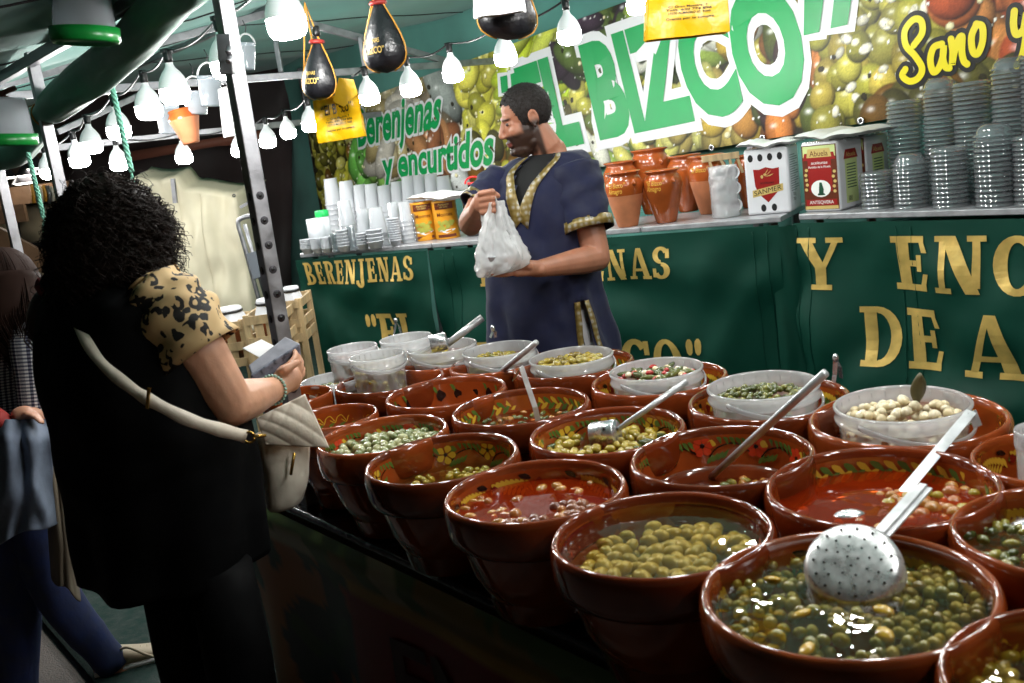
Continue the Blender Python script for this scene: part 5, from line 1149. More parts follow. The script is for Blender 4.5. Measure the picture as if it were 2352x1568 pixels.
bags([(1088, -60), (1190, -60), (1206, 24), (1090, 40)], 2.65, 'sheaf of white paper bags in front of the dark wineskin', [], 9, NAP, 'paper_sheaf', 'paper bags'); bags([(500, 205), (540, 190), (551, 308), (514, 316)], 4.6, 'hanging white carrier bags left of the steel post', [], 7, NAP, 'carrier_bags', 'bags')
BUCK = clear_mat('clear_bucket', (.86, .89, .92, 1), .05, .08, diff=.3, dcol=(.8, .84, .9, 1), transl=.2, ior=1.45)
def bucket(x0, x1, y0, y1, Y, label, m=BUCK, handle=True, lid=None, flip=False):
    c = at((x0+x1)/2, (y0+y1)/2, Y=Y); k = mpp(c); R_ = (x1-x0)*k/2; H = (y1-y0)*k*.93; root = empty('clear_bucket', c-Vector((0, 0, H/2)), label, 'bucket', 'buckets hanging under the canopy'); rot = Matrix.Rotation(.12, 3, 'Y')
    pr = [(0, .003), (R_*.76, .003), (R_*.8, 0), (R_*.82, .01), (R_*.97, H*.86), (R_, H*.865), (R_, H*.9), (R_*.98, H*.91), (R_, H*.97), (R_*1.02, H), (R_*.97, H), (R_*.96, H*.9)]
    if flip: pr = [(r, H-z) for r, z in pr]
    mb = MB(); mb.lathe(pr, 28, c-rot @ Vector((0, 0, H/2)), 0, rot); mb.build('bucket', m, root)
    if handle:
        e = c+rot @ Vector((0, 0, H*.42)); mb = MB(); mb.tube([e+Vector((R_*.95*math.cos(a), 0, R_*1.3*math.sin(a))) for a in [PI*j/14 for j in range(15)]], .005, 6); mb.build('handle', WHITEP, root)
        mb = MB(); t_ = e+Vector((0, 0, R_*1.3)); mb.tube([t_-Vector((0, 0, .004)), t_+Vector((.01, 0, .03)), t_+Vector((0, 0, .06))], .0025, 5); mb.build('hook', DARKM, root)
    if lid:
        mb = MB(); z0 = 0 if flip else H; mb.lathe([(R_*1.0, .03), (R_*1.07, .03), (R_*1.07, -.004), (R_*1.0, -.012), (R_*.9, -.004), (0, -.004)], 28, c-rot @ Vector((0, 0, H/2-z0)), 0, rot); mb.build('lid', lid, root)
GL = mat('green_bucket_lid', rgb(20, 130, 52), .3)
bucket(549, 588, 97, 161, 4.8, 'clear bucket hanging just right of the steel post'); bucket(455, 510, 173, 246, 4.8, 'clear bucket hanging highest, left of the post'); bucket(421, 479, 208, 264, 4.9, 'clear bucket overlapping the hanging clay pot'); bucket(360, 412, 240, 309, 5.1, 'clear bucket lowest on the left, beside the clay pot', handle=False)
bucket(118, 262, -60, 92, 2.9, 'upturned clear bucket with green lid above the rolled flap', handle=False, lid=GL, flip=True); bucket(-70, 72, 222, 330, 3.6, 'upturned clear bucket with green lid at the left edge', handle=False, lid=GL, flip=True)
c = at(428, 290, Y=4.9); k = mpp(c); R_ = 35*k; H = 80*k; root = empty('hanging_pot', c-Vector((0, 0, H/2)), 'terracotta pot hanging among the clear buckets', 'pot'); rot = Matrix.Rotation(-.12, 3, 'Y'); b0 = c-rot @ Vector((0, 0, H/2))
mb = MB(); mb.lathe([(0, 0), (R_*.52, 0), (R_*.55, .01), (R_*.9, H*.6), (R_, H*.72)], 26, b0, 0, rot); mb.build('lower_body', TERR, root); mb = MB(); mb.lathe([(R_, H*.72), (R_*1.0, H*.8), (R_*.85, H*.9), (R_*.9, H*.98), (R_*.8, H)], 26, b0, 0, rot); mb.build('glazed_shoulder', GLZ, root)

# ================================================================ the far left: tarp, ladder, crates, timber stall
TARP = mat('cream_tarp', rgb(212, 204, 178), .62, var=.12, vscale=3, bump=.12, bscale=7)
root = empty('covered_stall', at(470, 700, Y=8.), 'cream tarpaulin cover draped over a closed stall', 'tarpaulin')
def tarp(u, v):
    x0, x1 = 300, 552+44*(1-v); y1 = 386+34*sstep(.38, .5, u)+6*math.sin(u*9); y0 = 760
    p = at(x0+(x1-x0)*u+8*(1-v), y0+(y1-y0)*v, Y=8.+.5*u); return p+Vector((0, .10*nz(u*4, v*3)+.03*nz(u*11+3, v*6)+.015*math.sin(u*13+v*6)+.5*sstep(.93, 1, v)+.5*sstep(.94, 1., u), 0))
mb = MB(); mb.grid(60, 46, tarp); mb.build('tarp_sheet', TARP, root, solid=.003)
for u in (.42, .62):
    mb = MB(); mb.tube([Vector(tarp(u+.05*(1-i/30), .02+.9*i/30))-Vector((0, .02, 0)) for i in range(31)], .0025, 5); mb.build('welt_seam', TARP, root)
for i in range(2):
    p = Vector(tarp(.06+.88*i, .93))-Vector((0, .02, 0)); mb = MB(); mb.lathe([(.006, .003), (.014, .003), (.015, 0)], 12, p, 0, Matrix.Rotation(PI/2, 3, 'X')); mb.build('eyelet', DARKM, root)
mb = MB(); mb.beam(at(397, 410, Y=7.9), at(403, 466, Y=7.9), .035, .03); mb.build('steel_bracket', ALU, root, smooth=False)
mb = MB(); mb.grid(16, 10, lambda u, v: at(150+520*u, 780-640*v, Y=10.6)+Vector((0, .1*nz(u*5, v*5), 0))); tag(mb.build('dark_backdrop', mat('dark_brown_cloth', rgb(46, 34, 34), .8, var=.3, vscale=1.5), solid=.01), 'dark brown cloth wall closing off the space behind the tarpaulin', 'wall')
mb = MB(); mb.add([at(270, 352, Y=9.5), at(620, 296, Y=9.5), at(620, 330, Y=9.5), at(500, 335, Y=9.5), at(290, 372, Y=9.5)], [(0, 1, 2, 3, 4)]); tag(mb.build('awning_edge', mat('rust_awning', rgb(110, 62, 46), .7), solid=.02), 'rust brown awning valance under the far crossbar', 'awning')
root = empty('step_ladder', at(600, 700, Y=6.9), 'folded aluminium step ladder leaning at the dark corner', 'ladder')
for pts in ([(547, 512), (550, 503), (562, 497), (580, 497), (588, 503)], ):
    pass
mb = MB(); mb.tube(spline([at(598, 700, Y=6.9), at(560, 560, Y=6.9), at(547, 515, Y=6.9), at(553, 502, Y=6.9), at(575, 496, Y=6.9), at(590, 505, Y=6.9)], 6), .016, 8); mb.build('rail', ALU, root)
mb = MB(); mb.tube([at(612, 690, Y=7.), at(562, 515, Y=7.)], .014, 8); mb.build('rail', ALU, root)
mb = MB(); mb.beam(at(575, 612, Y=6.85), at(610, 602, Y=6.85), .18, .03, up=(0, -1, .2)); mb.build('tread', mat('grey_tread', rgb(84, 90, 98), .6), root, smooth=False)
mb = MB(); mb.beam(at(552, 476, Y=7.2), at(584, 458, Y=7.2), .02); mb.build('stay', ALU, root, smooth=False)
POTB = mat('brown_jar', rgb(120, 60, 24), .3, coat=.4); CLOTHW = mat('white_jar_cloth', rgb(224, 226, 232), .6, bump=.3, bscale=40)
def crate(x0, x1, y0, y1, Y, label):
    a, b = at(x0, y1, Y=Y), at(x1, y1-(x1-x0)*.22, Y=Y-.0); d = (b-a); d.z = 0; L_ = d.length; d.normalize(); bk = Vector((-d.y, d.x, 0)); H = (y1-y0)*mpp(a); z0 = a.z; root = empty('slatted_crate', a, label, 'crate', 'slatted wooden crates at the far left')
    for (e, q) in ((0, 0), (L_, 0), (0, .34), (L_, .34)): mb = MB(); p = a+d*e+bk*q; mb.beam((p.x, p.y, 0), (p.x, p.y, z0+H), .035, .03); mb.build('corner_post', WOOD, root, smooth=False)
    for zz in (z0+H-.03, z0+H*.45, z0+.03):
        for q in (-.02, .36): mb = MB(); p = a+bk*q; mb.beam(Vector((p.x, p.y, zz)), Vector((p.x, p.y, zz))+d*L_, .012, .05); mb.build('slat', WOOD, root, smooth=False)
        for e in (-.01, L_+.01): mb = MB(); p = a+d*e; mb.beam(Vector((p.x, p.y, zz)), Vector((p.x, p.y, zz))+bk*.34, .012, .05); mb.build('slat', WOOD, root, smooth=False)
    for i in range(1, 3): mb = MB(); p = a+d*L_*i/3-bk*.012; mb.beam((p.x, p.y, z0), (p.x, p.y, z0+H-.01), .05, .01); mb.build('slat', WOOD, root, smooth=False)
    c = a+d*L_/2+bk*.17; R_ = L_*.38; jr = empty('clay_jar', (c.x, c.y, z0), 'brown jar under white cloth in the '+label, 'jar')
    mb = MB(); mb.lathe([(0, 0), (R_*.7, 0), (R_, H*.5), (R_*.95, H*.9), (R_*.8, H*1.02), (R_*.8, H*1.1)], 24, (c.x, c.y, z0)); mb.build('body', POTB, jr)
    mb = MB(); mb.lathe([(0, H*1.24), (R_*.85, H*1.22), (R_*.96, H*1.18), (R_*.9, H*1.12), (R_*.98, H*1.05), (R_*1.15, H*.92)], 30, (c.x, c.y, z0), fn=lambda a_, z: 1+(.05*math.sin(a_*9)+.05*math.sin(a_*5+1))*(1 if z < H*1.1 else .15)); mb.build('cloth_cover', CLOTHW, jr)
    mb = MB(); mb.tube([(c.x+R_*.92*math.cos(t), c.y+R_*.92*math.sin(t), z0+H*1.125) for t in [2*PI*j/24 for j in range(25)]], .009, 6); mb.build('band', INKB, jr)
crate(585, 662, 722, 835, 5.6, 'slatted crate just left of the steel post'); crate(490, 572, 742, 850, 5.9, 'slatted crate farther left, behind the wallet'); crate(650, 700, 690, 790, 5.9, 'slatted crate squeezed behind the post against the cloth')
root = empty('timber_stall', at(60, 650, Y=9), 'wooden beam stall with framed beige panels and small lamps at far left', 'stall')
PANEL = mat('beige_panel', rgb(176, 162, 134), .8, var=.1, vscale=6, emit=None)
for (a, b, w_, Y) in (((-10, 540), (215, 665), .16, 8.5), ((-20, 498), (60, 488), .15, 9.), ((-10, 455), (160, 435), .16, 9.2), ((-20, 420), (30, 300), .1, 9.)):
    mb = MB(); mb.beam(at(*a, Y=Y), at(*b, Y=Y), .05, w_); mb.build('timber_beam', WOOD_D, root, smooth=False)
for (x0, x1, y0, y1) in ((36, 190, 470, 560), (60, 200, 590, 700), (-40, 30, 500, 580)):
    mb = MB(); mb.add([at(x0, y0, Y=9.4), at(x1, y0-8, Y=9.4), at(x1+10, y1-8, Y=9.4), at(x0+10, y1, Y=9.4)], [(0, 1, 2, 3)]); mb.build('panel', PANEL, root, solid=.02)
    mb = MB(); c_ = [at(x0-4, y0-4, Y=9.35), at(x1+4, y0-12, Y=9.35), at(x1+14, y1-4, Y=9.35), at(x0+6, y1+4, Y=9.35)]
    for i in range(4): mb.beam(c_[i], c_[(i+1) % 4], .045)
    mb.build('frame', BLACKP, root, smooth=False)
WARM = mat('lit_lamp_shade', (1, 1, 1, 1), .4, emit=(1, .95, .85, 1), estr=14)
for i, (px, py) in enumerate(((62, 402), (85, 386), (55, 420), (14, 408))):
    p = at(px, py, Y=9.); r2 = empty('pendant_lamp', p, 'small pendant lamp over the timber stall, %s from the left' % ordn[[2, 3, 1, 0][i]], 'lamp', 'pendant lamps of the timber stall'); mb = MB(); mb.lathe([(0, .1), (.02, .1), (.05, .06), (.10, .0)], 16, p); mb.build('shade', DARKM, r2); mb = MB(); mb.lathe([(0, -.012), (.06, -.01), (.09, .002), (0, .003)], 16, p); mb.build('bulb', WARM, r2)
CHAIN = [GOLDC, mat('grey_trinket', rgb(120, 124, 126), .3, .6), mat('pale_trinket', rgb(190, 186, 170), .4)]
for i in range(9):
    p = at(72+9*i, 424+2*(i % 3), Y=8.9); q = at(78+9*i, 466-4*(i % 2), Y=8.9); mb = MB(); mb.tube([p, p.lerp(q, .5)+Vector((.01, 0, 0)), q], .018, 6); mb.build('hanging_chime', CHAIN[i % 3], root)
mb = MB(); mb.grid(40, 30, lambda u, v: at(-120+330*u, 700-420*v, Y=11.)+Vector((0, .2*nz(u*6, v*6), 0))); mb.build('back_panel', mat('cluttered_shelf_back', rgb(74, 60, 46), .8, var=.5, vscale=6), root)
# ================================================================ people
def blob(parts, voxel=.006, smooth=6, n=14):
    """one continuous skin over overlapping tapered limbs and ellipsoids"""
    mb = MB()
    for p in parts:
        if p[0] == 'c': mb.cap(p[1], p[2], p[3], p[4], n)
        else: mb.ell(p[1], p[2], n+4, 0, p[3] if len(p) > 3 else None)
    o = bpy.data.objects.new('tmp', mb.mesh('tmp', [])); C.objects.link(o)
    r = o.modifiers.new('r', 'REMESH'); r.mode = 'VOXEL'; r.voxel_size = voxel
    s_ = o.modifiers.new('s', 'SMOOTH'); s_.factor = .5; s_.iterations = smooth
    bpy.context.view_layer.update()
    me = bpy.data.meshes.new_from_object(o.evaluated_get(bpy.context.evaluated_depsgraph_get())); bpy.data.objects.remove(o)
    me.polygons.foreach_set('use_smooth', [True]*len(me.polygons)); return me
def paint(me, fn):
    a = me.color_attributes.new('Col', 'FLOAT_COLOR', 'POINT')
    a.data.foreach_set('color', np.array([fn(v.co) for v in me.vertices], dtype=np.float32).ravel())
SKIN = mat('skin', (1, 1, 1, 1), .45, attr=True, var=.08, vscale=25, bump=.06, bscale=120)
SKIN.node_tree.nodes['Principled BSDF'].inputs['Subsurface Weight'].default_value = .12
SKIN.node_tree.nodes['Principled BSDF'].inputs['Subsurface Radius'].default_value = (.02, .008, .004)
def limb(*pts): return [('c', a[0], a[1], b[0], b[1]) for a, b in zip(pts[:-1], pts[1:])]
def fingers(base, fdir, side, up, L_=(.072, .08, .076, .06), curl=.5, r=.0085, spread=.0185):
    out = []
    for i in range(4):
        o = base+side*(spread*(1.5-i)); d = fdir.normalized(); a = o; c1 = curl
        for k, f in enumerate((.42, .33, .25)):
            b = a+d*L_[i]*f; out.append(('c', a, r*(1-.08*k), b, r*(.94-.1*k))); a = b; d = (d*math.cos(c1)+up*math.sin(c1)).normalized(); 
    return out
def ringloft(mb, rings, n=48, m=0, fn=None, keep=None, closed_top=False):
    """rings: (centre, half width vector, half depth vector); superellipse sections"""
    o = len(mb.v); k = len(rings)
    for i, (c, a, b) in enumerate(rings):
        for j in range(n):
            t = 2*PI*j/n; ct, st = math.cos(t), math.sin(t); e = .85
            x = math.copysign(abs(ct)**e, ct); y = math.copysign(abs(st)**e, st)
            p = Vector(c)+Vector(a)*x+Vector(b)*y
            if fn: p = fn(p, t, i/(k-1), Vector(a)*ct+Vector(b)*st)
            mb.v.append(tuple(p))
    for i in range(k-1):
        for j in range(n):
            if keep and not keep((j+.5)/n*2*PI, (i+.5)/(k-1)): continue
            mb.f.append((o+i*n+j, o+i*n+(j+1) % n, o+(i+1)*n+(j+1) % n, o+(i+1)*n+j)); mb.m.append(m)
def dense(rings, k):
    """interpolate a few key rings into a smooth stack"""
    c = spline([r[0] for r in rings], k); a = spline([r[1] for r in rings], k); b = spline([r[2] for r in rings], k); return list(zip(c, a, b))
V = Vector
# ---------------------------------------------------------------- vendor
YM = 3.42
man = empty('person', (at(1255, 700, Y=YM).x, YM+.02, 0), 'vendor in a navy tunic with gold trim, holding a white bag', 'person')
hc = at(1206, 272, Y=YM); Fh = V((-.955, -.20, -.20)).normalized(); Lh = V((.24, -.96, -.02)); Lh = (Lh-Fh*Lh.dot(Fh)).normalized(); Uh = Fh.cross(Lh)*-1
Uh = Uh if Uh.z > 0 else -Uh
HS = .89
H = lambda f, l, u: hc+(Fh*f+Lh*l+Uh*u)*HS
Rh = Matrix((Fh, Lh, Uh)).transposed()
bodyF = V((-.42, -.90, 0)).normalized(); bodyL = V((.90, -.42, 0)).normalized()   # torso facing; his left
nk = at(1262, 352, Y=YM+.03)
P_ = [('e', H(-.014, 0, .032), (.096, .075, .092), Rh), ('e', H(.022, 0, -.035), (.072, .060, .088), Rh), ('e', H(.040, 0, -.102), (.046, .044, .034), Rh), ('e', H(.0, 0, -.085), (.06, .055, .035), Rh),
      ('e', H(.074, 0, .022), (.016, .050, .013), Rh), ('c', H(.088, 0, .008), .0085, H(.108, 0, -.032), .0115), ('e', H(.101, 0, -.038), (.014, .017, .010), Rh), ('e', H(.089, 0, -.066), (.011, .024, .0065), Rh), ('e', H(.086, 0, -.079), (.012, .022, .0075), Rh), ('e', H(.082, 0, -.106), (.014, .022, .015), Rh),
      ('e', H(.055, .036, -.03), (.028, .022, .03), Rh), ('e', H(.055, -.036, -.03), (.028, .022, .03), Rh), ('e', H(.068, .03, .002), (.016, .016, .012), Rh), ('e', H(.068, -.03, .002), (.016, .016, .012), Rh)]
for s_ in (1, -1):
    P_ += [('e', H(-.012, .075*s_, -.004), (.011, .006, .023), Rh)]
    E = [H(-.012+.016*math.cos(t), .080*s_, -.002+.026*math.sin(t)) for t in [PI*(-.45)+PI*1.7*j/9 for j in range(10)]]; P_ += limb(*[(q, .0052) for q in E]); P_ += [('e', H(-.008, .08*s_, -.03), (.008, .006, .009), Rh)]
P_ = [('e', p[1], tuple(q*HS for q in p[2]), p[3]) if p[0] == 'e' else ('c', p[1], p[2]*HS, p[3], p[4]*HS) for p in P_]
P_ += limb((H(-.02, 0, -.05), .052), (H(-.045, 0, -.13), .054), (nk, .062), (nk-V((0, 0, .06)), .085))
ls, rs = at(1326, 420, Y=YM-.06), at(1140, 418, Y=YM+.06)
le, lw = at(1372, 592, Y=3.30), at(1236, 617, Y=3.13); re_, rw = at(1082, 512, Y=3.36), at(1096, 484, Y=3.14)
P_ += [('e', (ls+rs)/2-V((0, 0, .18)), (.15, .10, .22))]
P_ += limb((ls, .058), (ls.lerp(le, .5), .054), (le, .044), (le.lerp(lw, .3), .045), (le.lerp(lw, .75), .033), (lw, .027)); P_ += limb((rs, .058), (rs.lerp(re_, .5), .052), (re_, .043), (re_.lerp(rw, .3), .044), (re_.lerp(rw, .75), .034), (rw, .028))
# left hand flat under the bag
pl = at(1200, 618, Y=3.08); fd = (at(1122, 633, Y=3.05)-pl).normalized(); sdv = V((.1, -.95, -.1)); sdv = (sdv-fd*sdv.dot(fd)).normalized(); upv = V((0, 0, 1)); upv = (upv-fd*upv.dot(fd)).normalized()
P_ += [('c', lw, .027, pl-fd*.02, .026)]+[('c', lw+sdv*q*.7, .018, pl+fd*.03+sdv*q, .0135) for q in (-.028, -.009, .009, .028)]
P_ += fingers(pl+fd*.035, fd, sdv, upv, curl=.14, r=.0088); P_ += limb((pl-fd*.015+sdv*.02+upv*.01, .014), (pl+fd*.012+sdv*.035+upv*.024, .0115), (at(1158, 597, Y=3.02), .0092))
# right fist closed on the bag's handles
pr_ = at(1112, 466, Y=3.09); fd = (at(1138, 460, Y=3.04)-at(1098, 470, Y=3.1)).normalized(); dn = V((.1, -.2, -1)).normalized(); sdv = fd.cross(dn).normalized()
P_ += [('c', rw, .029, pr_-fd*.015, .032), ('e', pr_, (.036, .026, .038))]
for i in range(4):
    o_ = pr_+fd*(.026-.002*i)+V((0, -.012, .030-.019*i)); P_ += limb((pr_+V((-.008, -.018, .03-.019*i)), .0105), (o_+V((.012, -.01, 0)), .0105), (o_+V((.010, .018, -.004)), .0092), (o_+V((-.012, .02, -.006)), .0085))
P_ += limb((pr_+V((0, -.02, .03)), .012), (pr_+V((.026, -.032, .03)), .011), (pr_+V((.044, -.028, .018)), .0092))
me = blob(P_, .0036, 2)
def man_col(p):
    q = p-hc; f, l, u = q.dot(Fh)/HS, q.dot(Lh)/HS, q.dot(Uh)/HS; base = np.array(rgb(176, 120, 94)[:3])
    if q.length > .22: return (*(base*(.96+.1*nz(p.x*30, p.y*30, p.z*30))), 1)
    beard = sstep(-.028, -.05, u)*sstep(-.03, .005, f)*(1-sstep(.088, .1, f)*sstep(-.062, -.05, u)); beard *= sstep(-.155, -.12, u)
    lip = math.exp(-((u+.073)/.007)**2)*sstep(.08, .09, f)*(abs(l) < .024)
    must = math.exp(-((u+.055)/.008)**2)*sstep(.075, .09, f)
    brow = math.exp(-((u-.020)/.0055)**2)*sstep(.06, .075, f)*(.006 < abs(l) < .05)
    side = sstep(-.05, -.01, u)*sstep(.035, .02, f)*sstep(-.03, -.005, f)*sstep(.04, .06, abs(l))*(abs(l) < .073)
    beard = max(beard, sstep(.005, -.02, u)*sstep(-.035, -.02, f)*sstep(.05, .03, f)*sstep(.035, .05, abs(l))); k = min(.95, .93*beard+.7*must+.9*brow+.8*side); c = base*(1-k)+np.array(rgb(26, 18, 15)[:3])*k; c = c*(1-lip*.8)+np.array(rgb(150, 78, 70)[:3])*lip*.8
    return (*c, 1)
paint(me, man_col); me.materials.append(SKIN); link('body', me, man)
HAIRM = mat('short_dark_hair', rgb(26, 19, 17), .85, var=.35, vscale=120, bump=.35, bscale=200)
mb = MB(); W_, Hh = 130, 96
def skull(u, v, g=1.):
    t, ph = 2*PI*u, PI*v; d = V((math.sin(ph)*math.cos(t), math.sin(ph)*math.sin(t), math.cos(ph)))
    return H(-.014+.098*g*d.x, .0765*g*d.y, .032+.0935*g*d.z)
def hair_keep(u, v):
    p = skull(u, v)-hc; f, u_, l = p.dot(Fh)/HS, p.dot(Uh)/HS, p.dot(Lh)/HS
    line = .078-.10*sstep(.07, .02, f)*sstep(.02, .05, abs(l)) if f > .02 else (-.012 if f > -.03 else -.06)
    if abs(l) < .05 and f > .02: line = .082-.02*(abs(l)/.05)
    return u_ > line+.006*nz(u*30, v*30)
for g in (1.0, 1.012):
    mb.grid(W_, Hh, lambda u, v: skull(u, v, g+.006*nz(u*60, v*50, g)+.022*sstep(.55, .25, v)), keep=hair_keep, closed=True)
rs2 = random.Random(5)
for i in range(900):
    u, v = rs2.random(), rs2.uniform(.02, .75)
    if not hair_keep(u, v): continue
    p = skull(u, v, 1.02); nrm = (p-H(-.014, 0, .034)).normalized(); q = p+nrm*.003-Uh*.004*(1 if v > .4 else 0)+Fh*rs2.uniform(-.006, .010); mb.tube([p-nrm*.002, q], [.0012, .0004], 3, cap=False)
mb.build('hair', HAIRM, man)
for s_ in (1, -1): mb = MB(); mb.ell(H(.0735, .031*s_, .002), (.012, .0105, .0075), 12, 0, Rh); mb.build('eye', mat('eye_lid_dark', rgb(78, 56, 48), .3), man)
# tunic
NAVY = mat('navy_cotton', rgb(13, 19, 54), .8, var=.12, vscale=18, bump=.35, bscale=14, sheen=.08)
TRIM = bpy.data.materials.new('gold_brocade_trim'); TRIM.use_nodes = True; t = TRIM.node_tree; b = t.nodes['Principled BSDF']; b.inputs['Roughness'].default_value = .4; b.inputs['Metallic'].default_value = .25
tc = t.nodes.new('ShaderNodeTexCoord'); vo = t.nodes.new('ShaderNodeTexVoronoi'); vo.inputs['Scale'].default_value = 52; t.links.new(tc.outputs['Object'], vo.inputs['Vector']); vo.inputs['Randomness'].default_value = .35
cr = t.nodes.new('ShaderNodeValToRGB'); e = cr.color_ramp.elements; e[0].position = .0; e[0].color = rgb(96, 88, 70); e[1].position = 1.; e[1].color = rgb(70, 58, 26)
for pos, col in ((.22, rgb(176, 172, 164)), (.42, rgb(140, 124, 80)), (.6, rgb(128, 106, 50))): x_ = cr.color_ramp.elements.new(pos); x_.color = col
t.links.new(vo.outputs['Distance'], cr.inputs[0]); t.links.new(cr.outputs[0], b.inputs['Base Color'])
A2 = lambda px, py, Y, w_, d_: (at(px, py, Y=Y), bodyL*w_, bodyF*d_)
k0 = YM/FPX
RM = lambda px, py, w_, d_: (at(px, py, Y=YM+.02), bodyL*w_, bodyF*d_)
rings = dense([RM(1266, 346, .07, .065), RM(1256, 364, .135, .085), RM(1240, 394, .178, .11), RM(1232, 440, .178, .13), RM(1236, 540, .18, .15), RM(1246, 640, .195, .16), RM(1258, 740, .212, .165), RM(1274, 840, .235, .175), RM(1284, 900, .245, .175)], 7)
NR = len(rings)
def tf(p, t, v, rad):
    n_ = rad.normalized(); return p+n_*(.012*math.sin(t*7+v*5+2*nz(t, v*4))*sstep(.3, .9, v)+.014*nz(math.cos(t)*2+7, math.sin(t)*2, v*5)+.012*math.sin(v*26+t*3)*math.exp(-((v-.45)/.12)**2)*.6+.007*nz(t*3, v*16)+.010*math.sin(9*t+22*v+3*nz(t*2, v*6))*sstep(.45, .7, v)*.5)
SLT = 5*PI/4+.90   # slit angle seen at his left front
def slit_t(v): return .055*sstep(.70, 1., v)*2.6
TS = 0.62
tun_keep = lambda t, v: not (v > .68 and abs(t-TS) < .05+.55*(v-.68))
NW = lambda v: .46*(1-v/.44)+.012
def neck_keep(t, v): return v > .05 and not (v < .44 and abs(t-PI/2) < NW(v))
mb = MB(); ringloft(mb, rings, 72, 0, tf, lambda t, v: tun_keep(t, v) and neck_keep(t, v)); mb.build('tunic', NAVY, man, solid=.004)
def ts_pt(t, v, lift=.007):
    i = v*(NR-1); i0 = min(int(i), NR-2); f = i-i0; c = rings[i0][0].lerp(rings[i0+1][0], f); a = rings[i0][1].lerp(rings[i0+1][1], f); b = rings[i0][2].lerp(rings[i0+1][2], f); e_ = .85
    ct, st = math.cos(t), math.sin(t); p = c+a*math.copysign(abs(ct)**e_, ct)+b*math.copysign(abs(st)**e_, st); rad = a*ct+b*st; return tf(p, t, v, rad)+rad.normalized()*lift
def trim(f0, f1, n=24):
    mb = MB(); mb.grid(2, n, lambda u, v: f0(v).lerp(f1(v), u)); mb.build('gold_trim', TRIM, man, solid=.002)
trim(lambda q: ts_pt(TS+.05+.55*.32*q, .68+.32*q), lambda q: ts_pt(TS+.05+.55*.32*q+.11, .68+.32*q)); trim(lambda q: ts_pt(TS-.05-.55*.32*q, .68+.32*q), lambda q: ts_pt(TS-.05-.55*.32*q-.12, .68+.32*q))
for s_ in (1, -1):
    trim(lambda q: ts_pt(PI/2+s_*(NW(.05+.39*q)-.05*q*q), .05+.39*q), lambda q: ts_pt(PI/2+s_*(NW(.05+.39*q)+.15-.06*q), .05+.39*q+.03*q*q))
mb = MB(); ringloft(mb, [(c-V((0, 0, .004)), a*.9, b*.92) for c, a, b in rings[1:25]], 40, 0); mb.build('undershirt', mat('black_tee', rgb(10, 10, 12), .8), man)
mb = MB(); ringloft(mb, [(c, a*.86, b*.86) for c, a, b in rings[30:]]+[(rings[-1][0]-V((0, 0, .8)), bodyL*.17, bodyF*.12)], 40, 0); mb.build('trousers', mat('pale_trousers', rgb(196, 194, 196), .8, bump=.1), man)
mb = MB(); ringloft(mb, [(c, a*.86, b*.84) for c, a, b in rings[34:46]], 40, 0); mb.build('undershirt', bpy.data.materials['black_tee'], man)
def sleeve(a, b, r0, r1, name='sleeve'):
    d = (b-a).normalized(); x, y, _ = basis(d); mb = MB(); k = 14
    rr = [(a+(b-a)*(i/k), x*(r0+(r1-r0)*i/k), y*(r0+(r1-r0)*i/k)*1.0) for i in range(-2, k+1)]
    rr[0] = (rr[0][0], x*r0*.5, y*r0*.5); ringloft(mb, rr, 30, 0, lambda p, t, v, rad: p+rad.normalized()*(.010*nz(t*1.5, v*6)+.008*math.sin(v*18+t*2)*.5)); mb.build(name, NAVY, man, solid=.004)
    mb = MB(); ringloft(mb, [(b-d*.034, x*(r1*1.035), y*r1*1.035), (b-d*.017, x*r1*1.045, y*r1*1.045), (b, x*r1*1.035, y*r1*1.035)], 30, 0, lambda p, t, v, rad: p+rad.normalized()*(.010*nz(t*1.5, 6)+.003)); mb.build('gold_trim', TRIM, man, solid=.002)
sleeve(at(1318, 398, Y=YM-.05), at(1352, 530, Y=3.31), .088, .08); sleeve(at(1152, 420, Y=YM+.05), at(1090, 478, Y=3.41), .07, .058)
mb = MB(); mb.lathe([(.0095, -.004), (.0115, -.003), (.0115, .003), (.0095, .004)], 14, pr_+V((.02, -.02, -.005)), 0, Matrix.Rotation(1.2, 3, 'Y')); mb.box(pr_+V((.022, -.036, -.003)), (.014, .008, .012)); mb.build('ring', mat('gold_ring', rgb(226, 186, 90), .2, .9), man)
# carrier bag
BAGP = clear_mat('thin_white_bag', (.95, .95, .95, 1), .01, .2, diff=.5, dcol=(.97, .97, .97, 1), transl=.45, ior=1.35)
bag = empty('carrier_bag', at(1150, 625, Y=3.06), 'thin white carrier bag dangling from the vendor\'s fist', 'bag')
bt, bb = at(1138, 462, Y=3.07), at(1148, 612, Y=3.06); kx = 3.06/FPX
key = [(1137, 462, 9, .012), (1137, 490, 20, .022), (1139, 525, 33, .04), (1145, 562, 48, .055), (1150, 597, 58, .065), (1143, 620, 48, .055), (1122, 634, 16, .02), (1120, 636, 2, .003)]
rr = dense([(at(px, py, Y=3.06), V((w_*kx, -.2*w_*kx, 0)), V((0, d_, 0))) for px, py, w_, d_ in key], 9)
mb = MB(); ringloft(mb, rr, 90, 0, lambda p, t, v, rad: p+rad.normalized()*(.010*math.sin(t*5+v*3)*(1-v*.5)+.012*nz(t*2, v*5)+.006*nz(t*6, v*9)+.005*nz(t*14, v*22)+.004*math.sin(t*11+v*14))); mb.build('sack', BAGP, bag)
mb = MB(); q0 = at(1137, 450, Y=3.05); mb.tube(spline([q0, q0+V((.006, 0, -.03)), q0+V((.012, -.01, -.07)), q0+V((.03, -.015, -.12))], 5), .006, 8, flat=.4); mb.build('handle_strap', BAGP, bag)
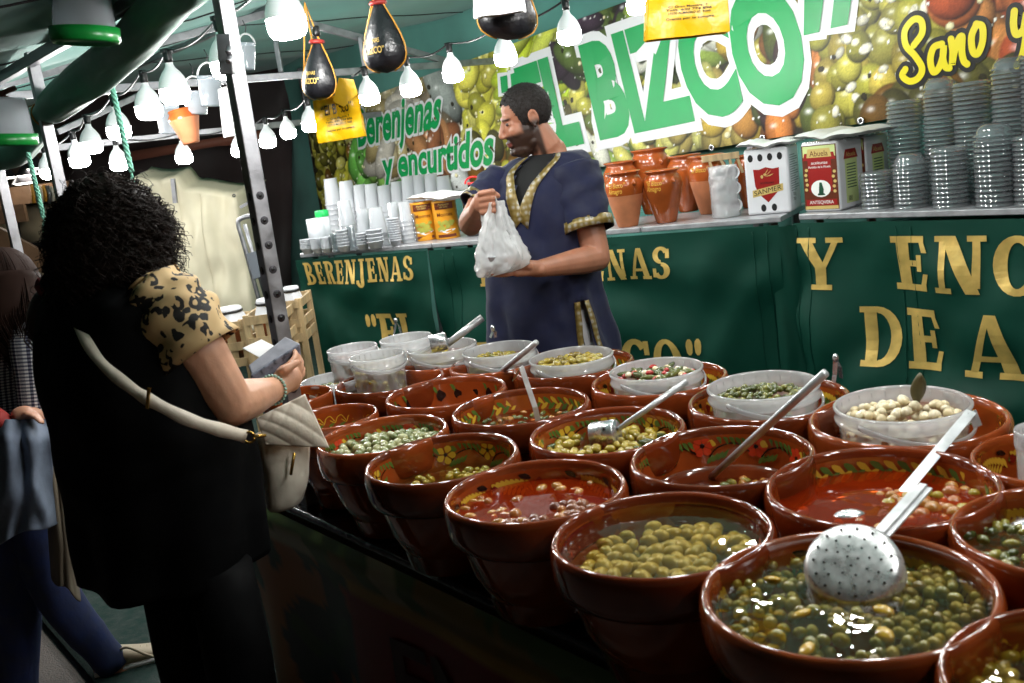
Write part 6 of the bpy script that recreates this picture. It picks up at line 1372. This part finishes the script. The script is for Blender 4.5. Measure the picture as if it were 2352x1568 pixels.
tubw = empty('takeaway_tub', at(1140, 620, Y=3.06), 'pale tub showing through the bottom of the carrier bag', 'tub'); mb = MB(); mb.lathe([(0, 0), (.045, 0), (.052, .05), (.055, .052), (0, .053)], 20, at(1150, 622, Y=3.06)); mb.build('wall', CUPW, tubw)
# ---------------------------------------------------------------- customer with curly hair, seen from behind
YW = 2.15
wo = empty('person', (at(330, 900, Y=YW).x, YW, 0), 'customer seen from behind with dark curls, black dress and leopard sleeve', 'person')
wF = V((.62, .78, 0)).normalized(); wR = V((.78, -.62, 0)).normalized()     # facing; her right
hw = at(262, 520, Y=YW+.02)
ws = at(392, 716, Y=YW-.07); we = at(528, 930, Y=YW-.05); ww = at(632, 893, Y=YW+.16); wl = at(150, 720, Y=YW+.18)
P_ = [('e', hw, (.07, .08, .085)), ('c', hw-V((0, 0, .06)), .06, at(262, 640, Y=YW), .065)]
P_ += limb((ws, .058), (ws.lerp(we, .45), .064), (ws.lerp(we, .85), .056), (we, .05), (we.lerp(ww, .35), .047), (we.lerp(ww, .8), .034), (ww, .029))
pw = at(662, 868, Y=YW+.20); fd = (at(692, 838, Y=YW+.24)-pw).normalized(); sdv = V((0, .35, -.93)); sdv = (sdv-fd*sdv.dot(fd)).normalized(); upv = fd.cross(sdv).normalized(); upv = upv if upv.y > 0 else -upv
P_ += [('c', ww, .029, pw, .03), ('e', pw, (.034, .026, .036))]; P_ += fingers(pw+fd*.018, (fd+V((0, .0, .12))).normalized(), sdv, upv, (.066, .072, .07, .056), curl=.55, r=.0092)
P_ += limb((pw+V((-.01, -.02, .02)), .014), (at(655, 850, Y=YW+.16), .0115), (at(682, 832, Y=YW+.18), .0095))
me = blob(P_, .005, 5); paint(me, lambda p: (*(np.array(rgb(212, 158, 128)[:3])*(.95+.1*nz(p.x*20, p.y*20, p.z*20))), 1)); me.materials.append(SKIN); link('body', me, wo)
# dress
BLK = mat('black_jersey', rgb(4, 4, 5), .85, var=.2, vscale=10, bump=.3, bscale=14, spec=.12)
RR = lambda px, py, Y, w_, d_: (at(px, py, Y=Y), wR*w_, wF*d_)
rings = dense([RR(255, 630, YW+.03, .07, .06), RR(262, 652, YW+.03, .15, .10), RR(262, 690, YW+.02, .195, .13), RR(285, 760, YW+.02, .20, .16), RR(318, 860, YW+.02, .205, .185), RR(345, 950, YW+.02, .21, .195), RR(362, 1040, YW+.02, .21, .195), RR(378, 1130, YW+.02, .208, .19), RR(392, 1220, YW+.02, .205, .185), RR(400, 1300, YW+.02, .203, .18)], 6)
mb = MB(); ringloft(mb, rings, 60, 0, lambda p, t, v, rad: p+rad.normalized()*(.012*nz(math.cos(t)*2, math.sin(t)*2, v*6)+.016*math.sin(t*6+v*3)*sstep(.5, 1, v))); mb.build('dress', BLK, wo, solid=.004)
for s_ in (-.10, .10):
    mb = MB(); b0 = rings[-1][0]+wR*(s_+.08); mb.tube([b0+V((0, 0, .03)), b0-V((0, 0, .2)), V((b0.x, b0.y, .08)), V((b0.x, b0.y, .02))], [.07, .075, .055, .06], 16); mb.build('leggings', BLK, wo)
    mb = MB(); mb.ell(V((b0.x, b0.y, .045))+wF*.05, (.05, .12, .045), 14, 0, Matrix.Rotation(-.67, 3, 'Z')); mb.build('shoe', BLACKP, wo)
# leopard sleeve
LEO = bpy.data.materials.new('leopard_print'); LEO.use_nodes = True; t = LEO.node_tree; b = t.nodes['Principled BSDF']; b.inputs['Roughness'].default_value = .75; L = t.links.new
tc = t.nodes.new('ShaderNodeTexCoord'); ns = t.nodes.new('ShaderNodeTexNoise'); ns.inputs['Scale'].default_value = 30; L(tc.outputs['Object'], ns.inputs['Vector'])
mx = t.nodes.new('ShaderNodeVectorMath'); mx.operation = 'MULTIPLY_ADD'; mx.inputs[1].default_value = (.02, .02, .02); L(ns.outputs['Color'], mx.inputs[0]); L(tc.outputs['Object'], mx.inputs[2])
vo = t.nodes.new('ShaderNodeTexVoronoi'); vo.inputs['Scale'].default_value = 34; L(mx.outputs[0], vo.inputs['Vector'])
n2 = t.nodes.new('ShaderNodeTexNoise'); n2.inputs['Scale'].default_value = 46; n2.inputs['Detail'].default_value = 1; L(tc.outputs['Object'], n2.inputs['Vector'])
cr = t.nodes.new('ShaderNodeValToRGB'); cr.color_ramp.interpolation = 'LINEAR'; e = cr.color_ramp.elements; e[0].position = .16; e[0].color = (0, 0, 0, 1); e[1].position = .60; e[1].color = (0, 0, 0, 1)
for pos, q in ((.28, 1), (.42, 1)): x_ = e.new(pos); x_.color = (q, q, q, 1)
L(vo.outputs['Distance'], cr.inputs[0])
cr2 = t.nodes.new('ShaderNodeValToRGB'); cr2.color_ramp.elements[0].position = .42; cr2.color_ramp.elements[1].position = .47; L(n2.outputs[0], cr2.inputs[0])
mu = t.nodes.new('ShaderNodeMath'); mu.operation = 'MULTIPLY'; L(cr.outputs[0], mu.inputs[0]); L(cr2.outputs[0], mu.inputs[1])
st_ = t.nodes.new('ShaderNodeMapRange'); st_.inputs[1].default_value = .4; st_.inputs[2].default_value = .55; L(mu.outputs[0], st_.inputs[0])
mc = t.nodes.new('ShaderNodeMixRGB'); mc.inputs[1].default_value = rgb(206, 174, 124); mc.inputs[2].default_value = rgb(20, 17, 16); L(st_.outputs[0], mc.inputs[0]); L(mc.outputs[0], b.inputs['Base Color'])
a_, b_ = at(364, 686, Y=YW-.06), at(462, 812, Y=YW-.075); d = (b_-a_).normalized(); x, y, _ = basis(d)
rr = dense([(a_-d*.05, x*.03, y*.03), (a_-d*.035, x*.06, y*.06), (a_+d*.015, x*.084, y*.084), (a_.lerp(b_, .5), x*.088, y*.088), (b_, x*.084, y*.084)], 6)
mb = MB(); ringloft(mb, rr, 40, 0, lambda p, t, v, rad: p+rad.normalized()*(.010*nz(math.cos(t)*2, math.sin(t)*2, v*7)+.006*math.sin(v*22+t*2))); mb.build('sleeve', LEO, wo, solid=.003)
# curls
HAIRC = mat('dark_curly_hair', rgb(30, 20, 15), .6, var=.4, vscale=60, spec=.25); rs_ = random.Random(11)
hcw = at(252, 522, Y=YW+.03); hr = (.108, .11, .114)
mb = MB(); mb.grid(40, 28, lambda u, v: (lambda d_: hcw+V((d_.x*hr[0], d_.y*hr[1], d_.z*hr[2]))*(1+.10*nz(d_.x*5, d_.y*5, d_.z*5)+.05*nz(d_.x*14, d_.y*14, d_.z*14)))(V((math.sin(PI*v)*math.cos(2*PI*u), math.sin(PI*v)*math.sin(2*PI*u), math.cos(PI*v)))), closed=True)
mb.ell(at(255, 606, Y=YW+.0), (.10, .10, .085), 18); mb.build('hair_mass', HAIRC, wo)
mb = MB()
for i in range(2700):
    z_ = rs_.uniform(-1, 1); a = rs_.uniform(0, 2*PI); q = math.sqrt(1-z_*z_); d_ = V((q*math.cos(a), q*math.sin(a), z_))
    g = 1+.10*nz(d_.x*5, d_.y*5, d_.z*5); base = hcw+V((d_.x*hr[0], d_.y*hr[1], d_.z*hr[2]))*g*rs_.uniform(.86, 1.0)
    if z_ < -.3 and i % 2: base += V((rs_.uniform(-.05, .03), 0, -rs_.uniform(.0, .07)))
    fall = (d_*.35+V((0, 0, -.8))).normalized(); x, y, _ = basis(fall); cr_ = rs_.uniform(.004, .013); L_ = rs_.uniform(.03, .085); ph = rs_.uniform(0, 6); nt_ = rs_.uniform(1.2, 2.4); pts = []
    for k in range(11):
        u = k/10; pts.append(base+d_*(.012*u+.006)+fall*L_*u+x*math.cos(ph+u*nt_*2*PI)*cr_+y*math.sin(ph+u*nt_*2*PI)*cr_)
    mb.tube(pts, [.0013*(1-.5*k/10) for k in range(11)], 3, cap=False)
for i in range(800):                              # lower locks falling on the shoulders
    z_ = rs_.uniform(-1, .6); a = rs_.uniform(0, 2*PI); q = math.sqrt(1-z_*z_); d_ = V((q*math.cos(a), q*math.sin(a), z_)); base = at(248, 612, Y=YW+.01)+V((d_.x*.115, d_.y*.10, d_.z*.07))
    x, y, fall = basis((d_*.2+V((0, 0, -1))).normalized()); cr_ = rs_.uniform(.005, .014); L_ = rs_.uniform(.03, .08); ph = rs_.uniform(0, 6); nt_ = rs_.uniform(.8, 1.8)
    mb.tube([base+d_*.01+fall*L_*k/10+x*math.cos(ph+k/10*nt_*2*PI)*cr_+y*math.sin(ph+k/10*nt_*2*PI)*cr_ for k in range(11)], [.0015*(1-.5*k/10) for k in range(11)], 3, cap=False)
for i in range(120):                              # flyaway single hairs
    a = rs_.uniform(0, 2*PI); z_ = rs_.uniform(-.3, 1); q = math.sqrt(1-z_*z_); d_ = V((q*math.cos(a), q*math.sin(a), z_)); base = hcw+V((d_.x*hr[0], d_.y*hr[1], d_.z*hr[2])); t_ = d_.cross(V((rs_.uniform(-1, 1), rs_.uniform(-1, 1), rs_.uniform(-1, 1)))).normalized(); L_ = rs_.uniform(.012, .03)
    mb.tube([base+d_*L_*.9*math.sin(u*2.4)+t_*L_*(1-math.cos(u*2.4)) for u in (0, .25, .5, .75, 1.)], .0007, 3, cap=False)
mb.build('curls', HAIRC, wo)
tail = MB(); BRN = mat('brown_hair', rgb(52, 32, 24), .5, var=.4, vscale=80, stretch=(8, 8, 1))
c = [at(122, 660, Y=YW+.12), at(114, 720, Y=YW+.12), at(112, 770, Y=YW+.12), at(124, 830, Y=YW+.12)]; tail.tube(spline(c, 5), [.02, .03, .038, .042, .045, .047, .048, .048, .046, .044, .04, .036, .03, .024, .016, .006], 14)
for i in range(120):
    o_ = V((rs_.uniform(-1, 1), rs_.uniform(-1, 1), 0))*.04; tail.tube([p+o_*w_ for p, w_ in zip(c, (.4, .95, 1.1, .4))], .0012, 3, cap=False)
tail.build('ponytail', BRN, wo)
mb = MB(); p0 = at(117, 655, Y=YW+.10); mb.grid(24, 8, lambda u, v: p0+V((math.cos(2*PI*u)*(.022+.012*math.cos(2*PI*v)*(1+.3*math.sin(u*40))), math.sin(2*PI*u)*(.022+.012*math.cos(2*PI*v)), .018*math.sin(2*PI*v)*(1+.3*math.sin(u*34)))), closed=True); mb.build('scrunchie', mat('red_scrunchie', rgb(120, 18, 24), .7), wo)
# bracelet
mb = MB(); bc = we.lerp(ww, .93); d = (ww-we).normalized(); x, y, _ = basis(d)
for i in range(26): a = 2*PI*i/26; mb.ell(bc+x*math.cos(a)*.034+y*math.sin(a)*.034, .0042, 6)
mb.build('bracelet', mat('mint_beads', rgb(150, 190, 176), .25), wo)
# shoulder bag with strap
CREAM = mat('cream_leather', rgb(230, 218, 200), .45, var=.08, vscale=12, bump=.12, bscale=60); BRASS = mat('brass_fitting', rgb(206, 164, 84), .25, .9)
sb = empty('shoulder_bag', at(650, 1100, Y=2.2), 'cream quilted shoulder bag on a wide strap at the customer\'s hip', 'bag')
def onb(px, py): return at(px, py, Y=YW-.21-.02*math.sin((px-150)/450*PI))
path = spline([at(158, 690, Y=YW-.06), at(185, 760, Y=YW-.14), at(232, 832, Y=YW-.2), at(300, 890, Y=YW-.235), at(350, 922, Y=YW-.24), at(430, 962, Y=YW-.225), at(500, 985, Y=YW-.18), at(565, 1002, Y=YW-.10)], 6)
mb = MB(); vs = []
for i, p in enumerate(path):
    t_ = (path[min(i+1, len(path)-1)]-path[max(i-1, 0)]).normalized(); v_ = (p-CAM).normalized(); s_ = t_.cross(v_).normalized(); w_ = .0095+.005*i/len(path)+.001*math.sin(i*.9); vs += [p-s_*w_, p+s_*w_]
mb.add(vs, [(2*i, 2*i+1, 2*i+3, 2*i+2) for i in range(len(path)-1)]); mb.build('strap', CREAM, sb, solid=.004)
p = at(350, 914, Y=YW-.245); mb = MB(); mb.beam(p+V((.0, -.006, .022)), p+V((-.012, -.006, -.018)), .006); mb.build('buckle', BRASS, sb, smooth=False); p = at(572, 1004, Y=YW-.1); mb = MB(); mb.tube([p+V((.012*math.cos(a), 0, .012*math.sin(a))) for a in [2*PI*j/12 for j in range(13)]], .0028, 6); mb.tube([p+V((.012, 0, 0)), p+V((.03, .02, -.006))], .004, 6); mb.build('clasp', BRASS, sb)
YBG = 2.25
def flap(u, v, q=0):
    tl, tr, br_, bl_ = (588, 960), (700, 905), (756, 1028), (610, 1020)
    px = (tl[0]*(1-u)+tr[0]*u)*(1-v)+(bl_[0]*(1-u)+br_[0]*u)*v; py = (tl[1]*(1-u)+tr[1]*u)*(1-v)+(bl_[1]*(1-u)+br_[1]*u)*v
    quilt = -.003*abs(math.sin(u*9+v*7))**.6-.003*abs(math.sin(u*9-v*7))**.6; return at(px, py, Y=YBG+.05*u-.02+quilt*(1 if not q else 0)+(.03 if q else 0)-.012*math.sin(PI*u)*math.sin(PI*v))
mb = MB(); mb.grid(40, 30, flap); mb.grid(12, 10, lambda u, v: flap(1-u, v, 1)); mb.build('quilted_flap', CREAM, sb, solid=.004)
rr = dense([(at(650, 985, Y=YBG+.07), V((.058, .03, 0)), V((-.02, .035, 0))), (at(655, 1060, Y=YBG+.06), V((.052, .03, 0)), V((-.02, .045, 0))), (at(656, 1120, Y=YBG+.06), V((.046, .026, 0)), V((-.02, .045, 0))), (at(652, 1160, Y=YBG+.06), V((.034, .02, 0)), V((-.015, .035, 0))), (at(650, 1166, Y=YBG+.06), V((.004, .002, 0)), V((-.002, .004, 0)))], 6)
mb = MB(); ringloft(mb, rr, 36, 0, lambda p, t, v, rad: p+rad.normalized()*.004*nz(t*2, v*5)); mb.build('pouch', CREAM, sb)
mb = MB(); mb.tube([at(676, 1040, Y=YBG+.005), at(668, 1090, Y=YBG+.0)], .004, 6); mb.build('zip', BRASS, sb)
# wallet
wa = empty('wallet', at(640, 830, Y=YW+.2), 'patterned grey zip wallet open in the customer\'s hand', 'wallet')
WAL = mat('patterned_wallet', rgb(110, 112, 126), .45, var=.55, vscale=60); WAL2 = mat('lilac_wallet', rgb(140, 140, 150), .5, var=.2, vscale=30)
def slab(q, Y0, th, m, nm):
    mb = MB(); f_ = [at(*p, Y=Y0+dy) for p, dy in q]; o_ = (f_[1]-f_[0]).cross(f_[3]-f_[0]).normalized()*th; mb.add(f_+[p+o_ for p in f_], [(3, 2, 1, 0), (4, 5, 6, 7)]+[(i, (i+1) % 4, 4+(i+1) % 4, 4+i) for i in range(4)]); mb.build(nm, m, wa, smooth=False, bevel=.004)
slab([((578, 862), -.02), ((690, 788), .05), ((694, 830), .05), ((580, 890), -.02)], YW+.20, .012, WAL, 'outer_cover'); slab([((570, 838), .02), ((655, 772), .10), ((690, 788), .08), ((578, 860), .0)], YW+.20, .010, WAL2, 'inner_cover'); slab([((556, 800), .05), ((600, 824), .05), ((640, 800), .09), ((600, 780), .1)], YW+.23, .002, WHITEP, 'receipt')
# ---------------------------------------------------------------- passer-by at the left edge
YP = 3.25
pe = empty('person', (at(40, 1000, Y=YP).x, YP, 0), 'passer-by with long brown hair in a checked shirt and jeans, mid stride', 'person')
GING = bpy.data.materials.new('gingham'); GING.use_nodes = True; t = GING.node_tree; b = t.nodes['Principled BSDF']; b.inputs['Roughness'].default_value = .8; L = t.links.new
tc = t.nodes.new('ShaderNodeTexCoord'); sx = t.nodes.new('ShaderNodeSeparateXYZ'); L(tc.outputs['UV'], sx.inputs[0]); hs = []
for ax in (0, 1):
    fr_ = t.nodes.new('ShaderNodeMath'); fr_.operation = 'FRACT'; L(sx.outputs[ax], fr_.inputs[0]); gt = t.nodes.new('ShaderNodeMath'); gt.operation = 'GREATER_THAN'; gt.inputs[1].default_value = .5; L(fr_.outputs[0], gt.inputs[0]); hs.append(gt.outputs[0])
ad = t.nodes.new('ShaderNodeMath'); ad.operation = 'ADD'; L(hs[0], ad.inputs[0]); L(hs[1], ad.inputs[1]); cr = t.nodes.new('ShaderNodeValToRGB'); cr.color_ramp.interpolation = 'CONSTANT'; e = cr.color_ramp.elements; e[0].color = rgb(226, 226, 224); e[1].position = .75; e[1].color = rgb(24, 26, 52); x_ = e.new(.25); x_.color = rgb(120, 122, 138)
dv_ = t.nodes.new('ShaderNodeMath'); dv_.operation = 'MULTIPLY'; dv_.inputs[1].default_value = .5; L(ad.outputs[0], dv_.inputs[0]); L(dv_.outputs[0], cr.inputs[0]); L(cr.outputs[0], b.inputs['Base Color'])
PR = lambda px, py, w_, d_, Y=YP: (at(px, py, Y=Y), V((w_, -.03, 0)), V((.02, d_, 0)))
rings = dense([PR(22, 700, .08, .07), PR(22, 722, .15, .09), PR(18, 760, .19, .11), PR(18, 840, .18, .12), PR(24, 920, .18, .12), PR(32, 990, .19, .13)], 8)
mb = MB(); ringloft(mb, rings, 40, 0, lambda p, t, v, rad: p+rad.normalized()*.008*nz(t*2, v*6)); NRr = len(rings); mb.uv = [(j/40*62, i*1.55) for i in range(NRr) for j in range(40)]; mb.build('checked_shirt', GING, pe)
a_, b_ = at(70, 770, Y=YP-.12), at(85, 960, Y=YP-.16); d = (b_-a_).normalized(); x, y, _ = basis(d); rr = dense([(a_-d*.06, x*.03, y*.03), (a_, x*.062, y*.062), (a_.lerp(b_, .5), x*.056, y*.056), (b_, x*.05, y*.05)], 8)
mb = MB(); ringloft(mb, rr, 24, 0); mb.uv = [(j/24*19, i*1.5) for i in range(len(rr)) for j in range(24)]; mb.build('sleeve', GING, pe)
hp = at(22, 660, Y=YP+.03); hip = at(60, 1110, Y=YP); kn1, an1 = at(120, 1340, Y=YP-.05), at(262, 1530, Y=YP); kn2, an2 = at(40, 1380, Y=YP-.02), at(40, 1700, Y=YP)
P_ = [('e', hp, (.075, .09, .105)), ('c', hp-V((0, 0, .06)), .05, at(22, 715, Y=YP), .06)]+limb((at(20, 740, Y=YP), .11), (at(30, 950, Y=YP), .13), (hip, .14))
P_ += limb((a_, .05), (b_, .038), (at(66, 955, Y=YP-.26), .027)); hd = at(52, 948, Y=YP-.29); P_ += [('e', hd, (.036, .03, .022))]+fingers(hd+V((.02, -.01, 0)), V((.8, -.3, -.25)), V((.2, -.9, .1)), V((-.1, 0, -1)), (.06, .066, .062, .05), .35, .0085)
P_ += limb((kn1, .05), (an1, .036), (at(318, 1548, Y=YP+.02), .03)); me = blob(P_, .007, 4); paint(me, lambda p: rgb(206, 150, 122)); me.materials.append(SKIN); link('body', me, pe)
JEAN = mat('blue_denim', rgb(30, 42, 82), .8, var=.25, vscale=20, bump=.15, bscale=40)
def leg(a, b, c, r, nm): mb = MB(); P2 = spline([a, b, c], 8); n_ = len(P2); mb.tube(P2, [r[0]+(r[1]-r[0])*min(1, i/8) if i < 8 else r[1]+(r[2]-r[1])*(i-8)/8 for i in range(n_)], 18); 
def mkleg(a, b, c, r):
    mb = MB(); P2 = spline([a, b, c], 10); mb.tube(P2, [(r[0]+(r[1]-r[0])*i/10 if i < 10 else r[1]+(r[2]-r[1])*(i-10)/10)*(1+.04*math.sin(i*1.7)*(i > 15)) for i in range(21)], 20); mb.build('jeans_leg', JEAN, pe)
mkleg(hip+V((.03, 0, 0)), kn1, an1, (.115, .075, .055)); mkleg(hip-V((.06, 0, 0)), kn2, an2, (.115, .08, .055))
mb = MB(); mb.tube([at(40, 985, Y=YP), at(50, 1060, Y=YP), at(58, 1130, Y=YP)], [.165, .175, .16], 24); mb.build('jeans_seat', JEAN, pe)
# long hair
mb = MB(); LH = mat('long_brown_hair', rgb(44, 28, 22), .75, var=.4, spec=.15, vscale=60, stretch=(10, 10, 1)); mb.ell(hp+V((0, -.01, .012)), (.095, .11, .118), 24)
c = [at(20, 640, Y=YP-.06), at(24, 720, Y=YP-.12), at(40, 760, Y=YP-.13), at(48, 790, Y=YP-.13)]; mb.tube(spline(c, 6), [.10+.012*math.sin(i*.4)-.0042*max(0, i-6)*1.2 for i in range(19)], 20, flat=.6)
for i in range(260):
    o_ = V((rs_.uniform(-1, 1)*.105, rs_.uniform(-1, .2)*.07, 0)); mb.tube([p+o_*w_ for p, w_ in zip(c, (.75, 1., .85, .62))]+[c[-1]+o_*.4-V((0, 0, rs_.uniform(0, .08)))], .0016, 3, cap=False)
for i in range(420):
    a = rs_.uniform(0, 2*PI); ph = rs_.uniform(.0, .5); pts_ = []
    for k in range(9):
        th = ph+k/8*1.7; pts_.append(hp+V((math.sin(th)*math.cos(a)*.0985, -.01+math.sin(th)*math.sin(a)*.113, .012+math.cos(th)*.121)))
    mb.tube(pts_, .0016, 3, cap=False)
mb.build('long_hair', LH, pe)
SNK = mat('cream_sneaker', rgb(176, 160, 136), .6, var=.1); shoe = empty('sneaker', (an1.x, an1.y, 0), 'cream lace-up sneaker of the passer-by stepping on the carpet', 'shoe')
s0, s1 = at(252, 1570, Y=YP+.0), at(362, 1535, Y=YP+.06); d = (s1-s0); d.z = 0; d.normalize(); side = V((-d.y, d.x, 0)); z0 = .02
key = [(-.04, .03, .10, .09), (.0, .036, .085, .085), (.06, .04, .07, .07), (.12, .043, .05, .055), (.18, .045, .035, .045), (.225, .035, .028, .035), (.245, .01, .02, .02)]
base = V((s0.x, s0.y, 0)); rr = dense([(base+d*q+V((0, 0, z0+h_*.5)), side*w_, V((0, 0, h_*.5))) for q, w_, h_, hh in key], 5); mb = MB(); ringloft(mb, rr, 28, 0); mb.build('upper', SNK, shoe)
mb = MB(); vs = []; 
rr2 = [(base+d*q+V((0, 0, z0)), side*w_*1.1, V((0, 0, .016))) for q, w_, h_, hh in key]; ringloft(mb, dense(rr2, 4), 20, 0); mb.build('sole', WHITEP, shoe)
mb = MB()
for i in range(5): q = .05+.022*i; mb.tube([base+d*q+side*.028+V((0, 0, .082-.2*q)), base+d*(q+.01)+V((0, 0, .092-.2*q)), base+d*q-side*.028+V((0, 0, .082-.2*q))], .003, 5)
mb.tube(spline([base+d*.07+V((0, -.03, .09)), base+d*.11+V((0, -.06, .1)), base+d*.16+V((0, -.065, .06)), base+d*.19+V((0, -.06, .035))], 5), .005, 5); mb.build('laces', SNK, shoe)
# denim jacket over the arm, pale coat, red sleeve
DEN = mat('light_denim', rgb(112, 122, 140), .8, var=.22, vscale=14, bump=.2, bscale=40)
def drape(nm, pts, Y, m, label, cat, amp=.03):
    T0, T1, B1, B0 = pts; mb = MB(); mb.grid(26, 30, lambda u, v: at((T0[0]*(1-u)+T1[0]*u)*(1-v)+(B0[0]*(1-u)+B1[0]*u)*v, (T0[1]*(1-u)+T1[1]*u)*(1-v)+(B0[1]*(1-u)+B1[1]*u)*v+6*math.sin(u*9)*v, Y=Y-.07*math.sin(PI*u)+amp*nz(u*4, v*2.5)+amp*.7*math.sin(u*15+3*nz(u*3, v*2))*v**.5+.06*sstep(.2, 0, v))); return tag(mb.build(nm, m, solid=.006, sub=1), label, cat)
drape('denim_jacket', [(-40, 962), (112, 962), (134, 1200), (-40, 1260)], YP-.3, DEN, 'light denim jacket draped over the passer-by\'s arm', 'jacket', .045)
drape('pale_coat', [(96, 1000), (138, 1010), (186, 1380), (118, 1330)], YP-.2, mat('beige_coat', rgb(120, 108, 92), .85, var=.15), 'beige coat hanging down behind the denim jacket', 'coat', .02)
mb = MB(); mb.tube(spline([at(-40, 930, Y=YP-.3), at(0, 958, Y=YP-.31), at(18, 975, Y=YP-.31)], 5), .03, 12, flat=.6); tag(mb.build('red_bag_strap', mat('red_fabric', rgb(150, 34, 28), .7)), 'red bag strap at the left edge beside the hand', 'strap')
mb = MB(); mb.tube([at(390, 588, Y=3.2), at(437, 665, Y=3.2)], .0045, 6); mb.tube([at(436, 664, Y=3.2), at(441, 676, Y=3.2)], .009, 6); tag(mb.build('gold_cord', GOLDC), 'gold cord stretched behind the curly haired customer', 'cord')
